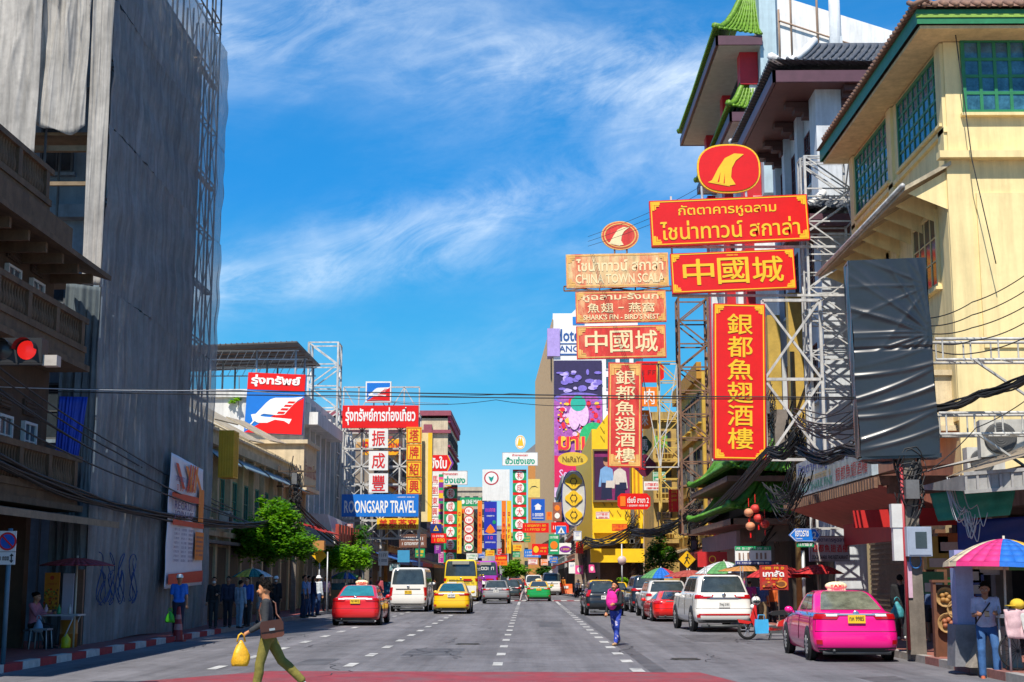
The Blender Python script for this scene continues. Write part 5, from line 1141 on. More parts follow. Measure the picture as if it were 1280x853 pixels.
for k, ch in enumerate('馬劉東興利'): v1 = 1 - k / 5; v0 = v1 - .2; els += [('r', 0, v0 + .01, .62, v1 - .01, 1), ('k', ch, .06, v0 + .03, .56, v1 - .03, 0)] + [('p', [(.62, v0 + q * .05), (1, v0 + q * .05), (1, v0 + q * .05 + .05), (.62, v0 + q * .05 + .05)], 2 + (k + q) % 4) for q in range(4)]
sign('white column of red characters edged with rainbow stripes', (539, 593, 554, 660), 124, WHITE, els, [LETR, LETW, PURPLE, YEL, PINK, GREEN], depth=.25)
sign('small navy triangle sign above a red hanging sign', (538, 655, 552, 666), 112, M('navy_panel', (.01, .03, .2), .4), [('p', [(.25, .2), (.75, .2), (.5, .85)], 0), ('p', [(.4, .3), (.6, .3), (.5, .6)], 1)], [YEL, BLUE])
sign('small red hanging sign with two white and gold lines', (539, 667, 558, 679), 111, RED, [('s', .1, .6, .9, .85, 0, 7), ('s', .2, .15, .9, .5, 1, 4)], [LETW, YEL])
sign('green sign with white capital lettering across from the white billboard', (575, 622, 602, 633), 150, GREEN, [('t', 'LINE MAN', .28, .25, .95, .75, 0, .02), ('e', .14, .5, .08, .25, 0)], [LETW], depth=.15)
els = []
for k in range(5): v = .9 - .2 * k; els += [('e', .5, v, .5, .096, 3 if k == 4 else 0), ('e', .5, v, .4, .075, 1), ('s', .22, v - .03, .78, v + .03, 2, 3)]
sign('column of round red-rimmed white discs, lowest one green', (580, 633, 592, 690), 146, M('column_cream', (.6, .5, .3), .6), els, [LETR, LETW, RED, GREEN], depth=.2)
sign('orange character sign beside the column of round discs', (572, 636, 580, 651), 143, ORANGE, [('k', '成', .1, .1, .9, .9, 0)], [LETR])
sign('tall deep blue banner with pink writing and an orange flower', (605, 627, 621, 686), 165, M('deep_blue', (.015, .03, .4), .45), [('s', .12, .78, .88, .86, 0, 5), ('s', .2, .68, .8, .71, 2, 9), ('p', [(.1, .36), (.3, .46), (.5, .52), (.7, .46), (.9, .36), (.6, .32), (.4, .32)], 1), ('e', .8, .56, .14, .04, 3), ('r', 0, .3, 1, .31, 2), ('s', .3, .2, .7, .27, 0, 2), ('s', .1, .12, .9, .15, 2, 9)], [PINK, ORANGE, LETW, GREEN], name='banner', cat='banner')
for x0, lab in ((627, 'tall orange strip sign with faint characters, beside a yellow one'), (633.5, 'tall golden yellow strip sign beside the right gold-shop column'), (571.5, 'tall golden strip sign beside the left gold-shop column'), (597, 'tall amber strip sign left of the deep blue banner')):
    sign(lab, (x0, 626, x0 + 5.5, 692), 168 if x0 > 600 else 142, ORANGE if x0 in (627, 597) else YEL, [('s', .2, .06 + .11 * q, .8, .13 + .11 * q, 0, 1) for q in range(8)], [LETR], depth=.2)
sign('grey-white hanging clinic sign on the pole by the far white van', (473, 689, 485, 707), 92, WHITE, [('s', .1, .6, .9, .85, 0, 4), ('s', .1, .25, .9, .45, 0, 4)], [M('grey_letters', (.2, .2, .22), .5)], depth=.15)
sign('pale blue blank board under the brown carved board', (497, 688, 512, 703), 104, M('pale_blue_board', (.05, .3, .55), .5), depth=.08, name='blank_board')
sign('orange boxy hanging sign in the leaves over the left pavement', (391, 676, 405, 688), 66, M('dull_orange', (.5, .22, .06), .6), depth=.5, name='hanging_box')
# --- street-side signs on the right
sign('white signboard with Thai, red Chinese and dark English lines hanging under the canopy', (1012, 670, 1062, 702), 46, M('signboard_greyish', (.5, .46, .46), .6, .15), [('t', 'กัตตาคารหูฉลาม', .12, .72, .94, .94, 0, .015), ('k', '銀都魚翅酒樓', .06, .36, .96, .66, 1), ('t', 'SCALA SHARK FINS RESTAURANT', .05, .08, .95, .24, 2, .02)], [M('navy_letters', (.03, .03, .12), .5), LETR, BLACK], M('brown_rim', (.15, .08, .05), .6), .02, depth=.15)
a = at(1003, 770, 44.5)
sn = sign('blue arrow-shaped street name sign on the golden lamp post', (986, 661, 1026, 677), 43.8, SKYB, [('t', 'เยาวราช', .2, .38, .62, .86, 0, .02), ('t', 'Yaowarat', .2, .16, .42, .3, 0), ('t', '2', .74, .22, .86, .76, 0, .02)], [LETW], LETW, .03, shape='arrow', depth=.05, name='street_name_sign')[0]
sign('small green plate under the blue street name sign', (996, 678, 1018, 684), 43.85, GREEN, [('s', .1, .2, .9, .8, 0, 9)], [LETW], depth=.04, name='small_plate')
sign('red menu board on a stand with white Thai lettering and food pictures', (950, 707, 985, 738), 43.0, M('menu_red', (.5, .02, .015), .5, .12), [('t', 'เกาลัด', .1, .54, .86, .8, 0, .04), ('s', .1, .84, .4, .95, 1, 4), ('s', .5, .84, .92, .95, 1, 5), ('s', .2, .42, .8, .5, 1, 9), ('e', .75, .25, .2, .15, 2), ('e', .75, .25, .14, .1, 3), ('e', .25, .26, .2, .13, 4)] + [('e', .12 + .09 * k, .16 + .08 * (k % 3), .05, .04, 3 if k % 2 else 2) for k in range(6)], [LETW, YEL, M('food_orange', (.7, .25, .03), .5), M('food_brown', (.2, .07, .02), .5), M('food_red', (.4, .05, .03), .5)], M('menu_frame', (.3, .05, .03), .5), .03, name='menu_board', depth=.08)
sign('white menu board with a green header and navy footer', (919, 683, 964, 706), 51, WHITE, [('r', 0, .78, 1, 1, 0), ('r', 0, 0, 1, .2, 1), ('s', .04, .82, .96, .94, 2, 18), ('s', .04, .04, .96, .14, 2, 20)] + [('s', .08 + .12 * k, .3, .15 + .12 * k, .68, 3, 1) for k in range(7)], [GREEN, M('navy_footer', (.02, .03, .18), .5), LETW, M('brown_pics', (.3, .2, .15), .5)], depth=.08, name='menu_board')
sign('plain red banner with a gold emblem behind the pedestrian sign', (872, 690, 909, 709), 58, M('banner_cloth_red', (.5, .012, .015), .6, .15), [('o', .5, .5, .12, .25, 0, .75)], [GOLD], depth=.03, name='banner', cat='banner')
sign('small red upright poster by the street stalls', (863, 721, 876, 735), 57, RED, [('s', .1, .7, .9, .9, 0, 4), ('e', .5, .35, .35, .2, 1)], [YEL, ORANGE], depth=.04, name='stall_poster', cat='poster')
sign('red cloth sign under the orange parasol', (893, 722, 915, 734), 53, M('red_cloth', (.5, .03, .02), .7), [('s', .1, .3, .9, .7, 0, 4)], [YEL], depth=.04, name='stall_banner', cat='banner')
# yellow diamond pedestrian warning sign on its own post
p = gnd(860, 762, .15)
pw = thing('pedestrian_sign', 'yellow diamond warning sign with a black walking figure', 'road sign', (p.x, p.y, .15))
A, B = at(850, 709, p.y), at(871, 690, p.y); s_ = (B.x - A.x) / 2; cz = (A.z + B.z) / 2 - .15
m = MB(); m.prism([(-s_, cz), (0, cz - s_), (s_, cz), (0, cz + s_)], -.03, 0); m.build('plate', M('warning_yellow', (.85, .48, .01), .4), pw)
m = MB(); y = -.035
m.bar((-.02, y, cz + .02), (.02, y, cz + .16), .035, 5); m.ball((.03, y, cz + .24), .045); m.bar((-.02, y, cz), (-.14, y, cz - .22), .025, 5); m.bar((-.01, y, cz), (.1, y, cz - .22), .025, 5); m.bar((.02, y, cz + .15), (.14, y, cz + .03), .02, 5); m.bar((.02, y, cz + .15), (-.1, y, cz + .06), .02, 5); m.build('walking_figure', BLACK, pw)
m = MB(); m.bar((0, .04, 0), (0, .04, cz + s_ * .9), .035, 8); m.build('post', STEEL, pw)

# --- small signs crowding the far street
far_ = [((543, 682, 551, 692), 118, PURPLE, LETW, 'small purple sign below the red hanging sign on the left'), ((519, 686, 531, 697), 108, GREEN, YEL, 'small dark green sign under the brown carved board'), ((548, 690, 556, 704), 128, M('magenta_lantern', (.5, .02, .3), .5), LETW, 'small magenta upright sign left of the bus'), ((557, 596, 564, 608), 135, YEL, LETR, 'little yellow sign peeping over the left gold-shop sign'),
 ((563, 700, 576, 707), 150, RED, YEL, 'low red strip sign above the yellow bus'), ((583, 692, 597, 700), 158, WHITE, GREEN, 'low white sign with green writing above the bus roof'), ((598, 690, 606, 698), 172, BLUE, LETW, 'tiny blue sign left of the deep blue banner foot'), ((607, 688, 618, 695), 176, YEL, LETR, 'tiny yellow sign under the deep blue banner'), ((622, 686, 632, 693), 182, RED, LETW, 'tiny red sign above the round-topped sign'), ((641, 681, 652, 689), 160, YEL, LETR, 'small yellow sign at the foot of the right gold-shop column'),
 ((641, 690, 650, 697), 166, GREEN, LETW, 'small green sign below the right gold-shop column'), ((660, 699, 672, 706), 138, WHITE, LETR, 'small white sign with red writing over the far vans'), ((676, 699, 685, 707), 136, ORANGE, LETW, 'small orange sign right of the far vans'), ((687, 696, 697, 704), 132, SKYB, YEL, 'small blue sign with yellow writing below the green upright sign'), ((717, 664, 727, 676), 116, WHITE, BLUE, 'small white and blue sign in front of the cable-hung pole'), ((720, 678, 729, 692), 117, RED, YEL, 'small red upright sign beside the cable-hung pole'),
 ((683, 640, 690, 650), 150, ORANGE, LETR, 'small orange square sign right of the blue house sign'), ((655, 670, 663, 678), 145, GREEN, YEL, 'small green square sign left of the red crest sign'), ((816, 590, 832, 602), 88, GREEN, LETW, 'green sign with white writing beside the yellow lattice mast'), ((818, 545, 834, 560), 90, M('lime_panel', (.25, .5, .05), .5), GREEN, 'lime green sign high beside the yellow lattice mast'), ((805, 602, 826, 613), 87, WHITE, LETR, 'white sign with red writing near the red rounded sign'), ((836, 612, 850, 640), 82, RED, YEL, 'red upright sign with yellow marks beside the rusty lattice mast'), ((822, 640, 838, 650), 84, M('tan_panel', (.5, .38, .2), .6), BLACK, 'tan sign with dark writing above the conical tree'),
 ((745, 640, 762, 649), 110, WHITE, LETR, 'white sign on the yellow shop wall below the poster'), ((765, 655, 784, 664), 109, ORANGE, LETR, 'orange sign over the yellow shop canopy'), ((430, 655, 441, 672), 84, M('dusty_pink_sign', (.5, .2, .18), .6), LETW, 'dusty pink upright sign beside the red slatted signboard'), ((487, 705, 500, 714), 98, M('dusty_teal', (.05, .25, .3), .6), LETW, 'dusty teal sign over the blue-curtained stall')]
for bx_, Y, bm_, lm, lab in far_:
    w_, h_ = bx_[2] - bx_[0], bx_[3] - bx_[1]
    if w_ >= h_: e_ = [('s', .08, .5, .92, .85, 0, max(4, int(w_ / 1.7))), ('s', .15, .14, .85, .36, 0, max(4, int(w_ / 1.5)))]
    else: e_ = [('s', .2, .06 + q * .19, .8, .06 + q * .19 + .14, 0, 1) for q in range(5)]
    sign(lab, bx_, Y, bm_, e_, [lm], lm if len(lab) % 3 == 0 else None, .05, depth=.15)
# ------------------------------------------------------------------ VEHICLES
TYRE = M('tyre_rubber', (.018, .018, .019), .8, .2); RIMM = M('alloy_rim', (.45, .46, .48), .35, .1, metal=.7); TRIMB = M('black_trim', (.02, .02, .022), .5, .1)
CGL = M('car_glass', (.04, .055, .06), .06, .4, spec=.9); TAIL = M('tail_lamp_red', (.45, .005, .008), .2, .05, coat=.6); CHR = M('chrome', (.65, .66, .68), .2, .05, metal=.9)
PLW = M('number_plate_white', (.7, .7, .68), .5, .05); PLY = M('number_plate_yellow', (.8, .5, .02), .5, .05); PLT = M('plate_ink', (.02, .02, .02), .5)
AMB = M('amber_lens', (.7, .2, .01), .25, .05); WLEN = M('white_lens', (.75, .75, .75), .2, .05)
def paint(key, c): return M(key, c, .28, .03, 1.0, coat=.7)
NS = 64
def rrect(hw, yr, yf, rr, rf):
    """closed outline starting at the middle of the rear, going to +x, front, -x"""
    pts = []
    def arc(cx, cy, r, a0, n):
        for k in range(n): a = a0 + (math.pi / 2) * k / (n - 1); pts.append((cx + r * math.cos(a), cy + r * math.sin(a)))
    for k in range(6): pts.append(((hw - rr) * k / 6, yr))
    arc(hw - rr, yr + rr, rr, -math.pi / 2, 7)
    for k in range(1, 13): pts.append((hw, yr + rr + (yf - rf - yr - rr) * k / 13))
    arc(hw - rf, yf - rf, rf, 0, 7)
    return pts
class Loft:
    """car body as stacked rounded rectangles; s runs round from the rear centre, t runs up the slices"""
    def __init__(s, slices):
        s.rings = []
        for (z, hw, yr, yf, rr, rf, dz) in slices:
            h = rrect(hw, yr, yf, rr, rf)
            h += [((hw - rf) * (1 - k / 5), yf) for k in range(1, 5)]
            h = h + [(0, yf)]
            full = h + [(-x, y) for x, y in h[-2:0:-1]]
            r = []
            for x, y in full:
                t = max(0., min(1., (y - yr) / max(yf - yr, .1)))
                bow = 0
                r.append(Vector((x, y, z + (dz(t) if callable(dz) else dz * t))))
            s.rings.append(r)
        s.n = len(s.rings[0]); s.half = (s.n) // 2
    def pt(s, i, j, off=0):
        p = s.rings[j][i % s.n]
        if off:
            a = s.rings[j][(i + 1) % s.n] - s.rings[j][(i - 1) % s.n]
            j0, j1 = max(0, j - 1), min(len(s.rings) - 1, j + 1); b = s.rings[j1][i % s.n] - s.rings[j0][i % s.n]
            nn = a.cross(b); nn.normalize(); p = p + nn * off
        return p
    def body(s, m, cap=True):
        vs = [p for r in s.rings for p in r]; n = s.n
        fs = [(j * n + i, j * n + (i + 1) % n, (j + 1) * n + (i + 1) % n, (j + 1) * n + i) for j in range(len(s.rings) - 1) for i in range(n)]
        m.add(vs, fs, 0, True)
        if cap:
            for r in (s.rings[-1],):
                h = s.half
                m.add(r, [tuple(range(s.n))], 0, True)
            m.add(s.rings[0], [tuple(range(s.n))[::-1]], 0)
    def surf(s, fi, fj, off):
        """bilinear sample at fractional indices, pushed out along the local normal"""
        i0, j0 = math.floor(fi), min(int(fj), len(s.rings) - 2); u, v = fi - i0, fj - j0
        a, b = s.rings[j0][i0 % s.n], s.rings[j0][(i0 + 1) % s.n]; c, d = s.rings[j0 + 1][i0 % s.n], s.rings[j0 + 1][(i0 + 1) % s.n]
        p = (a * (1 - u) + b * u) * (1 - v) + (c * (1 - u) + d * u) * v
        nn = ((b - a) * (1 - v) + (d - c) * v).cross((c - a) * (1 - u) + (d - b) * u)
        if nn.length > 1e-9: nn.normalize()
        return p + nn * off
    def patch(s, m, i0, i1, j0, j1, off=.008, mi=0, ni=None, nj=None, i0b=None, i1b=None):
        ni = ni or max(1, int(abs(i1 - i0) * 1.5)); nj = nj or max(1, int(abs(j1 - j0) * 3)); vs = []
        i0b = i0 if i0b is None else i0b; i1b = i1 if i1b is None else i1b
        for b in range(nj + 1):
            v = b / nj
            for a in range(ni + 1):
                u = a / ni; vs.append(s.surf((i0 * (1 - v) + i0b * v) * (1 - u) + (i1 * (1 - v) + i1b * v) * u, j0 + (j1 - j0) * v, off))
        m.add(vs, [(b * (ni + 1) + a, b * (ni + 1) + a + 1, (b + 1) * (ni + 1) + a + 1, (b + 1) * (ni + 1) + a) for b in range(nj) for a in range(ni)], mi, True)
# slices: z, half width, rear y, front y, rear corner radius, front corner radius, z change towards the front
def sedan(L, W_, H, fl=0.):
    h = W_ / 2; s = H / 1.46
    hood = lambda t: -.0 if t < .55 else -.26 * ((t - .55) / .45) ** 1.3
    return [(.2, h - .1, .12, L - .12, .25, .3, 0), (.26, h - .03, .04, L - .04, .25, .34, 0), (.42, h, .0, L, .26, .4, 0), (.6, h, .01, L, .28, .45, 0), (.68, h - .005, .04, L - .02, .28, .5, 0),
            (.86 * s, h - .02, .05, L - .08, .28, .5, lambda t: .5 * hood(t)), (.97 * s, h - .05, .06, L - .12, .27, .5, hood), (1.01 * s, h - .1, .12, L - .2, .25, .5, hood),
            (1.03 * s, h - .13, .5, L - 1.2, .2, .5, lambda t: -.06 * t), (1.22 * s, h - .2, .88, L - 1.62, .2, .4, 0), (1.38 * s, h - .27, 1.25, L - 1.95, .2, .35, 0), (1.44 * s, h - .36, 1.42, L - 2.15, .2, .3, 0), (1.46 * s, h - .5, 1.7, L - 2.4, .2, .3, 0)]
def suv(L, W_, H, rake=.25):
    h = W_ / 2; s = H / 1.75
    hood = lambda t: 0 if t < .68 else -.14 * ((t - .68) / .32) ** 1.3
    return [(.3, h - .12, .14, L - .14, .22, .3, 0), (.36, h - .03, .05, L - .04, .22, .34, 0), (.52, h, .0, L, .24, .4, 0), (.72, h, .02, L, .25, .45, 0), (.8, h - .005, .07, L - .02, .25, .5, 0),
            (1.0 * s, h - .02, .08, L - .06, .24, .5, lambda t: .5 * hood(t)), (1.12 * s, h - .04, .1, L - .1, .24, .5, hood), (1.16 * s, h - .07, .13, L - .18, .22, .5, hood),
            (1.18 * s, h - .09, .16, L - 1.15, .2, .5, 0), (1.42 * s, h - .15, .16 + rake * .6, L - 1.55, .2, .4, 0), (1.64 * s, h - .21, .16 + rake * 1.1, L - 1.85, .2, .35, 0), (1.72 * s, h - .28, .16 + rake * 1.1, L - 2.05, .2, .3, 0), (1.75 * s, h - .42, .3 + rake * 1.3, L - 2.3, .2, .3, 0)]
def boxy(L, W_, H, fr=.5, rake=.1, low=.28):
    h = W_ / 2; q = H - low
    return [(low, h - .08, .1, L - .1, .18, .3, 0), (low + .06, h - .02, .03, L - .04, .18, .32, 0), (low + .22 * q, h, .0, L, .18, .34, 0), (low + .3 * q, h, .01, L, .18, .35, 0), (low + .34 * q, h, .02, L - .04, .18, .35, 0),
            (low + .42 * q, h - .01, .03, L - .1, .18, .36, 0), (low + .5 * q, h - .02, .03, L - .18, .18, .38, 0), (low + .52 * q, h - .025, .03, L - .2, .18, .38, 0),
            (low + .54 * q, h - .03, .03, L - .3, .18, .38, 0), (low + .72 * q, h - .06, .05 + rake * .4, L - fr * .9, .18, .35, 0), (low + .9 * q, h - .1, .07 + rake * .8, L - fr * 1.25, .2, .35, 0), (low + .97 * q, h - .17, .12 + rake, L - fr * 1.4, .22, .3, 0), (H, h - .32, .25 + rake, L - fr * 1.6, .22, .3, 0)]
def wheel(root, x, y, r, w_=.2, side=1, five=True):
    t = MB(); t.lathe([(r * .62, -w_ / 2), (r * .9, -w_ / 2), (r, -w_ / 2 + .04), (r, w_ / 2 - .04), (r * .9, w_ / 2), (r * .62, w_ / 2)], 22, (0, 0, 0), 'X')
    o = t.build('wheel', TYRE, root); o.location = (x, y, r)
    m = MB(); d = side * (w_ / 2 - .015); m.lathe([(0, d + side * .02), (.05, d + side * .02), (.06, d), (r * .2, d)], 14, (0, 0, 0), 'X')
    for k in range(10 if five else 6):
        a = k * math.pi * 2 / (10 if five else 6); m.bar((d, r * .1 * math.cos(a), r * .1 * math.sin(a)), (d, r * .6 * math.cos(a), r * .6 * math.sin(a)), .03, 4)
    m.lathe([(r * .56, d), (r * .63, d + side * .012), (r * .66, d - side * .02)], 22, (0, 0, 0), 'X'); m.lathe([(0, d - side * .06), (r * .62, d - side * .06)], 16, (0, 0, 0), 'X', 1)
    m.build('rim', [RIMM, TRIMB], o)
def car(lab, cat, x, y, rz, kind, L, W_, H, pm, name='car', roofm=None, lamps='wide', plate=PLW, text='กข 1234', rear_glass=CGL, taxi=None, group=None, wheels=None, twotone=None, glasstop=None, stripes=False, wr=.33, side_glass=True, spoiler=False, heads=None):
    root = thing(name, lab, cat, (x, y, 0), rz, group)
    sl_ = {'sedan': sedan, 'suv': suv, 'boxy': boxy}[kind](L, W_, H)
    F = Loft(sl_); n = F.n; hw = W_ / 2
    mats = [pm, roofm or pm, TRIMB]
    m = MB(); F.body(m); b = m.build('body', [pm], root)
    if roofm or twotone:
        m = MB(); F.patch(m, -n / 2, n / 2, 7.5 if roofm else 4.2, 11.98, .006, 0, n * 1, 14); m.add([F.surf(i, 12, .006) for i in range(n)], [tuple(range(n))], 0, True); m.build('roof_panel', roofm or twotone, root)
    lo, hi = (8.15, 10.85)
    m = MB(); F.patch(m, -8, 8, lo, hi, .012, 0, 16, 8, -7.6, 7.6); m.build('rear_window', rear_glass, root)
    h2 = F.half
    m = MB(); F.patch(m, h2 - 5, h2 + 5, lo, hi, .012, 0, 10, 8); m.build('windscreen', CGL, root)
    if side_glass:
        for sg in (1, -1):
            for (a, b_) in ((13.6, 17.6), (18.0, 23.2)) if kind != 'boxy' else ((12.8, 16.2), (16.5, 20), (20.3, 24.2)):
                m = MB(); i0, i1 = sorted((sg * a, sg * b_)); F.patch(m, i0, i1, lo + .1, hi - .15, .012, 0, 6, 8); m.build('side_window', CGL, root)
    # lamps
    for sg in (1, -1):
        if lamps == 'wide': i0, i1, j0, j1 = 4.2, 11.5, 5.15, 6.1
        elif lamps == 'suv': i0, i1, j0, j1 = 3.6, 11.8, 5.2, 6.4
        elif lamps == 'tall': i0, i1, j0, j1 = 7.2, 11.5, 2.6, 5.9
        elif lamps == 'pillar': i0, i1, j0, j1 = 7.8, 11.5, 5.0, 8.6
        else: i0, i1, j0, j1 = 6.5, 11.3, 5.1, 6.4
        m = MB(); a, b_ = sorted((sg * i0, sg * i1)); F.patch(m, a, b_, j0, j1, .015, 0, 10, 4, *( (sg * (i0 - .6), sg * i1) if sg > 0 else (sg * i1, sg * (i0 - .6)) ))
        if lamps in ('wide', 'suv'): a2, b2 = sorted((sg * i0, sg * (i0 + 2.6))); F.patch(m, a2, b2, j0 + .55, j1 - .05, .019, 1, 5, 2)
        m.build('tail_light', [TAIL, WLEN], root)
        m = MB(); a, b_ = sorted((h2 + sg * 5.5, h2 + sg * 9.5)); F.patch(m, a, b_, 5, 6, .012, 0, 8, 2); m.build('headlight', heads or WLEN, root)
        m = MB(); a, b_ = sorted((sg * 7.5, sg * 9.6)); F.patch(m, a, b_, 1.7, 2.2, .012, 0, 4, 1); m.build('reflector', TAIL, root)
    # plate, bumper trim, badge
    zp = F.surf(0, 5.0 if kind == 'sedan' else 4.2, .02); pw_, ph_ = .36, .17
    m = MB(); m.box((0, zp.y - .015, zp.z + .02), (pw_, .02, ph_), 0); put_text(m, text, -pw_ * .42, zp.z - .02, pw_ * .42, zp.z + .075, zp.y - .028, 1, .02); m.build('number_plate', [plate, PLT], root)
    m = MB(); F.patch(m, -5, 5, 5.9 if kind == 'sedan' else 5.2, 6.25 if kind == 'sedan' else 5.45, .02, 0, 8, 1); m.build('boot_trim', CHR if kind == 'sedan' else TRIMB, root)
    m = MB(); F.patch(m, -9.5, 9.5, .25, 1.25, .012, 0, 18, 2); m.build('rear_bumper', TRIMB, root)
    m = MB(); m.lathe([(0, 0), (.06, 0), (.07, .01)], 14, (0, F.surf(0, 6.4, .02).y - .02, F.surf(0, 6.4, 0).z), 'Y'); m.build('badge', CHR, root)
    # wheels and arches
    wy = wheels or (.92, L - .88)
    for yy in wy:
        for sg in (1, -1):
            m = MB(); m.lathe([(0, 0), (wr + .055, 0), (wr + .06, -.02 * sg)], 22, (sg * (hw + .004), yy, wr + .01), 'X'); m.build('wheel_arch', TRIMB, root)
            wheel(root, sg * (hw - .075), yy, wr, .2, sg)
    for sg in (1, -1):
        m = MB(); m.ball((sg * (hw + .06), L - 1.72 if kind != 'boxy' else L - .9, 1.02 * H / 1.46 if kind == 'sedan' else H * .63), (.1, .06, .075)); m.bar((sg * (hw - .05), L - 1.7 if kind != 'boxy' else L - .9, .97 * H / 1.46 if kind == 'sedan' else H * .6), (sg * (hw + .06), L - 1.72 if kind != 'boxy' else L - .9, 1.0 * H / 1.46 if kind == 'sedan' else H * .62), .03); m.build('wing_mirror', pm, root)
        for q in ((14.5, ), (20.3, )):
            p = F.surf(sg * q[0], 6.2, .015); m = MB(); m.box(p, (.03, .2, .035)); m.build('door_handle', CHR if kind != 'boxy' else TRIMB, root)
    if kind != 'boxy' or True:
        m = MB()
        for sg in (1, -1):
            for q in (13.2, 17.8, 23.4): m.tube([F.surf(sg * q, j, .006) for j in (2, 3, 4, 5, 6, 7)], .006, 4)
        jb = 3.4; m.tube([F.surf(i, jb, .004) for i in range(-10, 11)], .006, 4)
        for sg in (1, -1): m.tube([F.surf(sg * 10, j_ / 2, .004) for j_ in range(7, 15)], .006, 4)
        m.build('door_gaps', TRIMB, root)
        m = MB(); m.bar((-hw * .55, -.0, .24), (-hw * .55, .3, .24), .03, 8); m.bar((-W_ * .4, .12, .2), (W_ * .4, .12, .2), .05, 6); m.build('exhaust', DSTEEL, root)
    if taxi:
        m = MB(); m.ball((0, 2.1, H + .09), (.25, .09, .1), 18, 10); m.box((0, 2.1, H + .01), (.4, .1, .04))
        put_text(m, taxi, -.15, H + .06, .15, H + .125, 2.1 - .094, 1, .02); m.build('roof_sign', [M('taxi_sign_cream', (.85, .72, .45), .4), LETR], root)
    if stripes:
        for sg in (1, -1):
            m = MB(); i0, i1 = sorted((sg * 10.5, sg * 24)); F.patch(m, i0, i1, 5.6, 6.7, .01, 0, 16, 2); m.build('side_stripe', M('taxi_blue', (.03, .2, .6), .3, .03, coat=.6), root)
            m = MB(); p = F.surf(sg * 9, 6, 0)
    return root, F
def spot(px, py, z=0): p = gnd(px, py, z); return p.x, p.y
# pink taxi
CAB = M('taxi_cabin_glass', (.16, .17, .12), .1, .5, 4, spec=.9)
pk, F = car('bright pink taxi with a blue side stripe parked by the concrete post', 'taxi', 6.88, 30.4, R(-1), 'sedan', 4.6, 1.77, 1.47, paint('pink_paint', (.85, .006, .23)), 'taxi', plate=PLY, text='ทห 9985', rear_glass=CAB, taxi='TAXI', stripes=True)
m = MB()
for x in (-.38, .38): m.ball((x, 1.35, 1.17), (.12, .07, .09), 10, 6)
m.build('headrest', M('pale_headrest', (.55, .6, .2), .7), pk)
m = MB(); F.patch(m, -10.8, -3.6, 6.15, 6.5, .018, 0, 10, 1); F.patch(m, 3.6, 10.8, 6.15, 6.5, .018, 0, 10, 1); m.build('lamp_trim', CHR, pk)
red_, F = car('red taxi seen from behind on the left lane with a teal rear window', 'taxi', -6.35, 53.0, R(0), 'sedan', 4.6, 1.77, 1.47, paint('red_taxi_paint', (.62, .012, .014)), 'taxi', plate=PLY, text='ทย 4412', rear_glass=M('teal_glass', (.03, .2, .24), .1, .3, spec=.9), taxi='TAXI')
car('yellow taxi following the white van on the left lane', 'taxi', -3.72, 70, R(0), 'sedan', 4.6, 1.77, 1.47, paint('taxi_yellow_paint', (.85, .5, .008)), 'taxi', plate=PLW, text='มก 2207', rear_glass=M('blue_rear_glass', (.02, .09, .12), .1, .3, spec=.9))
car('green and yellow two-tone taxi driving towards the far crossing', 'taxi', .8, 107, R(0), 'sedan', 4.6, 1.77, 1.47, paint('taxi_green_paint', (.01, .3, .06)), 'taxi', plate=PLY, text='มข 551', taxi='TAXI', roofm=paint('taxi_yellow_paint', (.85, .5, .008)))
van, F = car('white high-roofed passenger van on the left lane', 'van', -6.15, 74, R(0), 'boxy', 5.4, 1.9, 2.25, paint('van_white', (.8, .78, .74)), 'passenger_van', lamps='tall', plate=PLY, text='30-1124', wheels=(1.1, 4.3))
car('white van waiting at the far crossing, the larger of two', 'van', 2.35, 143, R(0), 'boxy', 5.2, 1.9, 2.2, paint('van_white', (.8, .78, .74)), 'passenger_van', lamps='tall', plate=PLY, wheels=(1.1, 4.2))
car('white van half hidden behind the other far white van', 'van', .6, 150, R(0), 'boxy', 5.2, 1.8, 2.0, paint('van_white2', (.7, .7, .68)), 'passenger_van', lamps='tall', wheels=(1.1, 4.2))
car('silver grey crossover car behind the yellow bus', 'car', -2.15, 97, R(0), 'suv', 4.4, 1.82, 1.55, paint('silver_grey', (.24, .24, .25)), 'crossover_car', lamps='wide', wr=.34)
car('white car with a red roof between the crossover and the green taxi', 'car', -.95, 122, R(0), 'suv', 4.4, 1.8, 1.65, paint('pearl_white', (.7, .62, .56)), 'crossover_car', lamps='pillar', roofm=paint('roof_red', (.6, .03, .02)))
car('dark small car beside the silver crossover', 'car', -1.4, 112, R(0), 'suv', 4.2, 1.75, 1.55, paint('dark_green_black', (.02, .03, .03)), 'small_car')
car('black hatchback driving away past the orange cones', 'car', 3.55, 66.5, R(2), 'suv', 4.2, 1.76, 1.55, paint('black_paint_car', (.012, .016, .022)), 'hatchback_car', lamps='pillar', text='ชก 78')
car('dark navy car with yellow roof lamps parked farthest right', 'car', 4.3, 84, R(1), 'suv', 4.3, 1.8, 1.6, paint('navy_paint', (.015, .02, .05)), 'parked_car', roofm=paint('taxi_yellow_paint', (.85, .5, .008)), lamps='pillar')
car('dark blue-black tall sport utility car parked behind the white one', 'car', 6.15, 72.5, R(2), 'suv', 4.8, 1.9, 1.85, paint('blue_black', (.012, .02, .035)), 'parked_car', lamps='suv', wr=.38)
car('small dark car with a yellow roof squeezed before the tall dark one', 'car', 4.75, 78.2, R(1), 'suv', 4.2, 1.7, 1.5, paint('slate_paint', (.03, .05, .09)), 'parked_car', roofm=paint('taxi_yellow_paint', (.85, .5, .008)), lamps='small')
car('pale silver sport utility car parked behind the red sports car', 'car', 6.15, 63.3, R(2), 'suv', 4.7, 1.95, 1.62, paint('pale_silver', (.58, .57, .55)), 'parked_car', lamps='small', wr=.37)
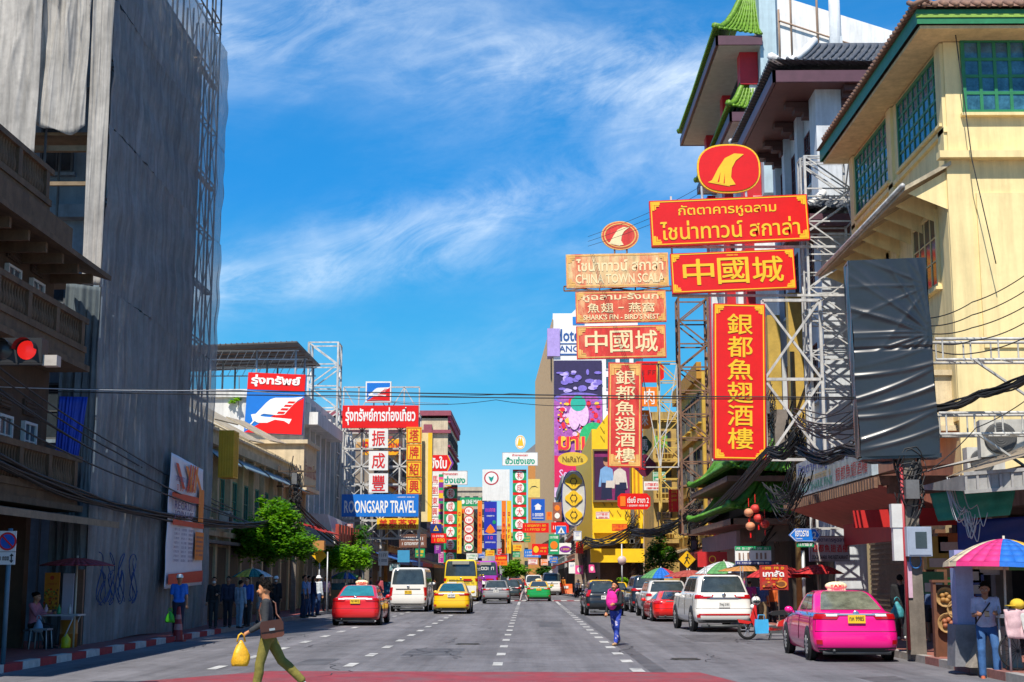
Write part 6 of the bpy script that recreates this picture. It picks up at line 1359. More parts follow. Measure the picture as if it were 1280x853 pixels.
# red sports car
def sports():
    L, W_, H = 4.5, 1.95, 1.2; h = W_ / 2
    hood = lambda t: 0 if t < .5 else -.3 * ((t - .5) / .5) ** 1.2
    S = [(.14, h - .12, .2, L - .15, .25, .4, 0), (.2, h - .04, .1, L - .04, .3, .5, 0), (.36, h, .02, L, .32, .6, 0), (.5, h, .0, L, .34, .7, 0), (.58, h, .03, L - .02, .34, .7, 0), (.7, h - .01, .04, L - .06, .34, .7, lambda t: .5 * hood(t)), (.8, h - .03, .06, L - .12, .34, .7, hood), (.84, h - .1, .12, L - .2, .32, .7, hood),
         (.86, h - .2, .55, L - 1.2, .3, .6, lambda t: -.05 * t), (1.0, h - .32, 1.0, L - 1.55, .3, .5, 0), (1.12, h - .42, 1.5, L - 1.9, .3, .4, 0), (1.18, h - .5, 1.75, L - 2.05, .3, .3, 0), (1.2, h - .62, 1.9, L - 2.2, .25, .3, 0)]
    return S
_s = sedan; sedan = lambda L, W_, H: sports()
car('low red sports car parked between the pale silver car and the big white one', 'car', 6.0, 57.7, R(3), 'sedan', 4.5, 1.95, 1.2, paint('sports_red', (.75, .012, .008)), 'sports_car', lamps='small', wr=.35, wheels=(.95, 3.55))
sedan = _s
fw_, F = car('big white sport utility car with red tail lamps parked behind the motorbike', 'car', 6.35, 46.8, R(4), 'suv', 4.8, 1.87, 1.83, paint('pearl_white_suv', (.78, .76, .72)), 'parked_car', lamps='suv', text='7กญ 3181', wr=.39)
m = MB(); F.patch(m, -8.5, 8.5, 2.1, 2.35, .014, 0, 16, 1); m.build('red_bumper_strip', TAIL, fw_)
m = MB(); F.patch(m, -4.2, 4.2, 5.15, 5.5, .022, 0, 8, 1); m.build('boot_garnish', CHR, fw_)
# buses
def bus(lab, x, y, L, W_, H, pm, low, name='city_bus', roofm=None, purple=False):
    root, F = car(lab, 'bus', x, y, 0, 'boxy', L, W_, H, pm, name, lamps='none', wheels=(2.4, L - 2.4), wr=.46, twotone=None, roofm=None)
    m = MB(); p = F.surf(0, 1.5, .02)
    m.bb(-W_ / 2 + .1, W_ / 2 - .1, -.03, .0, .4, 1.15, 0); m.build('lower_panel', low, root)
    m = MB(); put_text(m, 'M 4', -W_ * .22, H * .9, W_ * .22, H * .955, .12, 0, .02); scrawl(m, -1, 1.5, -.2, 1.62, -.03, 1, 6); scrawl(m, .1, 1.3, 1, 1.42, -.03, 1, 7); m.bb(-1.0, -.3, -.03, -.02, 1.2, 1.42, 2); m.bb(.2, .8, -.03, -.02, 1.5, 1.65, 3)
    m.build('markings', [WLEN, PLT, WLEN, TAIL], root)
    m = MB(); m.bb(-.62, .62, .0, .06, H * .885, H * .965); m.build('route_board', M('route_board', (.3, .3, .26), .5), root)
    if purple:
        m = MB(); scrawl(m, -.9, 2.4, .9, 2.7, -.03, 0, 6); m.add([(-.9, -.03, .6), (.3, -.03, .6), (.1, -.03, 1.3), (-.3, -.03, 1.6), (-.7, -.03, 1.3)], [(0, 1, 2, 3, 4)], 0); m.build('advert', LETW, root)
    return root
bus('yellow city bus with a white lower panel on the left lane', -4.95, 106, 11, 2.5, 3.05, paint('bus_yellow', (.82, .58, .02)), M('bus_white', (.7, .7, .66), .5))
bus('purple wrapped bus ahead of the yellow city bus', -3.9, 128, 11, 2.5, 3.2, paint('bus_purple', (.35, .03, .42)), M('bus_purple_low', (.3, .03, .35), .5), purple=True)
# red motorbike parked across the kerb
def scooter(lab, loc, rz, pm, bag=False, name='motorbike'):
    t = thing(name, lab, 'motorbike', loc, rz); r = .28
    for y, nm in ((-.62, 'wheel'), (.62, 'wheel')):
        m = MB(); m.lathe([(r * .72, -.05), (r * .95, -.05), (r, -.02), (r, .02), (r * .95, .05), (r * .72, .05), (r * .72, -.05)], 22, (0, 0, 0), 'X'); o = m.build('wheel', TYRE, t); o.location = (0, y, r)
        m = MB()
        for k in range(6): a = k * 1.047; m.bar((0, 0, 0), (0, r * .72 * math.cos(a), r * .72 * math.sin(a)), .018)
        m.lathe([(.05, -.06), (.06, .06)], 10, (0, 0, 0), 'X'); m.build('rim', RIMM, o)
    m = MB()
    m.extr([(.42, .32), (.55, .62), (.42, .98), (.34, 1.0), (.36, .62), (.22, .36), (-.2, .34), (-.25, .5), (-.72, .72), (-.92, .78), (-.8, .58), (-.5, .4), (-.3, .26), (.3, .26)], 'x', -.1, .1); m.extr([(.45, .5), (.9, .58), (.86, .48), (.6, .44)], 'x', -.07, .07)
    m.extr([(.34, .5), (.46, .9), (.42, .92), (.3, .5)], 'x', -.2, .2); m.build('fairing', pm, t)
    m = MB(); m.extr([(.0, .74), (-.1, .8), (-.75, .86), (-.85, .8), (-.7, .72), (-.1, .68)], 'x', -.13, .13); m.build('seat', BLACK, t)
    m = MB(); m.bar((0, .62, .3), (0, .4, .98), .03, 6); m.bar((-.32, .34, 1.05), (.32, .34, 1.05), .018, 6); m.bar((0, .4, .95), (0, .34, 1.05), .03, 6); m.bar((-.28, .36, 1.05), (-.34, .4, 1.22), .008); m.bar((.28, .36, 1.05), (.34, .4, 1.22), .008); m.ball((-.34, .4, 1.25), (.06, .02, .04)); m.ball((.34, .4, 1.25), (.06, .02, .04)); m.build('handlebar', TRIMB, t)
    m = MB(); m.ball((0, .46, .92), (.09, .07, .08)); m.build('headlight', WLEN, t)
    m = MB(); m.box((0, -.2, .28), (.2, .4, .2)); m.bar((.13, -.1, .24), (.13, -.75, .32), .045, 8); m.bar((-.1, -.05, .2), (-.16, .0, .01), .015); m.bar((.1, -.05, .2), (.16, .0, .01), .015); m.build('engine', DSTEEL, t)
    m = MB(); m.box((0, -.9, .7), (.14, .03, .08)); m.build('tail_light', TAIL, t)
    return t
x, y = spot(962, 800)
mb_ = scooter('red motorbike parked across the kerb beside the pink taxi', (x, y, 0), R(88), paint('motorbike_red', (.6, .02, .015)))
def blob_bag(name, lab, cat, loc, s, mat_, handles=True, seed=0, rz=0., group=None):
    t = thing(name, lab, cat, loc, rz, group); r_ = random.Random(seed); vs = []; n, mm = 14, 9
    for j in range(mm + 1):
        v = j / mm; rr = math.sin(math.pi * min(.97, .2 + v * .76)) ** .7 * (1.12 - .35 * v)
        for k in range(n):
            a = 6.2832 * k / n; q = 1 + .09 * math.sin(a * 3 + v * 7 + seed) + r_.uniform(-.04, .04); vs.append((s[0] / 2 * rr * math.cos(a) * q * (1 - .35 * v), s[1] / 2 * rr * math.sin(a) * q * (1 - .35 * v), s[2] * v * .85))
    m = MB(); m.add(vs, [(j * n + k, j * n + (k + 1) % n, (j + 1) * n + (k + 1) % n, (j + 1) * n + k) for j in range(mm) for k in range(n)] + [tuple(range(n))[::-1], tuple(range(mm * n, mm * n + n))], 0, True); m.build('bag_body', mat_, t)
    if handles:
        m = MB()
        for sg in (-1, 1): m.tube([(-s[0] * .2, sg * .02, s[2] * .8), (-s[0] * .12, sg * .02, s[2] * 1.02), (0, sg * .015, s[2] * 1.08), (s[0] * .12, sg * .02, s[2] * 1.02), (s[0] * .2, sg * .02, s[2] * .8)], .012, 4)
        m.build('handle', mat_, t)
    return t
SB = M('sky_blue_bag', (.05, .4, .75), .5, .15)
p = at(953, 790, y - .3); sbg = thing('shopping_bag', 'sky blue shopping bag hanging from the red motorbike', 'bag', (p.x - .02, p.y, p.z - .05)); m = MB(); m.extr([(-.18, 0), (.18, .01), (.2, .2), (.18, .4), (0, .385), (-.18, .4), (-.2, .2)], 'y', -.07, .07); m.build('bag_body', SB, sbg)
m = MB(); [m.tube([(-.1, sg * .05, .39), (-.08, sg * .04, .52), (.08, sg * .04, .52), (.1, sg * .05, .39)], .012, 4) for sg in (-1, 1)]; m.build('handle', SB, sbg)
for px, lab, c in ((945, 'white open-face helmet resting on the red motorbike', (.7, .7, .66)), (985, 'black helmet resting on the seat of the red motorbike', (.02, .02, .02))):
    p = at(px, 752 if px < 960 else 768, y); h_ = thing('helmet', lab, 'helmet', (p.x, p.y, p.z - .1))
    m = MB(); m.ball((0, 0, .12), (.13, .15, .13), 14, 9); m.build('shell', paint('helmet_%d' % px, c), h_); m = MB(); m.ball((0, -.05, .1), (.11, .12, .07), 12, 6); m.build('visor', CGL, h_)
x, y = spot(722, 747); s2 = scooter('dark scooter at the kerb beyond the far crossing', (4.35, 126.5, .0), R(160), paint('scooter_dark', (.03, .02, .03)))
s3 = scooter('second dark scooter parked next to the far scooter', (5.1, 129, .15), R(150), paint('scooter_grey', (.1, .1, .11)))
# ------------------------------------------------------------------ PEOPLE
SKIN = M('tan_skin', (.42, .2, .11), .55, .12, 8, bump=.05); SKIN2 = M('warm_brown_skin', (.3, .13, .07), .55, .12, 8, bump=.05); HAIR = M('black_hair', (.012, .01, .009), .9, .3, 20, bump=1.0, bscale=60, spec=.12)
EYEW = M('eye_white', (.7, .68, .65), .3, .02); EYEB = M('eye_dark', (.015, .01, .008), .2, .02); LIP = M('lip', (.3, .08, .06), .5, .05)
def capsule(mb, a, b, ra, rb, n=10, flat=None):
    a, b = Vector(a), Vector(b); d = b - a; L = max(d.length, 1e-4); q = d.to_track_quat('Z', 'Y').to_matrix(); vs = []; R_ = []
    for k in range(4): t = math.pi / 2 * (1 - k / 3.6); R_.append((-ra * math.sin(t), ra * math.cos(t)))
    for k in range(1, 5): t = math.pi / 2 * (k / 4.4); R_.append((L + rb * math.sin(t), rb * math.cos(t)))
    for h, r in R_:
        for k in range(n): t = 6.2832 * k / n; vs.append(a + q @ Vector((r * math.cos(t), r * math.sin(t), h)))
    m = len(R_)
    mb.add(vs, [(i * n + k, i * n + (k + 1) % n, (i + 1) * n + (k + 1) % n, (i + 1) * n + k) for i in range(m - 1) for k in range(n)] + [tuple(range(n))[::-1], tuple(range((m - 1) * n, m * n))], 0, True)
def remesh(mb, name, mat_, parent, vox=.016, smooth=2):
    o = mb.build('tmp', mat_); md = o.modifiers.new('r', 'REMESH'); md.mode = 'VOXEL'; md.voxel_size = vox
    sm = o.modifiers.new('s', 'SMOOTH'); sm.iterations = smooth; sm.factor = .5
    dg = bpy.context.evaluated_depsgraph_get(); dg.update()
    me = bpy.data.meshes.new_from_object(o.evaluated_get(dg)); bpy.data.objects.remove(o)
    me.materials.clear(); me.materials.append(mat_)
    me.polygons.foreach_set('use_smooth', [True] * len(me.polygons))
    return link(name, me, parent)
def rotx(v, a): c, s = math.cos(a), math.sin(a); return Vector((v.x, v.y * c - v.z * s, v.y * s + v.z * c))
def person(lab, loc, rz, top, legs_, h=1.68, pose='stand', skin=SKIN, hair='short', sleeve='long', trouser='long', shoe=None, fine=False, arms=None, lg=None, head=(0, 0), hat=None, mask=False, lean=0., female=False, hairm=HAIR, skirt=False, group=None, hipz=None):
    """local frame: the figure faces -y, x to its left side; arms/lg give angles"""
    root = thing('person', lab, 'person', loc, rz, group); s = h / 1.7; vox = .011 if fine else .017
    hz = (hipz if hipz is not None else .92 * s)
    hw = .088 * s; shw = (.165 if female else .185) * s
    hip = Vector((0, 0, hz)); f = lambda a: Vector((0, -math.sin(a), -math.cos(a)))
    LG = lg or {1: (.05, .05, 0), -1: (-.05, .05, 0)}          # thigh forward angle, knee bend, out
    AR = arms or {1: (.05, .15, .12), -1: (.05, .15, .12)}     # shoulder forward, elbow bend, out
    up = Vector((0, -math.sin(lean), math.cos(lean)))
    chest = hip + up * .36 * s; shc = hip + up * .5 * s; neck = hip + up * .54 * s; hc = neck + Vector((0, -.03 * s - .05 * head[1], .118 * s))
    B, T, P, S = MB(), MB(), MB(), MB()
    J = {}
    for sd in (1, -1):
        th, kn, ou = LG[sd]; a = hip + Vector((sd * hw, 0, 0))
        d = f(th); d = Vector((math.sin(ou) * sd, d.y, d.z)).normalized(); k = a + d * .43 * s; d2 = f(th - kn); an = k + d2 * .41 * s
        J['k', sd], J['a', sd] = k, an
        cal = k.lerp(an, .3) + Vector((0, .012, 0))
        if trouser == 'shorts':
            capsule(B, k.lerp(a, .3), k, .062 * s, .052 * s); capsule(P, a, a.lerp(k, .88), .093 * s, .078 * s)
        elif trouser == 'long':
            capsule(P, a, k, .104 * s, .076 * s); capsule(P, k, cal, .076 * s, .077 * s); capsule(P, cal, an, .077 * s, .066 * s)
        capsule(B, a, k, .075 * s, .05 * s); capsule(B, k, cal, .05 * s, .053 * s); capsule(B, cal, an, .053 * s, .036 * s)
        toe_d = Vector((math.sin(ou) * sd * .4, -1, -.08 if abs(th - kn) < .4 else -.55 * (1 if th - kn < 0 else -.7))).normalized()
        heel = an + Vector((0, .035, -.055)) * s; toe = an + Vector((0, 0, -.06)) * s + toe_d * .16 * s
        capsule(B, heel, toe, .03 * s, .025 * s)
        capsule(S, heel + Vector((0, 0, 0)), heel.lerp(toe, .5), .045 * s, .045 * s); capsule(S, heel.lerp(toe, .5), toe, .046 * s, .036 * s); capsule(S, an, heel.lerp(toe, .35), .042 * s, .042 * s)
        th, el, ou = AR[sd]; a = shc + Vector((sd * shw, 0, -.02 * s)); d = f(th); d = Vector((math.sin(ou) * sd, d.y * math.cos(ou), d.z * math.cos(ou))).normalized()
        e = a + d * .29 * s; d2 = f(th + el); d2 = Vector((math.sin(ou) * sd * .5 - (.25 * sd if el > .9 else 0), d2.y, d2.z)).normalized(); wv = e + d2 * .25 * s
        J['e', sd], J['w', sd] = e, wv
        capsule(B, a, e, .046 * s, .037 * s); capsule(B, e, wv, .037 * s, .026 * s)
        if sleeve == 'long': capsule(T, a, e, .068 * s, .056 * s); capsule(T, e, e.lerp(wv, .93), .056 * s, .045 * s)
        else: capsule(T, a, a.lerp(e, .72), .065 * s, .06 * s)
        # hand: palm, four curled fingers, thumb from the side
        side = d2.cross(Vector((0, 1, .01))).normalized(); side = side if side.length > .5 else Vector((1, 0, 0)); pn = side.cross(d2).normalized()
        pc = wv + d2 * .085 * s; capsule(B, wv, pc, .026 * s, .03 * s)
        for q in range(4):
            o_ = (q - 1.5) * .019 * s; ln = (.062, .07, .066, .052)[q] * s; r_ = (.0095 if fine else .0125) * s
            k0 = pc + side * o_ - d2 * .01; k1 = k0 + (d2 * .85 + pn * .35).normalized() * ln * .6; k2 = k1 + (d2 * .35 + pn * .9).normalized() * ln * .6
            capsule(B, k0, k1, r_, r_, 7); capsule(B, k1, k2, r_, r_ * .85, 7)
        t0 = wv + d2 * .03 * s - side * .02 * s * sd; t1 = t0 - side * .03 * s * sd + d2 * .03 * s + pn * .015; capsule(B, t0, t1, .012 * s, .011 * s, 7); capsule(B, t1, t1 + (d2 + pn * .5).normalized() * .03 * s, .011 * s, .009 * s, 7)
        J['h', sd] = pc + d2 * .04 * s
    # torso
    for mbx, g_ in ((B, .86), (T, 1.0)):
        for sx in (-1, 1):
            capsule(mbx, hip + Vector((sx * .055 * s, 0, .02)), chest + Vector((sx * .075 * s, -.01, 0)), .1 * s * g_, .105 * s * g_); capsule(mbx, chest + Vector((sx * .075 * s, -.01, 0)), shc + Vector((sx * .1 * s, 0, -.03 * s)), .105 * s * g_, .072 * s * g_)
            capsule(mbx, shc + Vector((0, 0, -.02)), shc + Vector((sx * shw, 0, -.022 * s)), .07 * s * g_, .056 * s * g_)
    capsule(T, hip + Vector((-.06, 0, .03)), hip + Vector((.06, 0, .03)), .115 * s, .115 * s)
    capsule(P, hip + Vector((-.06 * s, 0, -.02)), hip + Vector((.06 * s, 0, -.02)), .115 * s, .115 * s)
    if skirt:
        capsule(P, hip, hip + Vector((0, 0, -.55 * s)), .13 * s, .2 * s)
    capsule(B, neck - up * .07 * s, hc, .066 * s, .056 * s)
    # head with nose, jaw and ears, turned by head[0]
    HM = Matrix.Rotation(head[0], 3, 'Z') @ Matrix.Rotation(head[1], 3, 'X'); hp = lambda x, y, z: hc + HM @ (Vector((x, y, z)) * s)
    B.ball(hp(0, .008, .035), (.08 * s, .097 * s, .1 * s), 16, 12)
    capsule(B, hp(0, -.02, -.01), hp(0, -.052, -.072), .06 * s, .034 * s); capsule(B, hp(0, -.088, .022), hp(0, -.107, -.012), .01 * s, .016 * s)
    for sx in (-1, 1): capsule(B, hp(sx * .08, .01, .02), hp(sx * .078, .012, -.015), .013 * s, .01 * s); capsule(B, hp(sx * .035, -.07, -.01), hp(sx * .04, -.06, -.03), .028 * s, .025 * s)
    remesh(B, 'body', skin, root, vox)
    remesh(T, 'shirt', top, root, vox + .003)
    if trouser != 'none': remesh(P, 'trousers' if not skirt else 'skirt', legs_, root, vox + .003)
    remesh(S, 'shoes', shoe or BLACK, root, vox)
    m = MB()
    for sx in (-1, 1):
        m.ball(hp(sx * .031, -.083, .022), (.014 * s, .009 * s, .008 * s), 8, 6, 0); m.ball(hp(sx * .031, -.09, .022), (.007 * s, .004 * s, .007 * s), 8, 6, 1); m.bar(hp(sx * .014, -.092, .044), hp(sx * .05, -.08, .046), .005 * s, 4, 1)
    m.build('eyes', [EYEW, EYEB], root)
    if mask:
        m = MB(); m.ball(hp(0, -.055, -.035), (.062 * s, .06 * s, .048 * s), 12, 8); m.build('face_mask', WHITE, root)
    else:
        m = MB(); m.ball(hp(0, -.088, -.045), (.024 * s, .009 * s, .008 * s), 8, 6); m.build('mouth', LIP, root)
    m = MB(); vs = []; n_, k_ = 18, 9
    for i in range(k_ + 1):
        for k in range(n_):
            a = 6.2832 * k / n_; back = .5 + .5 * math.sin(a)      # a=90deg is the back of the head
            mx = (.98 + 1.3 * back) if hair != 'bald' else .5 + .8 * back
            ph = mx * i / k_; j = 1 + .045 * math.sin(7 * a + 3 * i) + .03 * math.sin(13 * a - 5 * i)
            vs.append(hp(.085 * math.sin(ph) * math.cos(a) * j, .014 + .1 * math.sin(ph) * math.sin(a) * j, .04 + .103 * math.cos(ph) * j))
    m.add(vs, [(i * n_ + k, (i + 1) * n_ + k, (i + 1) * n_ + (k + 1) % n_, i * n_ + (k + 1) % n_) for i in range(k_) for k in range(n_)], 0, True)
    if fine:
        q_ = random.Random(5)
        for k in range(150):
            a = q_.uniform(0, 6.28); back = .5 + .5 * math.sin(a); ph = (.98 + 1.25 * back) * math.sqrt(q_.random()); d_ = Vector((math.sin(ph) * math.cos(a), math.sin(ph) * math.sin(a), math.cos(ph)))
            p0 = Vector((.084 * d_.x, .014 + .1 * d_.y, .04 + .102 * d_.z)); p1_ = p0 + (d_ * .5 + Vector((q_.uniform(-.5, .5), .25 + q_.uniform(-.4, .4), -.5 * ph + .3))) * .034
            m.bar(hp(*p0), hp(*p1_), .012 * s, 4, 0, .003)
    if hair == 'bun': m.ball(hp(0, .11, .06), .045 * s)
    if hair == 'long': capsule(m, hp(0, .06, .03), hp(0, .08, -.16), .075 * s, .06 * s)
    if hair == 'tail': capsule(m, hp(0, .1, .05), hp(0, .13, -.12), .03 * s, .018 * s)
    hd = m.build('hair', hairm, root)
    if hat is not None:
        m = MB(); c = hp(0, .01, .07); m.lathe([(.0, .09), (.06, .08), (.095, .03), (.1, -.01)] + ([(.17, -.03), (.17, -.04), (.1, -.02)] if hat[1] == 'brim' else [(.1, -.02)]), 18, c)
        if hat[1] == 'cap': m.box(hp(0, -.13, .06), (.13 * s, .12 * s, .012))
        m.build('hat', hat[0], root)
    root['j'] = 0; del root['j']
    return root, {k: (v, root) for k, v in J.items()}, hp
def wpos(root, v): return Matrix.Translation(root.location) @ root.rotation_euler.to_matrix().to_4x4() @ v
def cl(key, c, **k): return M('cloth_' + key, c, .85, .28, 5, bump=.7, bscale=11, **k)
# man crossing in the foreground, facing left
p = gnd(318, 868); ml, J, hp = person('man in dark grey shirt and olive trousers striding left across the near crossing', (p.x + .18, p.y, 0), R(-84), cl('dark_grey', (.035, .037, .042)), cl('olive', (.2, .17, .03)), 1.74, fine=True, skin=M('sunlit_tan_skin', (.55, .24, .11), .5, .1, 8), shoe=cl('white_shoe', (.6, .62, .6)),
    lg={1: (.24, .1, .02), -1: (-.5, .32, .02)}, arms={1: (.0, 1.05, .12), -1: (-.15, .5, .12)}, head=(.0, .08), lean=.06, hipz=.88)
hd = wpos(ml, J['h', 1][0])
PLB = M('yellow_plastic_bag', (.85, .45, .02), .4, .3, 4, bump=.8, bscale=9)
blob_bag('plastic_bag', 'bulging yellow plastic bag hanging from the crossing man\'s hand', 'bag', (hd.x - .03, hd.y, hd.z - .46), (.31, .2, .45), PLB, True, 5, R(20))
sb = thing('shoulder_bag', 'brown leather shoulder bag at the crossing man\'s hip', 'bag', (p.x + .3, p.y - .22, .85), R(10)); sb.scale = (.85, .85, .85); sb.rotation_euler[1] = R(-8)
BL = M('brown_leather', (.1, .03, .015), .45, .25, 4, bump=.2)
m = MB(); m.extr([(-.2, .03), (-.16, 0), (.16, 0), (.2, .03), (.21, .24), (.17, .3), (-.17, .3), (-.21, .24)], 'y', -.07, .07); m.build('pouch', BL, sb)
m = MB(); m.extr([(-.2, .12), (.2, .12), (.21, .25), (.17, .31), (-.17, .31), (-.21, .25)], 'y', -.09, -.072); m.build('flap', M('darker_leather', (.06, .02, .012), .45, .2), sb)
m = MB(); m.box((.0, -.096, .15), (.1, .01, .04)); m.build('buckle', CHR, sb)
IV = (Matrix.Translation(sb.location) @ sb.rotation_euler.to_matrix().to_4x4() @ Matrix.Scale(.85, 4)).inverted(); m = MB(); m.tube([Vector((-.18, .02, .28))] + [IV @ wpos(ml, Vector(q)) for q in ((.17, -.1, 1.12), (.05, -.135, 1.25), (-.06, -.12, 1.36), (-.1, -.02, 1.44), (-.04, .1, 1.36), (.1, .13, 1.2))] + [Vector((.18, .02, .28))], .016, 5); m.build('strap', BL, sb)
# woman with the pink backpack worn in front
p = gnd(770, 807); PT = peel('cloth_blue_pattern', (.02, .06, .45), (.55, .5, .6), .56, .6, 9, 1)
wf, J, hp = person('woman in black jacket and bright blue patterned trousers walking in the road', (p.x, p.y, 0), R(-32), cl('black_jacket', (.02, .02, .023)), PT, 1.63, fine=True, skin=M('sunlit_warm_skin', (.55, .22, .1), .5, .1, 8), shoe=cl('tan_shoe', (.5, .3, .15)), hair='tail', female=True,
    lg={1: (.3, .1, .05), -1: (-.25, .35, .05)}, arms={1: (.3, 1.2, .12), -1: (.1, .35, .12)}, hat=None)
bp_ = thing('backpack', 'hot pink backpack hanging on the front of the walking woman', 'backpack', tuple(wpos(wf, Vector((.02, -.24, .92)))), R(-32))
m = MB(); m.ball((0, 0, .24), (.17, .1, .25), 14, 10); m.ball((0, -.07, .16), (.12, .06, .12), 12, 8)
remesh(m, 'pack', cl('hot_pink', (.75, .015, .3)), bp_, .014)
m = MB(); [m.tube([(sx * .1, -.02, .42), (sx * .125, .06, .5), (sx * .125, .16, .53), (sx * .12, .27, .47)], .018, 5) for sx in (-1, 1)]; m.build('straps', MATS['cloth_hot_pink'], bp_)
# people on the left pavement
def foot(px, py, z=.15): q = gnd(px, py, z); return (q.x, q.y, z)
bm_, J, hp = person('man in bright blue T-shirt, dark trousers and white cap standing at the left kerb', foot(222, 794), R(20), cl('royal_blue', (.015, .13, .55)), cl('navy_trousers', (.015, .02, .05)), 1.66, sleeve='short', hat=(WHITE, 'cap'), skin=SKIN)
hd = wpos(bm_, J['h', -1][0]); blob_bag('plastic_bag', 'bright green plastic bag in the hand of the man in blue', 'bag', (hd.x, hd.y, hd.z - .38), (.3, .2, .38), M('green_plastic_bag', (.08, .55, .03), .4, .1), True, 2)
person('masked person in black with a backpack standing before the gauze', foot(266, 785), R(10), cl('black_top', (.012, .012, .014)), cl('dotted_black', (.03, .03, .035)), 1.6, mask=True, female=True, arms={1: (.5, 1.0, .1), -1: (.1, .3, .15)})
person('person in black top and grey shorts standing by the leafy tree trunk', foot(325, 779), R(60), cl('black_top', (.012, .012, .014)), cl('grey_shorts', (.32, .3, .3)), 1.7, sleeve='short', trouser='shorts')
person('masked woman in a long black dress under the tree', foot(344, 776), R(5), cl('black_top', (.012, .012, .014)), cl('black_dress', (.012, .012, .014)), 1.62, mask=True, female=True, hair='long', skirt=True, hat=(WHITE, 'cap'))
person('person in light blue shirt, leftmost of the waiting group', foot(379, 772), R(90), cl('light_blue', (.1, .25, .5)), cl('jeans_dark', (.02, .035, .08)), 1.68, sleeve='short')
person('person in blue and white shirt in the waiting group', foot(385, 770), R(80), cl('pale_blue', (.3, .4, .65)), cl('jeans_mid', (.04, .09, .2)), 1.66, sleeve='short')
person('person in navy with a pink bag in the waiting group', foot(391, 771), R(120), cl('navy_top', (.02, .03, .1)), cl('jeans_mid', (.04, .09, .2)), 1.64, female=True, hair='long')
person('person in white hooded top and jeans at the end of the waiting group', foot(397, 769), R(140), cl('white_hood', (.55, .6, .65)), cl('jeans_blue', (.03, .07, .18)), 1.66, hat=(WHITE, 'brim'))
person('seller in blue standing under the green and white umbrella', foot(308, 783), R(-20), cl('vendor_blue', (.02, .1, .45)), cl('dark_trousers', (.03, .03, .035)), 1.6)
person('seated-looking customer in pale clothes by the striped umbrella stall', foot(299, 785), R(150), cl('pale_denim', (.25, .35, .45)), cl('pale_denim', (.25, .35, .45)), 1.5)
for k, (px, py, c, l_, lab) in enumerate(((284, 784, (.03, .03, .06), (.02, .02, .03), 'person in dark clothes beside the umbrella stall post'), (407, 764, (.3, .2, .28), (.05, .05, .06), 'person in mauve top near the bus stop pole'), (448, 758, (.5, .03, .03), (.03, .03, .04), 'person in red top at the food stalls'), (462, 756, (.08, .08, .09), (.03, .03, .05), 'person in grey top behind the red taxi'),
        (474, 756, (.45, .08, .1), (.05, .05, .1), 'person in pinkish top beside the clinic sign pole'), (537, 752, (.1, .2, .3), (.03, .04, .1), 'person in blue-grey shirt walking beside the white van'), (544, 751, (.02, .02, .025), (.02, .02, .025), 'person in black walking beside the white van'))):
    person(lab, foot(px, py, .15 if px < 500 else 0), R(40 * k), cl('crowd%d' % k, c), cl('crowdleg%d' % k, l_), 1.62 + .02 * (k % 3), sleeve='short' if k % 2 else 'long', skin=SKIN if k % 2 else SKIN2, female=bool(k % 2), hair='long' if k % 3 == 1 else 'short')
person('pedestrian in dark top and pale trousers crossing far down the road', foot(654, 752.6, 0), R(-70), cl('far_dark', (.02, .03, .05)), cl('far_pale', (.45, .38, .4)), 1.66, lg={1: (.4, .15, 0), -1: (-.35, .2, 0)}, arms={1: (.3, .4, .1), -1: (-.3, .3, .1)})
# seated stall keeper on the left
st, J, hp = person('woman in pink blouse sitting at the folding table under the brown canopy', (at(42, 780, 33.2).x, 33.2, .15), R(80), cl('pink_blouse', (.5, .18, .25)), cl('dark_slacks', (.02, .02, .025)), 1.6, hipz=.52, lg={1: (1.45, 1.45, .05), -1: (1.4, 1.4, .05)}, arms={1: (.6, 1.1, .1), -1: (.6, 1.2, .1)}, female=True, hair='bun', head=(0, .25))
# right pavement
pl_, J, hp = person('balding man in blue plaid shirt and shorts standing with hands behind his back', foot(1166, 802), R(172), cl('blue_plaid', (.1, .16, .3)), cl('charcoal_shorts', (.04, .04, .045)), 1.68, sleeve='short', trouser='shorts', hair='bald', arms={1: (-.45, .75, .12), -1: (-.45, .75, .12)}, skin=SKIN, hairm=M('grey_hair', (.15, .14, .13), .6), shoe=SKIN)
hd = wpos(pl_, J['h', 1][0]); blob_bag('plastic_bag', 'small yellow bag held behind the man in plaid', 'bag', (hd.x - .05, hd.y - .1, hd.z - .42), (.22, .14, .4), M('pale_yellow_bag', (.6, .4, .03), .5, .2), True, 7)
wb_, J, hp = person('person in black walking away behind the concrete post', foot(1128, 800), R(165), cl('black_top', (.012, .012, .014)), cl('black_jeans', (.02, .02, .025)), 1.66, shoe=cl('white_shoe', (.6, .62, .6)), lg={1: (.25, .1, 0), -1: (-.2, .25, 0)})
q = at(1122, 773, wb_.location.y - .25); blob_bag('tote_bag', 'teal patterned tote bag on the shoulder of the person in black', 'bag', (q.x, q.y, q.z), (.4, .25, .5), M('teal_pattern', (.05, .3, .35), .7, .6, 12), True, 4)
mn, J, hp = person('man in white and blue T-shirt leaning on the concrete block with his phone', (at(1234, 800, 26.0).x, 26.0, .15), R(-15), cl('white_blue_tee', (.45, .45, .6)), cl('ripped_jeans', (.03, .1, .26)), 1.7, sleeve='short', fine=True, hipz=.72, lg={1: (.62, .5, .1), -1: (.35, .2, .05)}, arms={1: (.35, 1.35, .1), -1: (.35, 1.3, .1)}, head=(-.1, .3), skin=SKIN2, shoe=cl('orange_sandals', (.5, .12, .05)), lean=-.02)
m = MB(); m.tube([Vector((.13, .05, 1.22)), Vector((.05, -.12, 1.12)), Vector((-.08, -.13, .95)), Vector((-.16, -.02, .82))], .014, 5); m.build('strap', BLACK, mn)
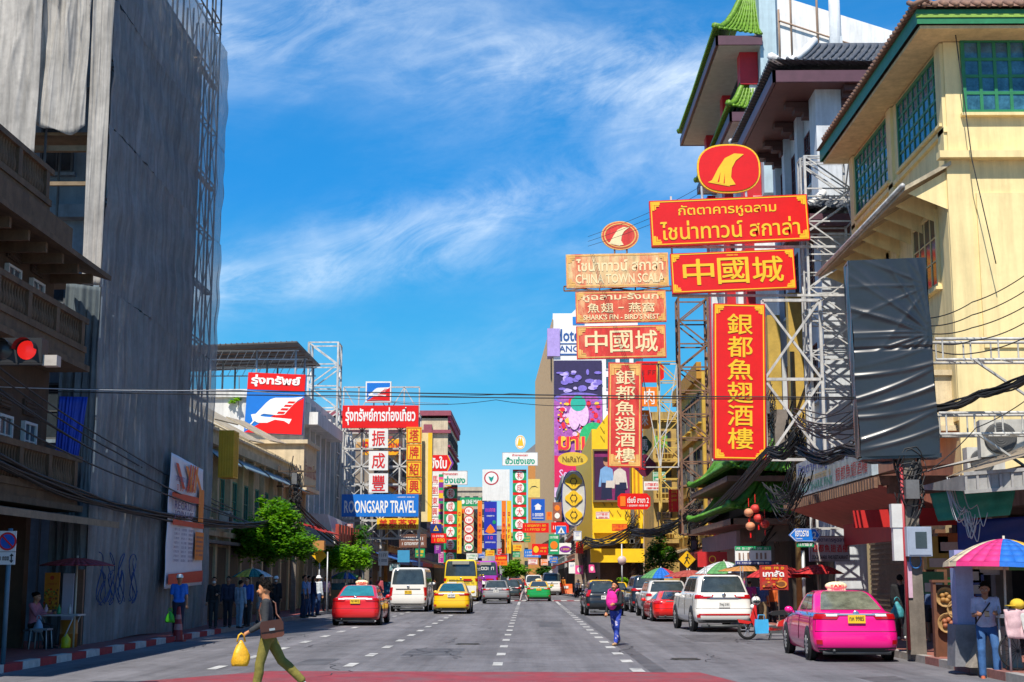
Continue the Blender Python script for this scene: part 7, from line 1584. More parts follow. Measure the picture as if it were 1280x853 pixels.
hd = wpos(mn, (J['h', 1][0] + J['h', -1][0]) / 2); ph_ = MB(); ph_.box((0, 0, 0), (.08, .012, .15)); o = ph_.build('phone', BLACK); o.location = hd; o.rotation_euler = (R(-50), 0, R(-15)); tag(o, 'dark phone in the hands of the leaning man', 'phone')
person('person in magenta shirt seen from behind at the food stalls', foot(938, 784, 0), R(175), cl('magenta', (.4, .03, .2)), cl('dark_trousers', (.03, .03, .035)), 1.66, arms={1: (1.6, 1.4, .1), -1: (.1, .3, .1)})
person('person in dark blue shirt beside the magenta one at the food stalls', foot(954, 784, 0), R(150), cl('dusty_blue', (.06, .1, .25)), cl('tan_trousers', (.25, .18, .1)), 1.64, sleeve='short')
person('seller in orange apron behind the red menu board', foot(966, 783, 0), R(10), cl('orange_apron', (.6, .12, .02)), cl('dark_trousers', (.03, .03, .035)), 1.6)
person('rider in white shirt on the far dark scooter', (4.4, 126.4, 0), R(160 - 180), cl('white_shirt', (.65, .66, .68)), cl('dark_trousers', (.03, .03, .035)), 1.66, hipz=.78, lg={1: (1.2, 1.4, .1), -1: (1.2, 1.4, .1)}, arms={1: (1.0, .4, .1), -1: (1.0, .4, .1)}, hat=(WHITE, 'cap'))
for k, (px, py, lab, c) in enumerate(((704, 742, 'person in orange standing by the far orange barriers', (.6, .2, .02)), (731, 743, 'person in dark clothes beyond the far scooter', (.03, .03, .05)), (746, 748, 'person in grey beside the far parked car', (.2, .2, .22)), (880, 762, 'person in dark red under the parasols', (.25, .02, .03)), (826, 752, 'person in brown behind the pale silver car', (.2, .1, .06)))):
    person(lab, foot(px, py), R(50 * k), cl('fcrowd%d' % k, c), cl('dark_trousers', (.03, .03, .035)), 1.64, skin=SKIN2, female=bool(k % 2))
# ------------------------------------------------------------------ TREES
def leafmat(key, c, trans=.3):
    m = M(key, c, .5, .35, 1.3); nt = m.node_tree; b = nt.nodes['Principled BSDF']; o = nt.nodes['Material Output']
    tl = nt.nodes.new('ShaderNodeBsdfTranslucent'); tl.inputs[0].default_value = (c[0] * 1.6, c[1] * 1.5, c[2] * .6, 1); mx = nt.nodes.new('ShaderNodeMixShader'); mx.inputs[0].default_value = trans
    nt.links.new(b.outputs[0], mx.inputs[1]); nt.links.new(tl.outputs[0], mx.inputs[2]); nt.links.new(mx.outputs[0], o.inputs[0]); return m
LF = [leafmat('leaf_green', (.09, .26, .012), .4), leafmat('leaf_light', (.18, .4, .015), .4), leafmat('leaf_dark', (.04, .14, .015), .35)]
BARK = M('bark', (.13, .1, .075), .85, .3, 6, bump=.4)
def tree(lab, x, y, z0, crown, n, leaf=.11, seed=1, trunk_r=.09, mats=LF, name='street_tree', fill=.62):
    """crown: list of (dx, dy, z, rx, ry, rz) clumps"""
    r_ = random.Random(seed); t = thing(name, lab, 'tree', (x, y, z0)); m = MB()
    c0 = min(c[2] for c in crown); fork = Vector((0, 0, c0 - z0 - .3))
    m.tube([(0, 0, 0), (.03, .0, fork.z * .5), fork], [trunk_r * 1.2, trunk_r, trunk_r * .85], 8)
    for c in crown:
        e = Vector((c[0], c[1], c[2] - z0)); mid = fork.lerp(e, .5) + Vector((r_.uniform(-.15, .15), r_.uniform(-.1, .1), .1)); m.tube([fork, mid, e], [trunk_r * .6, trunk_r * .4, .015], 6)
        for q in range(5): m.tube([mid, e + Vector((r_.uniform(-1, 1) * c[3] * .7, r_.uniform(-1, 1) * c[4] * .7, r_.uniform(-.6, .8) * c[5]))], [.02, .006], 4)
    m.build('trunk', BARK, t)
    m = MB(); vol = [c[3] * c[4] * c[5] for c in crown]; tot = sum(vol)
    for c, v in zip(crown, vol):
        k = int(n * v / tot); subs = []
        for q in range(max(4, k // 45)):
            d = Vector((r_.gauss(0, 1), r_.gauss(0, 1), r_.gauss(0, 1))).normalized() * (r_.random() ** .35) * 1.0
            subs.append(Vector((c[0] + d.x * c[3], c[1] + d.y * c[4], c[2] - z0 + d.z * c[5])))
        for q in range(k):
            s_ = r_.choice(subs); p = s_ + Vector((r_.gauss(0, .16), r_.gauss(0, .16), r_.gauss(0, .12))) * min(1.4, c[3] * 1.1)
            L = leaf * r_.uniform(.6, 1.3); a = r_.uniform(0, 6.28); d = Vector((math.cos(a), math.sin(a), r_.uniform(-.7, .35))).normalized(); u = d.cross(Vector((r_.uniform(-.5, .5), r_.uniform(-.5, .5), 1))).normalized() * L * .32
            m.add([p, p + d * L * .5 + u, p + d * L, p + d * L * .5 - u], [(0, 1, 2, 3)], min(2, int(abs(math.sin(s_.x * 5.1 + s_.z * 7.7 + s_.y * 3)) * 2.2 + r_.random() * .8)))
    m.build('crown', mats, t, fix=False)
    return t
def crown_px(Y, lst, ry=1.): 
    r = []
    for (px, py, rx, rz) in lst:
        p = at(px, py, Y); k = Y / 1802; r.append((p.x, ry * rx * k, p.z, rx * k, rz * k))
    return r
def tree_px(lab, trunk_px, Y, lst, n, leaf, seed, z0=.15, **kw):
    x = at(trunk_px, 720, Y).x; cs = crown_px(Y, lst)
    tree(lab, x, Y, z0, [(c[0] - x, random.Random(seed + i).uniform(-.5, .5), c[2], c[3], max(.6, c[1]), c[4]) for i, c in enumerate(cs)], n, leaf, seed, **kw)
tree_px('bushy street tree with a spreading crown in front of the cream shophouse', 331, 59, [(320, 672, 34, 22), (345, 645, 24, 20), (300, 682, 20, 12), (352, 668, 26, 22), (372, 682, 24, 16), (335, 690, 26, 12), (330, 630, 10, 8)], 16000, .18, 4, mats=[LF[0], LF[1], LF[0]])
tree_px('small leafy street tree with light green flat crown near the waiting group', 412, 75, [(425, 695, 24, 11), (445, 692, 18, 10), (412, 702, 16, 9), (455, 702, 10, 9), (438, 704, 22, 8)], 6500, .2, 9, mats=[LF[1], LF[1], LF[0]])
tree_px('dark green tree tucked behind the light leafy one under the blue travel board', 450, 84, [(447, 680, 16, 14), (452, 665, 9, 10), (440, 690, 10, 8)], 2200, .19, 14, mats=[LF[2], LF[0], LF[2]])
tree_px('round yellow-green tree far down the street above the traffic', 645, 165, [(642, 710, 13, 9), (652, 714, 10, 7), (634, 716, 7, 5), (645, 703, 6, 4)], 3000, .33, 17, mats=[LF[1], LF[1], LF[0]])
tree_px('small dark tree far down the street right of the round one', 678, 170, [(678, 715, 8, 7), (684, 710, 5, 5)], 900, .33, 19, mats=[LF[2], LF[0], LF[2]])
tree_px('dark green conical tree on the right pavement before the mustard shophouse', 826, 79, [(826, 700, 19, 14), (822, 683, 13, 12), (836, 692, 12, 12), (820, 712, 14, 8), (826, 672, 6, 7)], 4200, .17, 23, mats=[LF[2], LF[0], LF[2]])
tree_px('low green bush by the white post on the right pavement', 777, 105, [(777, 735, 9, 10), (780, 726, 6, 6)], 900, .2, 27, mats=[LF[1], LF[0], LF[1]], name='pavement_bush')
tree_px('small green plants growing in the old parapet of the brown shophouse', 32, 33.2, [(34, 276, 9, 4)], 350, .09, 31, z0=9.9, name='parapet_plant', trunk_r=.01)
tree_px('tuft of weeds sprouting on the ledge of the white building', 291, 79, [(296, 503, 6, 5)], 200, .2, 33, z0=12.9, name='ledge_weed', trunk_r=.02)

# ------------------------------------------------------------------ POLES AND CABLES
PCON = M('concrete_post', (.2, .17, .14), .85, .3, 3, streak=.3, bump=.2)
def post(lab, px, py, top_py, r0, mat_=PCON, z=.15, square=True, name='utility_pole', cat='utility pole'):
    p = gnd(px, py, z); zt = at(px, top_py, p.y).z; t = thing(name, lab, cat, (p.x, p.y, z))
    m = MB(); h = zt - z
    if square: m.add([(sx * r0 * k, sy * r0 * k, hh) for k, hh in ((1, 0), (.75, h)) for sx, sy in ((-1, -1), (1, -1), (1, 1), (-1, 1))], [(0, 1, 5, 4), (1, 2, 6, 5), (2, 3, 7, 6), (3, 0, 4, 7), (4, 5, 6, 7), (0, 1, 2, 3)])
    else: m.bar((0, 0, 0), (0, 0, h), r0, 12, 0, r0 * .7)
    m.build('shaft', mat_, t); return t, p, zt
def clutter(root, z0, z1, r, n, seed, mats=None):
    r_ = random.Random(seed); m = MB()
    for k in range(n):
        a = r_.uniform(0, 6.28); z = r_.uniform(z0, z1); q = r * r_.uniform(.6, 1.4); h = r_.uniform(.4, 1.8)
        m.tube([(q * math.cos(a + t * .5), q * math.sin(a + t * .5), z + h * (t / 5 - .5)) for t in range(6)], r_.uniform(.012, .03), 4)
    for k in range(n // 6):
        z = r_.uniform(z0, z1); c = r_.uniform(.15, .35); m.tube([(c * math.cos(t * .7) + r_.uniform(-.1, .1), -r * 1.2 - .03 * math.sin(t), z + c * math.sin(t * .7)) for t in range(10)], .014, 4)
    m.build('cable_tangle', CABLE, root)
    m = MB()
    for k in range(max(1, n // 30)):
        z = r_.uniform(z0, z1); m.box((r_.uniform(-.2, .2), -r * 1.3, z), (r_.uniform(.2, .4), .18, r_.uniform(.3, .55)))
    m.build('junction_box', M('grey_box', (.13, .135, .14), .7, .3), root)
cpost, p1, z1 = post('concrete post beside the pink taxi carrying the black wrapped sign and a meter box', 1146, 818, 560, .17)
PX1 = Vector((p1.x, p1.y, 0))
m = MB(); m.box((.06, -.3, 2.35), (.52, .2, .62)); m.box((.06, -.405, 2.35), (.46, .02, .56)); m.build('meter_box', M('meter_box_blue_grey', (.3, .36, .46), .5, .12), cpost)
m = MB(); m.box((.09, -.42, 2.38), (.24, .012, .34)); m.build('meter_window', GLASS, cpost)
m = MB(); m.box((-.33, -.1, 2.9), (.24, .2, .5)); m.box((-.33, -.1, 2.3), (.2, .16, .7)); m.build('switch_box', M('white_box', (.6, .6, .58), .5, .12), cpost)
m = MB(); m.bar((-.2, -.18, .1), (-.2, -.18, 4), .035, 8); m.build('red_conduit', M('red_conduit', (.35, .03, .04), .5), cpost)
m = MB(); m.tube([(.12 * math.cos(t * .5), -.24, 1.95 + .16 * math.sin(t * .5)) for t in range(26)], .016, 5); m.build('blue_hose', M('blue_hose', (.02, .15, .4), .5), cpost)
m = MB(); m.box((-.12, -.19, 1.55), (.09, .01, .75)); m.build('pink_notice', M('pale_pink_notice', (.6, .4, .5), .6), cpost)
clutter(cpost, 3.0, 4.3, .24, 26, 3)
gl, p2, z2 = post('golden-brown lamp post wrapped in cables beside the street name sign', 1001, 776, 440, .13, M('golden_lamp_post', (.34, .22, .08), .6, .3, 5), square=False, name='lamp_post', cat='lamp post')
m = MB(); m.tube([(0, 0, 7.6), (.5, -.1, 8.9), (1.6, -.3, 10.2)], .06, 7); m.build('lamp_arm', MATS['golden_lamp_post'], gl)
m = MB(); m.bar((.14, -.1, .2), (.14, -.1, 2.6), .07, 8); m.build('steel_pipe', STEEL, gl)
clutter(gl, 3.4, 7.5, .28, 90, 5)
dp, p3, z3 = post('dark pole thick with looped cables left of the lamp post', 965, 772, 470, .16)
clutter(dp, 3.0, 9.0, .3, 110, 7)
wp, p4, z4 = post('dark utility pole by the dark conical tree', 868, 757, 560, .14); clutter(wp, 3.2, 7.5, .3, 60, 9)
w5, p5, z5 = post('cable-wrapped pole under the red rounded sign', 792, 748, 635, .17); clutter(w5, 2.0, 6.2, .42, 140, 11)
w6, p6, z6 = post('far utility pole hung with boxes and cables left of the yellow shop', 733, 743, 640, .17, z=.15); clutter(w6, 2.5, 7.5, .4, 80, 13)
w7, p7, z7 = post('grey round post with a round no-entry sign before the yellow shop', 778, 752, 680, .06, STEEL, square=False, name='sign_post', cat='sign post')
l1, q1, y1_ = post('dark utility pole behind the bushy street tree on the left pavement', 366, 766, 606, .11); clutter(l1, 4.5, 6.4, .25, 34, 15)
l2, q2, y2_ = post('brown utility pole by the hanging clinic sign on the left', 458, 760, 688, .14); clutter(l2, 2.4, 3.4, .25, 16, 17)
m = MB(); m.bar((-.9, 0, 6.5), (.9, 0, 6.5), .06); m.bar((-.9, 0, 5.8), (.9, 0, 5.8), .06); [m.bar((x, 0, 6.5), (x, 0, 6.75), .05) for x in (-.8, 0, .8)]; m.build('crossarm', WOODD, l1)
for px, py, lab in ((398, 766, 'thin grey post with a yellow diamond sign by the waiting group'), (408, 768, 'bare thin grey sign post near the light leafy tree')):
    t, pp, zt = post(lab, px, py, 690, .035, STEEL, square=False, name='sign_post', cat='sign post')
    if px == 398: m = MB(); m.prism([(-.35, 2.6), (0, 2.25), (.35, 2.6), (0, 2.95)], -.06, -.04); m.build('plate', MATS['warning_yellow'], t)
m = MB(); m.lathe([(0, -.01), (.3, -.01), (.3, .02)], 20, (0, -.07, 2.75), 'Y'); m.build('round_plate', M('noentry', (.6, .45, .45), .5), w7)
# cables
def cable(lab, pts, r, n=1, spread=.0, sag=.4, seed=1, group=None, mat_=CABLE, name='overhead_cable', cat='cable'):
    r_ = random.Random(seed); pts = [Vector(p) for p in pts]; m = MB(); base = pts[0]
    for k in range(n):
        out_ = []; off = Vector((r_.uniform(-1, 1), r_.uniform(-1, 1), r_.uniform(-1, 1))) * spread; sg = sag * r_.uniform(.7, 1.3)
        for a, b in zip(pts, pts[1:]):
            for q in range(13):
                t = q / 12; p = a.lerp(b, t) + off + Vector((0, 0, -4 * sg * t * (1 - t)))
                if spread: p += Vector((0, 0, .25 * spread * math.sin(9 * t + k)))
                if q or not out_: out_.append(p - base)
        m.tube(out_, r, 4)
    nm = 'cable_bundle' if n > 1 else name
    o = m.build(nm, mat_); o.location = base; tag(o, lab, cat, group)
CG = 'cables crossing the street'
X = lambda px, py, Y: at(px, py, Y)
cable('thin dark cable crossing the whole street, upper of the close pair', [X(-20, 484, 33), X(430, 490, 37), X(1075, 497, 31)], .016, sag=.03, group=CG)
cable('thin dark cable crossing the whole street, lower of the close pair', [X(-20, 487.5, 33), X(430, 495, 37), X(1080, 499, 31)], .014, sag=.03, group=CG)
cable('pale thin cable running beside the crossing pair at the left', [X(-20, 483, 30), X(300, 488, 34), X(560, 505, 60)], .01, sag=.05, group=CG, mat_=STEEL)
cable('far cable running from the lattice frame to the faded upright sign', [X(489, 503, 88), X(620, 500, 82), X(760, 505, 75)], .018, sag=.25, group=CG)
cable('second cable in the distance above the white billboard', [X(525, 495, 90), X(640, 492, 85), X(830, 495, 76)], .018, sag=.1, group=CG)
for k in range(3): cable('guy wire rising behind the oval faded emblem, %s of three' % ('highest', 'middle', 'lowest')[k], [X(735, 296 + 6 * k, 74), X(820, 262 + 8 * k, 62), X(878, 232 + 8 * k, 52)], .012, sag=.05, group='guy wires of the restaurant signs')
LG_ = 'cables running along the left buildings'
for k, (a, b) in enumerate((((0, 455), (300, 640)), ((0, 467), (290, 640)), ((0, 488), (300, 648)), ((20, 497), (310, 652)), ((0, 520), (320, 655)))):
    cable('black cable slanting down across the gauze tower, %s from the top' % ('first', 'second', 'third', 'fourth', 'fifth')[k], [X(a[0] - 20, a[1] - 10, 27), X((a[0] + b[0]) / 2, (a[1] + b[1]) / 2 + 12, 36), X(b[0], b[1], 57)], .02, sag=.1, group=LG_, seed=k)
cable('thick bundle of black cables sagging low across the gauze tower', [X(-20, 566, 27), X(140, 632, 36), X(300, 657, 52), X(366, 645, 66)], .028, 12, .09, .1, 5)
cable('bundle of black cables between the left utility poles', [X(366, 625, 66), X(458, 694, 86)], .03, 8, .14, .5, 6)
cable('bundle of black cables running on from the clinic sign pole', [X(458, 694, 86), X(520, 690, 130)], .035, 8, .2, .5, 16)
RG = 'bundles of cables along the right pavement'
cable('drooping bundle of black cables between the wrapped sign and the lamp post', [X(1165, 548, 30.8), X(1060, 560, 38), X(1000, 560, 44)], .024, 22, .16, .28, 7)
cable('second looser bundle of cables above the faded shop sign', [X(1100, 500, 31), X(1000, 520, 44)], .018, 16, .25, .45, 8)
cable('bundle of cables from the lamp post over the green pagoda roof', [X(1000, 545, 44), X(965, 565, 46), X(868, 660, 74)], .028, 20, .17, .25, 9)
cable('tangle of cables hanging between the lamp post and the dark pole', [X(1000, 600, 44), X(965, 615, 46)], .02, 24, .35, .6, 10)
cable('bundle of cables between the dark pole and the red rounded sign pole', [X(868, 640, 74), X(792, 665, 86)], .032, 18, .2, .5, 11)
cable('bundle of cables running left past the yellow shop', [X(792, 660, 86), X(733, 675, 112), X(690, 690, 150)], .035, 14, .25, .5, 12)
for k in range(5): cable('black wire fanning out from the wrapped sign to the yellow wall, %s from the top' % ('first', 'second', 'third', 'fourth', 'fifth')[k], [X(1160, 398 - 4 * k + 30 * k * .45, 31.2), X(1215, 378 + 16 * k, 30), X(1290, 338 + 20 * k, 28.5)], .014, sag=.08, group='wires fanning to the yellow wall', seed=k)
cable('thick bundle of black cables running right behind the wrapped sign', [X(1160, 510, 31), X(1225, 492, 30), X(1300, 462, 28)], .022, 16, .09, .08, 13)
cable('loops of grey cable hanging under the teal tarpaulin', [X(1190, 605, 30), X(1212, 640, 29.5), X(1225, 650, 29.4)], .012, 9, .16, .35, 14, mat_=STEEL)
cable('thin cable hanging down the front wall of the yellow building', [X(1194, 40, 38.4), X(1215, 200, 38.3), X(1245, 330, 38.3)], .018, sag=.0, seed=2)
cable('single slanting black cable across the pipe brackets', [X(1160, 590, 30), X(1220, 535, 29.6), X(1290, 495, 29)], .012, sag=.05, seed=3)
# ------------------------------------------------------------------ WRAPPED SIGN
a, b = at(1076, 570, 30.6), at(1162, 325, 30.6)
WRAP = M('blue_black_plastic_sheet', (.02, .026, .034), .36, .2, 1.5, coat=.2)
ws = thing('wrapped_sign', 'tall sign box wrapped in creased blue-black plastic sheeting on the concrete post', 'sign', ((a.x + b.x) / 2, 30.6, a.z)); ws.rotation_euler = (0, R(-1.4), R(-4))
ww, wh = (b.x - a.x), b.z - a.z
m = MB(); vs = []; nu, nv = 60, 170
def rid(x): return (1 - abs(math.sin(x))) ** 3
def wrapz(u, v):
    d = .0; rr_ = random.Random(5)
    for (fx, fz, s_, a_, up_) in ((1.02, .62, 9.5, .05, 1), (1.02, .60, 8.0, .045, 0), (1.02, .86, 7, .03, 1)):
        th = math.atan2(v - fz, (fx - u) * .45); r0 = math.hypot((fx - u) * .45, v - fz)
        if (.53 < v): d += a_ * rid(th * s_ + .8 * math.sin(3 * th) + fx * 3) * math.exp(-r0 * 2.0) * min(1, r0 * 7)
    if v < .54:
        for q in range(7): c = .07 + .07 * q; d += (.012 + .028 * rr_.random()) * math.exp(-((v - c - .09 * (u - .5) * (1 + .6 * math.sin(q * 2.1)) - .05 * (u - .4) ** 2) / .011) ** 2) * (.35 + .65 * abs(math.sin(2.2 * u + q)))
    d += .01 * math.sin(9 * u + 14 * v) + .007 * math.sin(25 * v + 4 * u)
    return d
for fr in range(2):
    vs = []
    for j in range(nv + 1):
        for i in range(nu + 1):
            u, v = i / nu, j / nv; d = wrapz(u, v) - (.035 if .53 < v < .55 else 0)
            bow = .02 * math.sin(v * 3.14); vs.append((-ww / 2 - (.0) + ww * u + (.02 * math.sin(13 * v) if i in (0, nu) else 0), -.03 - d - .05 * math.sin(u * 3.14) if fr == 0 else .62 + d, wh * v))
    m.add(vs, [(j * (nu + 1) + i, j * (nu + 1) + i + 1, (j + 1) * (nu + 1) + i + 1, (j + 1) * (nu + 1) + i) for j in range(nv) for i in range(nu)], 0, True)
for sx in (-1, 1):
    vs = []
    for j in range(nv + 1):
        v = j / nv
        for i in range(9): y = -.03 + .65 * i / 8; vs.append((sx * ww / 2 + sx * .02 * math.sin(9 * y + 21 * v) * math.sin(math.pi * i / 8), y, wh * v))
    m.add(vs, [(j * 9 + i, j * 9 + i + 1, (j + 1) * 9 + i + 1, (j + 1) * 9 + i) for j in range(nv) for i in range(8)], 0, True)
m.bb(-ww / 2, ww / 2, -.02, .61, wh - .02, wh + .02); m.bb(-ww / 2 + .03, ww / 2 + .03, -.04, .63, -.06, .03)
m.build('sheeting', WRAP, ws)
m = MB(); m.bb(-ww / 2 + .05, ww / 2 - .05, .03, .55, .02, wh - .1); m.build('sign_box', BLACK, ws)
# ------------------------------------------------------------------ TRAFFIC LIGHT ON ITS MAST ARM, TOP LEFT
Yt = 21.0; c = at(22, 438, Yt); s_ = Yt / 1802
tl = thing('traffic_light', 'horizontal traffic light showing a red man on a mast arm', 'traffic light', (c.x, Yt, c.z - .22))
m = MB(); m.bb(-.75, .36, 0, .3, .03, .41); m.bb(-.8, .37, -.02, .02, .0, .02); m.build('housing', M('black_housing', (.012, .012, .014), .5, .1), tl)
m = MB()
for x in (-.58, -.22, .14):
    n = 20; r0 = .165
    m.add([(x + r0 * math.cos(t * .314 + 0), yy, .22 + r0 * math.sin(t * .314)) for yy in (0, -.2) for t in range(14)], [(t, t + 1, t + 15, t + 14) for t in range(10)], 0)
m.build('visors', M('black_housing'), tl)
for x, mt in ((-.58, M('unlit_lens', (.03, .03, .03), .3)), (-.22, M('unlit_lens', (.03, .03, .03), .3)), (.14, M('red_lamp_lit', (.9, .02, .015), .3, 0, emit=.5))):
    m = MB(); m.lathe([(0, -.03), (.1, -.02), (.145, 0)], 20, (x, -.005, .22), 'Y'); m.build('lens', mt, tl)
m = MB(); m.bar((-14, .2, .12), (.45, .2, .12), .06, 8); m.box((.46, .18, .08), (.22, .2, .16)); m.build('mast_arm', M('pale_mast', (.42, .38, .34), .5, .2), tl)
m = MB(); m.bar((-14, .2, .1), (-14, .2, -c.z + .22), .1, 8); m.build('mast', M('pale_mast'), tl)
# no-parking sign at left edge
Yn = 27.0; A, B = at(-2, 706, Yn), at(21, 664, Yn)
np_ = thing('no_parking_sign', 'blue and red no-parking sign on a blue-grey post at the left edge', 'road sign', ((A.x + B.x) / 2, Yn, .15)); W_ = B.x - A.x; z0, z1_ = A.z - .15, B.z - .15; zm = z0 + (z1_ - z0) * .38
m = MB(); m.bb(-W_ / 2, W_ / 2, -.02, .01, zm + .005, z1_); m.bb(-W_ / 2, W_ / 2, -.02, .01, z0, zm - .005); m.build('plate', M('sign_white', (.7, .72, .72), .4, .06), np_)
m = MB(); cz = (zm + z1_) / 2; r0 = (z1_ - zm) * .44; m.lathe([(0, -.024), (r0, -.024)], 26, (0, 0, cz), 'Y', 0); m.lathe([(r0 * .8, -.027), (r0, -.027)], 26, (0, 0, cz), 'Y', 1); m.bar((-r0 * .6, -.028, cz + r0 * .6), (r0 * .6, -.028, cz - r0 * .6), r0 * .11, 4, 1)
m.bar((W_ * .3, -.026, z0 + .05), (W_ * .3, -.026, zm - .05), .012, 4, 2); m.prism([(W_ * .3 - .04, zm - .08), (W_ * .3 + .04, zm - .08), (W_ * .3, zm - .03)], -.028, -.024, 2); m.prism([(W_ * .3 - .04, z0 + .08), (W_ * .3 + .04, z0 + .08), (W_ * .3, z0 + .03)], -.028, -.024, 2); scrawl(m, -W_ * .4, (z0 + zm) / 2 - .04, W_ * .15, (z0 + zm) / 2 + .04, -.026, 2, 4); m.build('symbols', [BLUE, LETR, BLACK], np_)
m = MB(); m.bar((.02, .04, 0), (.02, .04, z1_ + .05), .045, 10); m.build('post', M('blue_grey_post', (.08, .17, .24), .5, .2), np_)
# ------------------------------------------------------------------ UMBRELLAS
def umbrella(lab, px, py, Y, rad, cols, h=None, flat=.32, n=8, zb=.15, name='umbrella', tilt=(0, 0), pole=True, val=.0):
    c = at(px, py, Y); h = c.z - zb; t = thing(name, lab, 'umbrella', (c.x, Y, zb)); t.rotation_euler = (tilt[0], tilt[1], R(22.5) if val else 0)
    m = MB(); seg = 24 if n <= 8 else n * 2; rings = 6; vs = []
    for j in range(rings + 1):
        q = j / rings
        for k in range(seg):
            a = 6.2832 * k / seg; sc = 1 - .05 * q * (1 - abs(math.cos(a * n / 2))); vs.append((rad * q * sc * math.cos(a), rad * q * sc * math.sin(a), h - rad * flat * (q ** 1.7)))
    per = seg / n
    for j in range(rings):
        for k in range(seg): m.add([vs[j * seg + k], vs[j * seg + (k + 1) % seg], vs[(j + 1) * seg + (k + 1) % seg], vs[(j + 1) * seg + k]], [(0, 1, 2, 3)], int(k / per) % len(cols), True)
    if val:
        for k in range(seg):
            a, b = vs[rings * seg + k], vs[rings * seg + (k + 1) % seg]; m.add([a, b, (b[0] * 1.01, b[1] * 1.01, b[2] - val), (a[0] * 1.01, a[1] * 1.01, a[2] - val)], [(0, 1, 2, 3)], int(k / per) % len(cols))
    o = m.build('canopy', cols, t)
    md = o.modifiers.new('t', 'SOLIDIFY'); md.thickness = .008
    m = MB(); 
    for k in range(n): a = 6.2832 * k / n; m.tube([(rad * q * math.cos(a), rad * q * math.sin(a), h - rad * flat * (q ** 1.7) - .02) for q in (0, .5, .97)], .008, 4)
    m.build('ribs', WOODD, t)
    if pole: m = MB(); m.bar((0, 0, 0), (0, 0, h + .06), .022, 8); m.build('pole', M('pale_pole', (.5, .45, .36), .6), t)
CL = lambda k, c: M('canvas_' + k, c, .75, .15, 4)
umbrella('dusty red paper umbrella over the folding table under the brown canopy', 97, 698, 33.4, .85, [CL('dull_red', (.3, .03, .05))], flat=.2, n=16)
umbrella('big beach umbrella with pink, blue and yellow panels above the leaning man', 1250, 674, 25.9, 1.05, [CL('green', (.1, .3, .1)), CL('cream', (.6, .5, .35)), CL('pink', (.7, .03, .2)), CL('cream', (.6, .5, .35)), CL('pink', (.7, .03, .2)), CL('blue', (.01, .14, .55)), CL('yellow', (.75, .45, .04)), CL('blue', (.01, .14, .55))], flat=.42, n=8, tilt=(0, R(2)), val=.08)
umbrella('green, white and yellow striped umbrella over the left pavement stall', 316, 711, 52, .75, [CL('dark_green', (.01, .16, .14)), CL('yellow', (.75, .45, .04)), CL('dark_green', (.01, .16, .14)), CL('white', (.6, .62, .62))], flat=.4)
umbrella('green, red and blue umbrella parked behind the tall dark car', 826, 710, 66, .95, [CL('green', (.02, .3, .06)), CL('blue', (.01, .08, .3)), CL('red', (.5, .02, .04))], flat=.5, n=6)
umbrella('flat rust-red parasol left of the green and white one', 862, 713, 58, 1.05, [CL('rust_red', (.4, .07, .05))], flat=.25)
umbrella('green and white segmented parasol behind the big white car', 905, 702, 56, 1.15, [CL('white', (.6, .62, .62)), CL('green', (.02, .3, .06))], flat=.42)
umbrella('flat orange-tan parasol right of the green and white one', 930, 707, 54, 1.0, [CL('orange_tan', (.55, .24, .06))], flat=.22)
umbrella('bright red parasol behind the red menu board', 972, 706, 47, 1.05, [CL('red2', (.55, .02, .02))], flat=.4)
umbrella('second bright red parasol right of the lamp post', 1022, 706, 46, .85, [CL('red2', (.55, .02, .02))], flat=.35)
umbrella('blue and green umbrella over the far left food stalls', 432, 715, 82, 1.0, [CL('blue', (.01, .08, .3)), CL('green', (.02, .3, .06))], flat=.4)
# ------------------------------------------------------------------ LEFT STALL
Y = 33.5
tb_ = thing('folding_table', 'folding table with steel legs set with bottles under the red umbrella', 'table', (at(72, 780, Y).x, Y, .15))
m = MB(); m.bb(-.55, .55, -.3, .3, .72, .76); m.build('table_top', M('pale_top', (.45, .45, .47), .5, .2), tb_)
for sx in (-1, 1):
    for sy in (-1, 1): m = MB(); m.bar((sx * .45, sy * .25, .72), (sx * .15, sy * .25, 0), .015, 6); m.build('leg', STEEL, tb_)
for k, (dx, c, lab) in enumerate(((.05, (.02, .3, .12), 'green bottle on the folding table'), (.3, (.5, .5, .5), 'clear jar on the folding table'), (-.25, (.6, .4, .45), 'pale pink cup on the folding table'))):
    m = MB(); m.lathe([(0, 0), (.04, 0), (.045, .02), (.045, .13), (.018, .18), (.018, .22), (0, .22)], 12); o = m.build('bottle', M('bottle%d' % k, c, .25)); o.location = (tb_.location.x + dx, Y - .1, .912); tag(o, lab, 'bottle')
stl = thing('metal_stool', 'steel-legged stool beside the seated woman', 'stool', (at(52, 780, 32.8).x, 32.8, .15))
m = MB(); m.bb(-.2, .2, -.2, .2, .42, .46); m.build('seat', M('stool_seat', (.25, .25, .28), .5), stl)
for sx in (-1, 1):
    for sy in (-1, 1): m = MB(); m.bar((sx * .17, sy * .17, .42), (sx * .2, sy * .2, 0), .014, 6); m.build('leg', STEEL, stl)
chs = thing('chair_seat', 'dark stool under the seated woman in pink', 'stool', (at(42, 780, 33.2).x, 33.25, .15))
m = MB(); m.bb(-.19, .19, -.19, .19, .38, .42); m.build('seat', DSTEEL, chs)
for sx in (-1, 1):
    for sy in (-1, 1): m = MB(); m.bar((sx * .16, sy * .16, .38), (sx * .19, sy * .19, 0), .014, 6); m.build('leg', DSTEEL, chs)
A, B = at(54, 762, 34.0), at(75, 716, 34.0)
po = thing('food_poster', 'tilted orange food poster standing behind the folding table', 'poster', ((A.x + B.x) / 2, 34.0, A.z)); W_, H_ = B.x - A.x, B.z - A.z
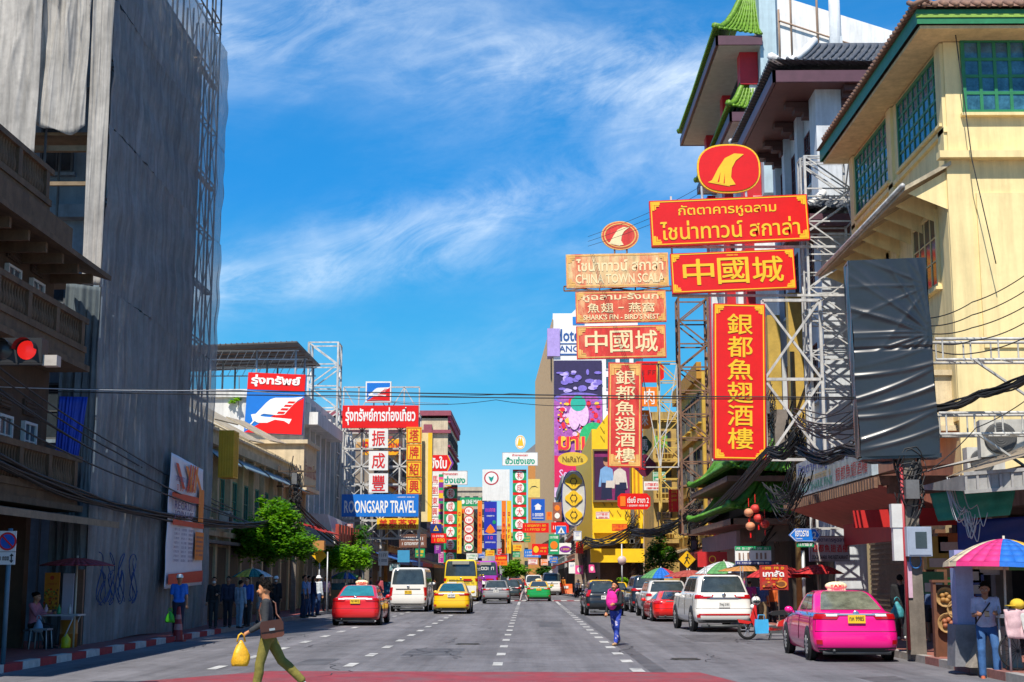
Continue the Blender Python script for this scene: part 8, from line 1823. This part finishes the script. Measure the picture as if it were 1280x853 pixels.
m = MB(); m.bb(-W_ / 2, W_ / 2, 0, .04, 0, H_); m.build('board', M('poster_orange', (.5, .2, .01), .5, .15), po)
m = MB(); scrawl(m, -W_ * .35, H_ * .66, W_ * .35, H_ * .72, -.006, 0, 6); m.lathe([(0, -.006), (.05, -.006)], 12, (0, 0, H_ * .86), 'Y', 0)
r_ = random.Random(2)
for k in range(60): x, z, q = r_.uniform(-.45, .4) * W_, r_.uniform(.04, .55) * H_, r_.uniform(.015, .035); m.add([(x + q * math.cos(t), -.008 - k * .0004, z + q * math.sin(t)) for t in (0, 1.05, 2.1, 3.14, 4.2, 5.2)], [tuple(range(6))], k % 4)
m.build('printing', [M('p_red', (.4, .03, .01), .5), M('p_brown', (.12, .04, .01), .5), M('p_yellow', (.6, .35, .03), .5), M('p_green', (.1, .2, .03), .5)], po)
A, B = at(75, 808, 34.2), at(93, 717, 34.2)
wbd = MB(); wbd.box((0, 0, (B.z - .15) / 2), (B.x - A.x, .05, B.z - .15)); o = wbd.build('white_board', M('pale_lilac_board', (.38, .4, .52), .5, .1)); o.location = ((A.x + B.x) / 2, 34.2, .15); tag(o, 'pale lilac board leaning behind the folding table', 'board')
A, B = at(93, 806, 34.4), at(105, 712, 34.4); o = MB(); o.box((0, 0, (B.z - .15) / 2), (B.x - A.x, .12, B.z - .15)); o = o.build('plywood_panel', M('brown_plywood', (.16, .09, .06), .7, .3)); o.location = ((A.x + B.x) / 2, 34.45, .15); tag(o, 'brown plywood panel at the corner of the gauze tower', 'panel')
q = gnd(66, 812, .15); cd_ = thing('yellow_drum', 'orange-yellow drum under the folding table', 'drum', (q.x, 33.7, .15)); m = MB(); m.lathe([(0, 0), (.2, 0), (.2, .3), (.21, .31), (.2, .32), (.2, .62), (0, .62)], 18); m.build('drum_body', M('drum_orange', (.45, .17, .02), .5, .15), cd_)
q = at(82, 806, 33.3); bt = thing('water_jug', 'small bright yellow jug standing on the left pavement', 'jug', (q.x, 33.3, .15)); m = MB(); m.lathe([(0, 0), (.1, 0), (.11, .03), (.11, .2), (.05, .28), (.04, .32), (0, .32)], 16); m.build('jug_body', M('jug_yellow', (.6, .5, .01), .4), bt)
q = at(44, 792, 33.0); blob_bag('plastic_bag', 'pale blue plastic bag hanging by the folding table', 'bag', (q.x + .1, 32.9, .52), (.25, .2, .35), M('pale_blue_plastic', (.3, .42, .6), .4, .2), True, 8)
# cones and bollard
def cone(lab, px, py, h=.72, dark=False, group='orange traffic cones'):
    q = gnd(px, py); t = thing('traffic_cone', lab, 'traffic cone', (q.x, q.y, 0), 0, group)
    m = MB(); m.bb(-.19, .19, -.19, .19, 0, .04); m.lathe([(.15, .04), (.04, h), (0, h)], 16); m.build('cone_body', M('cone_orange' if not dark else 'cone_red', (.8, .09, .01) if not dark else (.35, .02, .02), .5, .1), t)
    for a, b in ((.3, .48), (.62, .76)): m = MB(); f = lambda v: .153 - .11 * v; m.lathe([(f(a) + .003, .04 + (h - .04) * a), (f(b) + .003, .04 + (h - .04) * b)], 16); m.build('reflective_band', M('cone_white' if not dark else 'cone_pale', (.75, .75, .72) if not dark else (.5, .2, .2), .4), t)
cone('orange cone with white bands beside the pale silver parked car', 812, 772); cone('orange cone half hidden behind another cone at the parked cars', 803.5, 766); cone('tall dark red cone at the left kerb before the man in blue', 222, 802, .95, True, None)
for px, lab in ((688, 'orange and white barrier at the far crossing, left one'), (708, 'orange water-filled barrier with a white mark by the far crossing')):
    q = gnd(px, 744, .0); t = thing('road_barrier', lab, 'barrier', (q.x, q.y, .15 if px > 700 else 0)); m = MB(); m.extr([(-.25, 0), (.25, 0), (.1, .5), (.08, .95), (-.08, .95), (-.1, .5)], 'x', -.6, .6); m.build('barrier_body', M('barrier_orange', (.8, .13, .02), .5, .1), t); m = MB(); m.bb(-.25, .2, -.2, -.13, .5, .75); m.build('white_mark', WLEN, t)
# ------------------------------------------------------------------ RIGHT CORNER: concrete block, pillar, food rack, cart
Y = 26.3; A = at(1208, 800, Y)
pb_ = thing('painted_pillar', 'lilac-blue painted pillar on a grey plinth behind the leaning man', 'pillar', (A.x + .12, Y + .5, .15))
m = MB(); m.bb(-.16, .16, -.16, .16, .75, 2.1); m.build('shaft', M('lilac_blue_paint', (.3, .36, .6), .6, .15, streak=.2), pb_); m = MB(); m.extr([(-.27, 0), (.32, 0), (.26, .75), (-.23, .75)], 'y', -.25, .25); m.build('plinth', M('grey_plinth', (.2, .2, .22), .8, .3), pb_)
cb_ = thing('concrete_block', 'sloping rough concrete block the man leans on', 'block', (at(1240, 800, 26.5).x, 26.5, .15)); m = MB(); m.add([(-.5, -.25, 0), (.45, -.25, 0), (.45, .25, 0), (-.5, .25, 0), (-.15, -.2, .72), (.42, -.2, .72), (.42, .2, .72), (-.15, .2, .72)], [(0, 1, 5, 4), (1, 2, 6, 5), (2, 3, 7, 6), (3, 0, 4, 7), (4, 5, 6, 7), (0, 1, 2, 3)]); m.build('block_body', M('rough_concrete', (.3, .26, .22), .9, .35, 4, bump=.4), cb_)
rk = thing('food_rack', 'wooden rack of food baskets behind the man in plaid', 'rack', (at(1196, 790, 29.5).x, 29.8, .15), R(-8))
WR = M('rack_wood', (.14, .05, .02), .6, .3)
m = MB(); m.bb(-.34, .34, .0, .05, 0, 1.45); m.bb(-.38, -.32, -.25, .08, 0, 1.5); m.bb(.32, .38, -.25, .08, 0, 1.5); m.bb(-.4, .4, -.28, .1, 1.5, 1.55); m.build('frame', WR, rk)
for k, (x, z, c) in enumerate(((-.12, 1.2, (.4, .2, .05)), (.1, .95, (.5, .35, .1)), (-.1, .68, (.35, .12, .05)), (.12, .4, (.3, .25, .15)))):
    m = MB(); m.lathe([(0, 0), (.15, -.01), (.19, -.07), (.21, -.07), (.17, .01)], 16, (x, -.06, z), 'Y'); m.build('basket', M('basket_wicker', (.4, .24, .09), .8, .3, 12), rk); m = MB(); [m.ball((x + .07 * math.cos(q * 1.3), -.1, z + .07 * math.sin(q * 1.3)), .055) for q in range(5)]; m.build('food', M('food%d' % k, c, .6, .3, 10), rk)
kt = thing('clothes_cart', 'wheeled cart piled with folded clothes at the right edge', 'cart', (at(1274, 820, 25.4).x, 25.4, .15))
m = MB(); [m.bar((x, y, 0), (x, y, 1.1), .02, 6) for x in (-.22, .45) for y in (-.2, .3)]; m.bb(-.26, .5, -.24, .34, .9, .96); m.build('frame', STEEL, kt)
m = MB(); m.lathe([(.3, -.02), (.33, -.02), (.33, .02), (.3, .02), (.3, -.02)], 26, (0, 0, 0), 'X'); [m.bar((0, 0, 0), (0, .31 * math.cos(k * .4), .31 * math.sin(k * .4)), .006) for k in range(16)]; o = m.build('wheel', TYRE, kt); o.location = (-.05, -.1, .34); o.rotation_euler = (0, 0, R(60))
for k, (c, lab) in enumerate((((.6, .4, .42), 'pale pink garment draped over the cart'), ((.65, .45, .03), 'yellow cap on top of the clothes cart'), ((.03, .06, .25), 'dark blue garment hanging from the cart'), ((.5, .5, .48), 'white folded cloth on the cart'))):
    x = kt.location.x + (-.12, -.05, .3, .15)[k]
    if k == 1: m = MB(); m.ball((0, 0, .05), (.13, .13, .1)); m.box((-.14, -.05, .03), (.14, .16, .015)); o = m.build('cap', M('garment%d' % k, c, .8, .2)); o.location = (x, 25.2, 1.24); tag(o, lab, 'cap')
    else:
        sheet('garment', lab, 'garment', (x - .17, 25.1 - .03 * k, .72 + .04 * k), (x + .17, 25.12 - .03 * k, .7 + .04 * k), (x - .19, 25.17, 1.2), (x + .19, 25.17, 1.2), 16, 10, .035, M('garment%d' % k, c, .85, .25, 5), 4, 60 + k, nrm=(0, -1, 0), thick=.04)
# shop goods in the dark shop behind
r_ = random.Random(8)
for k in range(12):
    px, py = r_.uniform(1160, 1275), r_.uniform(690, 775); YY = 33.0; q = at(px, py, YY); c = [(.3, .02, .02), (.4, .3, .05), (.05, .2, .08), (.4, .4, .4), (.05, .08, .25), (.35, .12, .03)][k % 6]
    adj = ['dull red', 'mustard', 'dark green', 'pale grey', 'navy', 'rust']; m = MB(); m.bb(-.25, .25, 0, .3, 0, r_.uniform(.35, .75)); m.bb(-.2, .2, -.01, 0, .05, .25, 1); o = m.build('goods_carton', [M('carton%d' % (k % 6), c, .6, .25), M('carton_label', (.5, .48, .42), .6, .2)]); o.location = q
    tag(o, '%s carton with a pale label stacked in the dark corner shop' % adj[k % 6], 'carton', 'cartons stacked in the corner shop')
for px0, px1, py0, py1, c, lab, YY in ((1186, 1193, 722, 748, (.02, .4, .05), 'bright green upright banner inside the corner shop', 31.5), (1193, 1201, 706, 742, (.5, .03, .03), 'red and white upright banner inside the corner shop', 31.6)):
    A, B = at(px0, py1, YY), at(px1, py0, YY); m = MB(); m.bb(0, B.x - A.x, 0, .03, 0, B.z - A.z); scrawl(m, .02, .2, B.x - A.x - .02, .3, -.004, 1, 2); o = m.build('upright_banner', [M('ub%d' % px0, c, .6, .15), WLEN]); o.location = A; tag(o, lab, 'banner')
A = at(1124, 640, 36.5); o = MB(); o.extr([(-.0, 0), (3.3, .1), (3.3, .55), (0, .45)], 'y', -.03, .03); o = o.build('red_awning_cloth', MATS['red_fascia']); o.location = (at(1056, 662, 38).x, 37, at(1056, 662, 38).z); tag(o, 'red cloth valance hanging in the mouth of the restaurant canopy', 'awning')
# red lanterns
r_ = random.Random(4)
for k, (px, py) in enumerate(((936, 641), (938, 658), (948, 648), (956, 655), (944, 636))):
    q = at(px, py, 50) + Vector((0, 0, 0)); t = thing('paper_lantern', 'faded red and peach paper lantern hanging beside the green pagoda roof', 'lantern', q, 0, 'lanterns beside the pagoda roof'); m = MB(); m.ball((0, 0, 0), (.17, .17, .15), 12, 8); m.build('lantern_body', M('lantern_peach' if k < 2 else 'lantern_red', (.6, .25, .13) if k < 2 else (.55, .04, .03), .6, .2), t); m = MB(); m.bar((0, 0, .2), (0, 0, .5), .015); m.bar((0, 0, -.2), (0, 0, -.4), .03); m.build('tassel', RED, t)
# clutter stalls on the left far pavement
for k, (px, Y, c, lab) in enumerate(((440, 84, (.02, .05, .2), 'dark blue food stall under the leafy tree'), (485, 96, (.03, .2, .35), 'blue-curtained food stall behind the white van'), (418, 76, (.25, .18, .1), 'brown food stall behind the red taxi'), (905, 52, (.45, .05, .03), 'red cloth food stall behind the big white car'))):
    x = at(px, 740, Y).x; t = thing('food_stall', lab, 'stall', (x, Y, .15)); m = MB(); m.bb(-.7, .7, -.35, .35, .25, .95); m.build('counter', M('stall%d' % k, c, .7, .2), t); m = MB(); [m.bar((sx * .65, sy * .3, 0), (sx * .65, sy * .3, 2.0), .02) for sx in (-1, 1) for sy in (-1, 1)]; m.build('posts', STEEL, t); m = MB(); m.bb(-.6, .6, -.3, .3, .955, 1.3); m.build('glass_case', BGLASS, t)
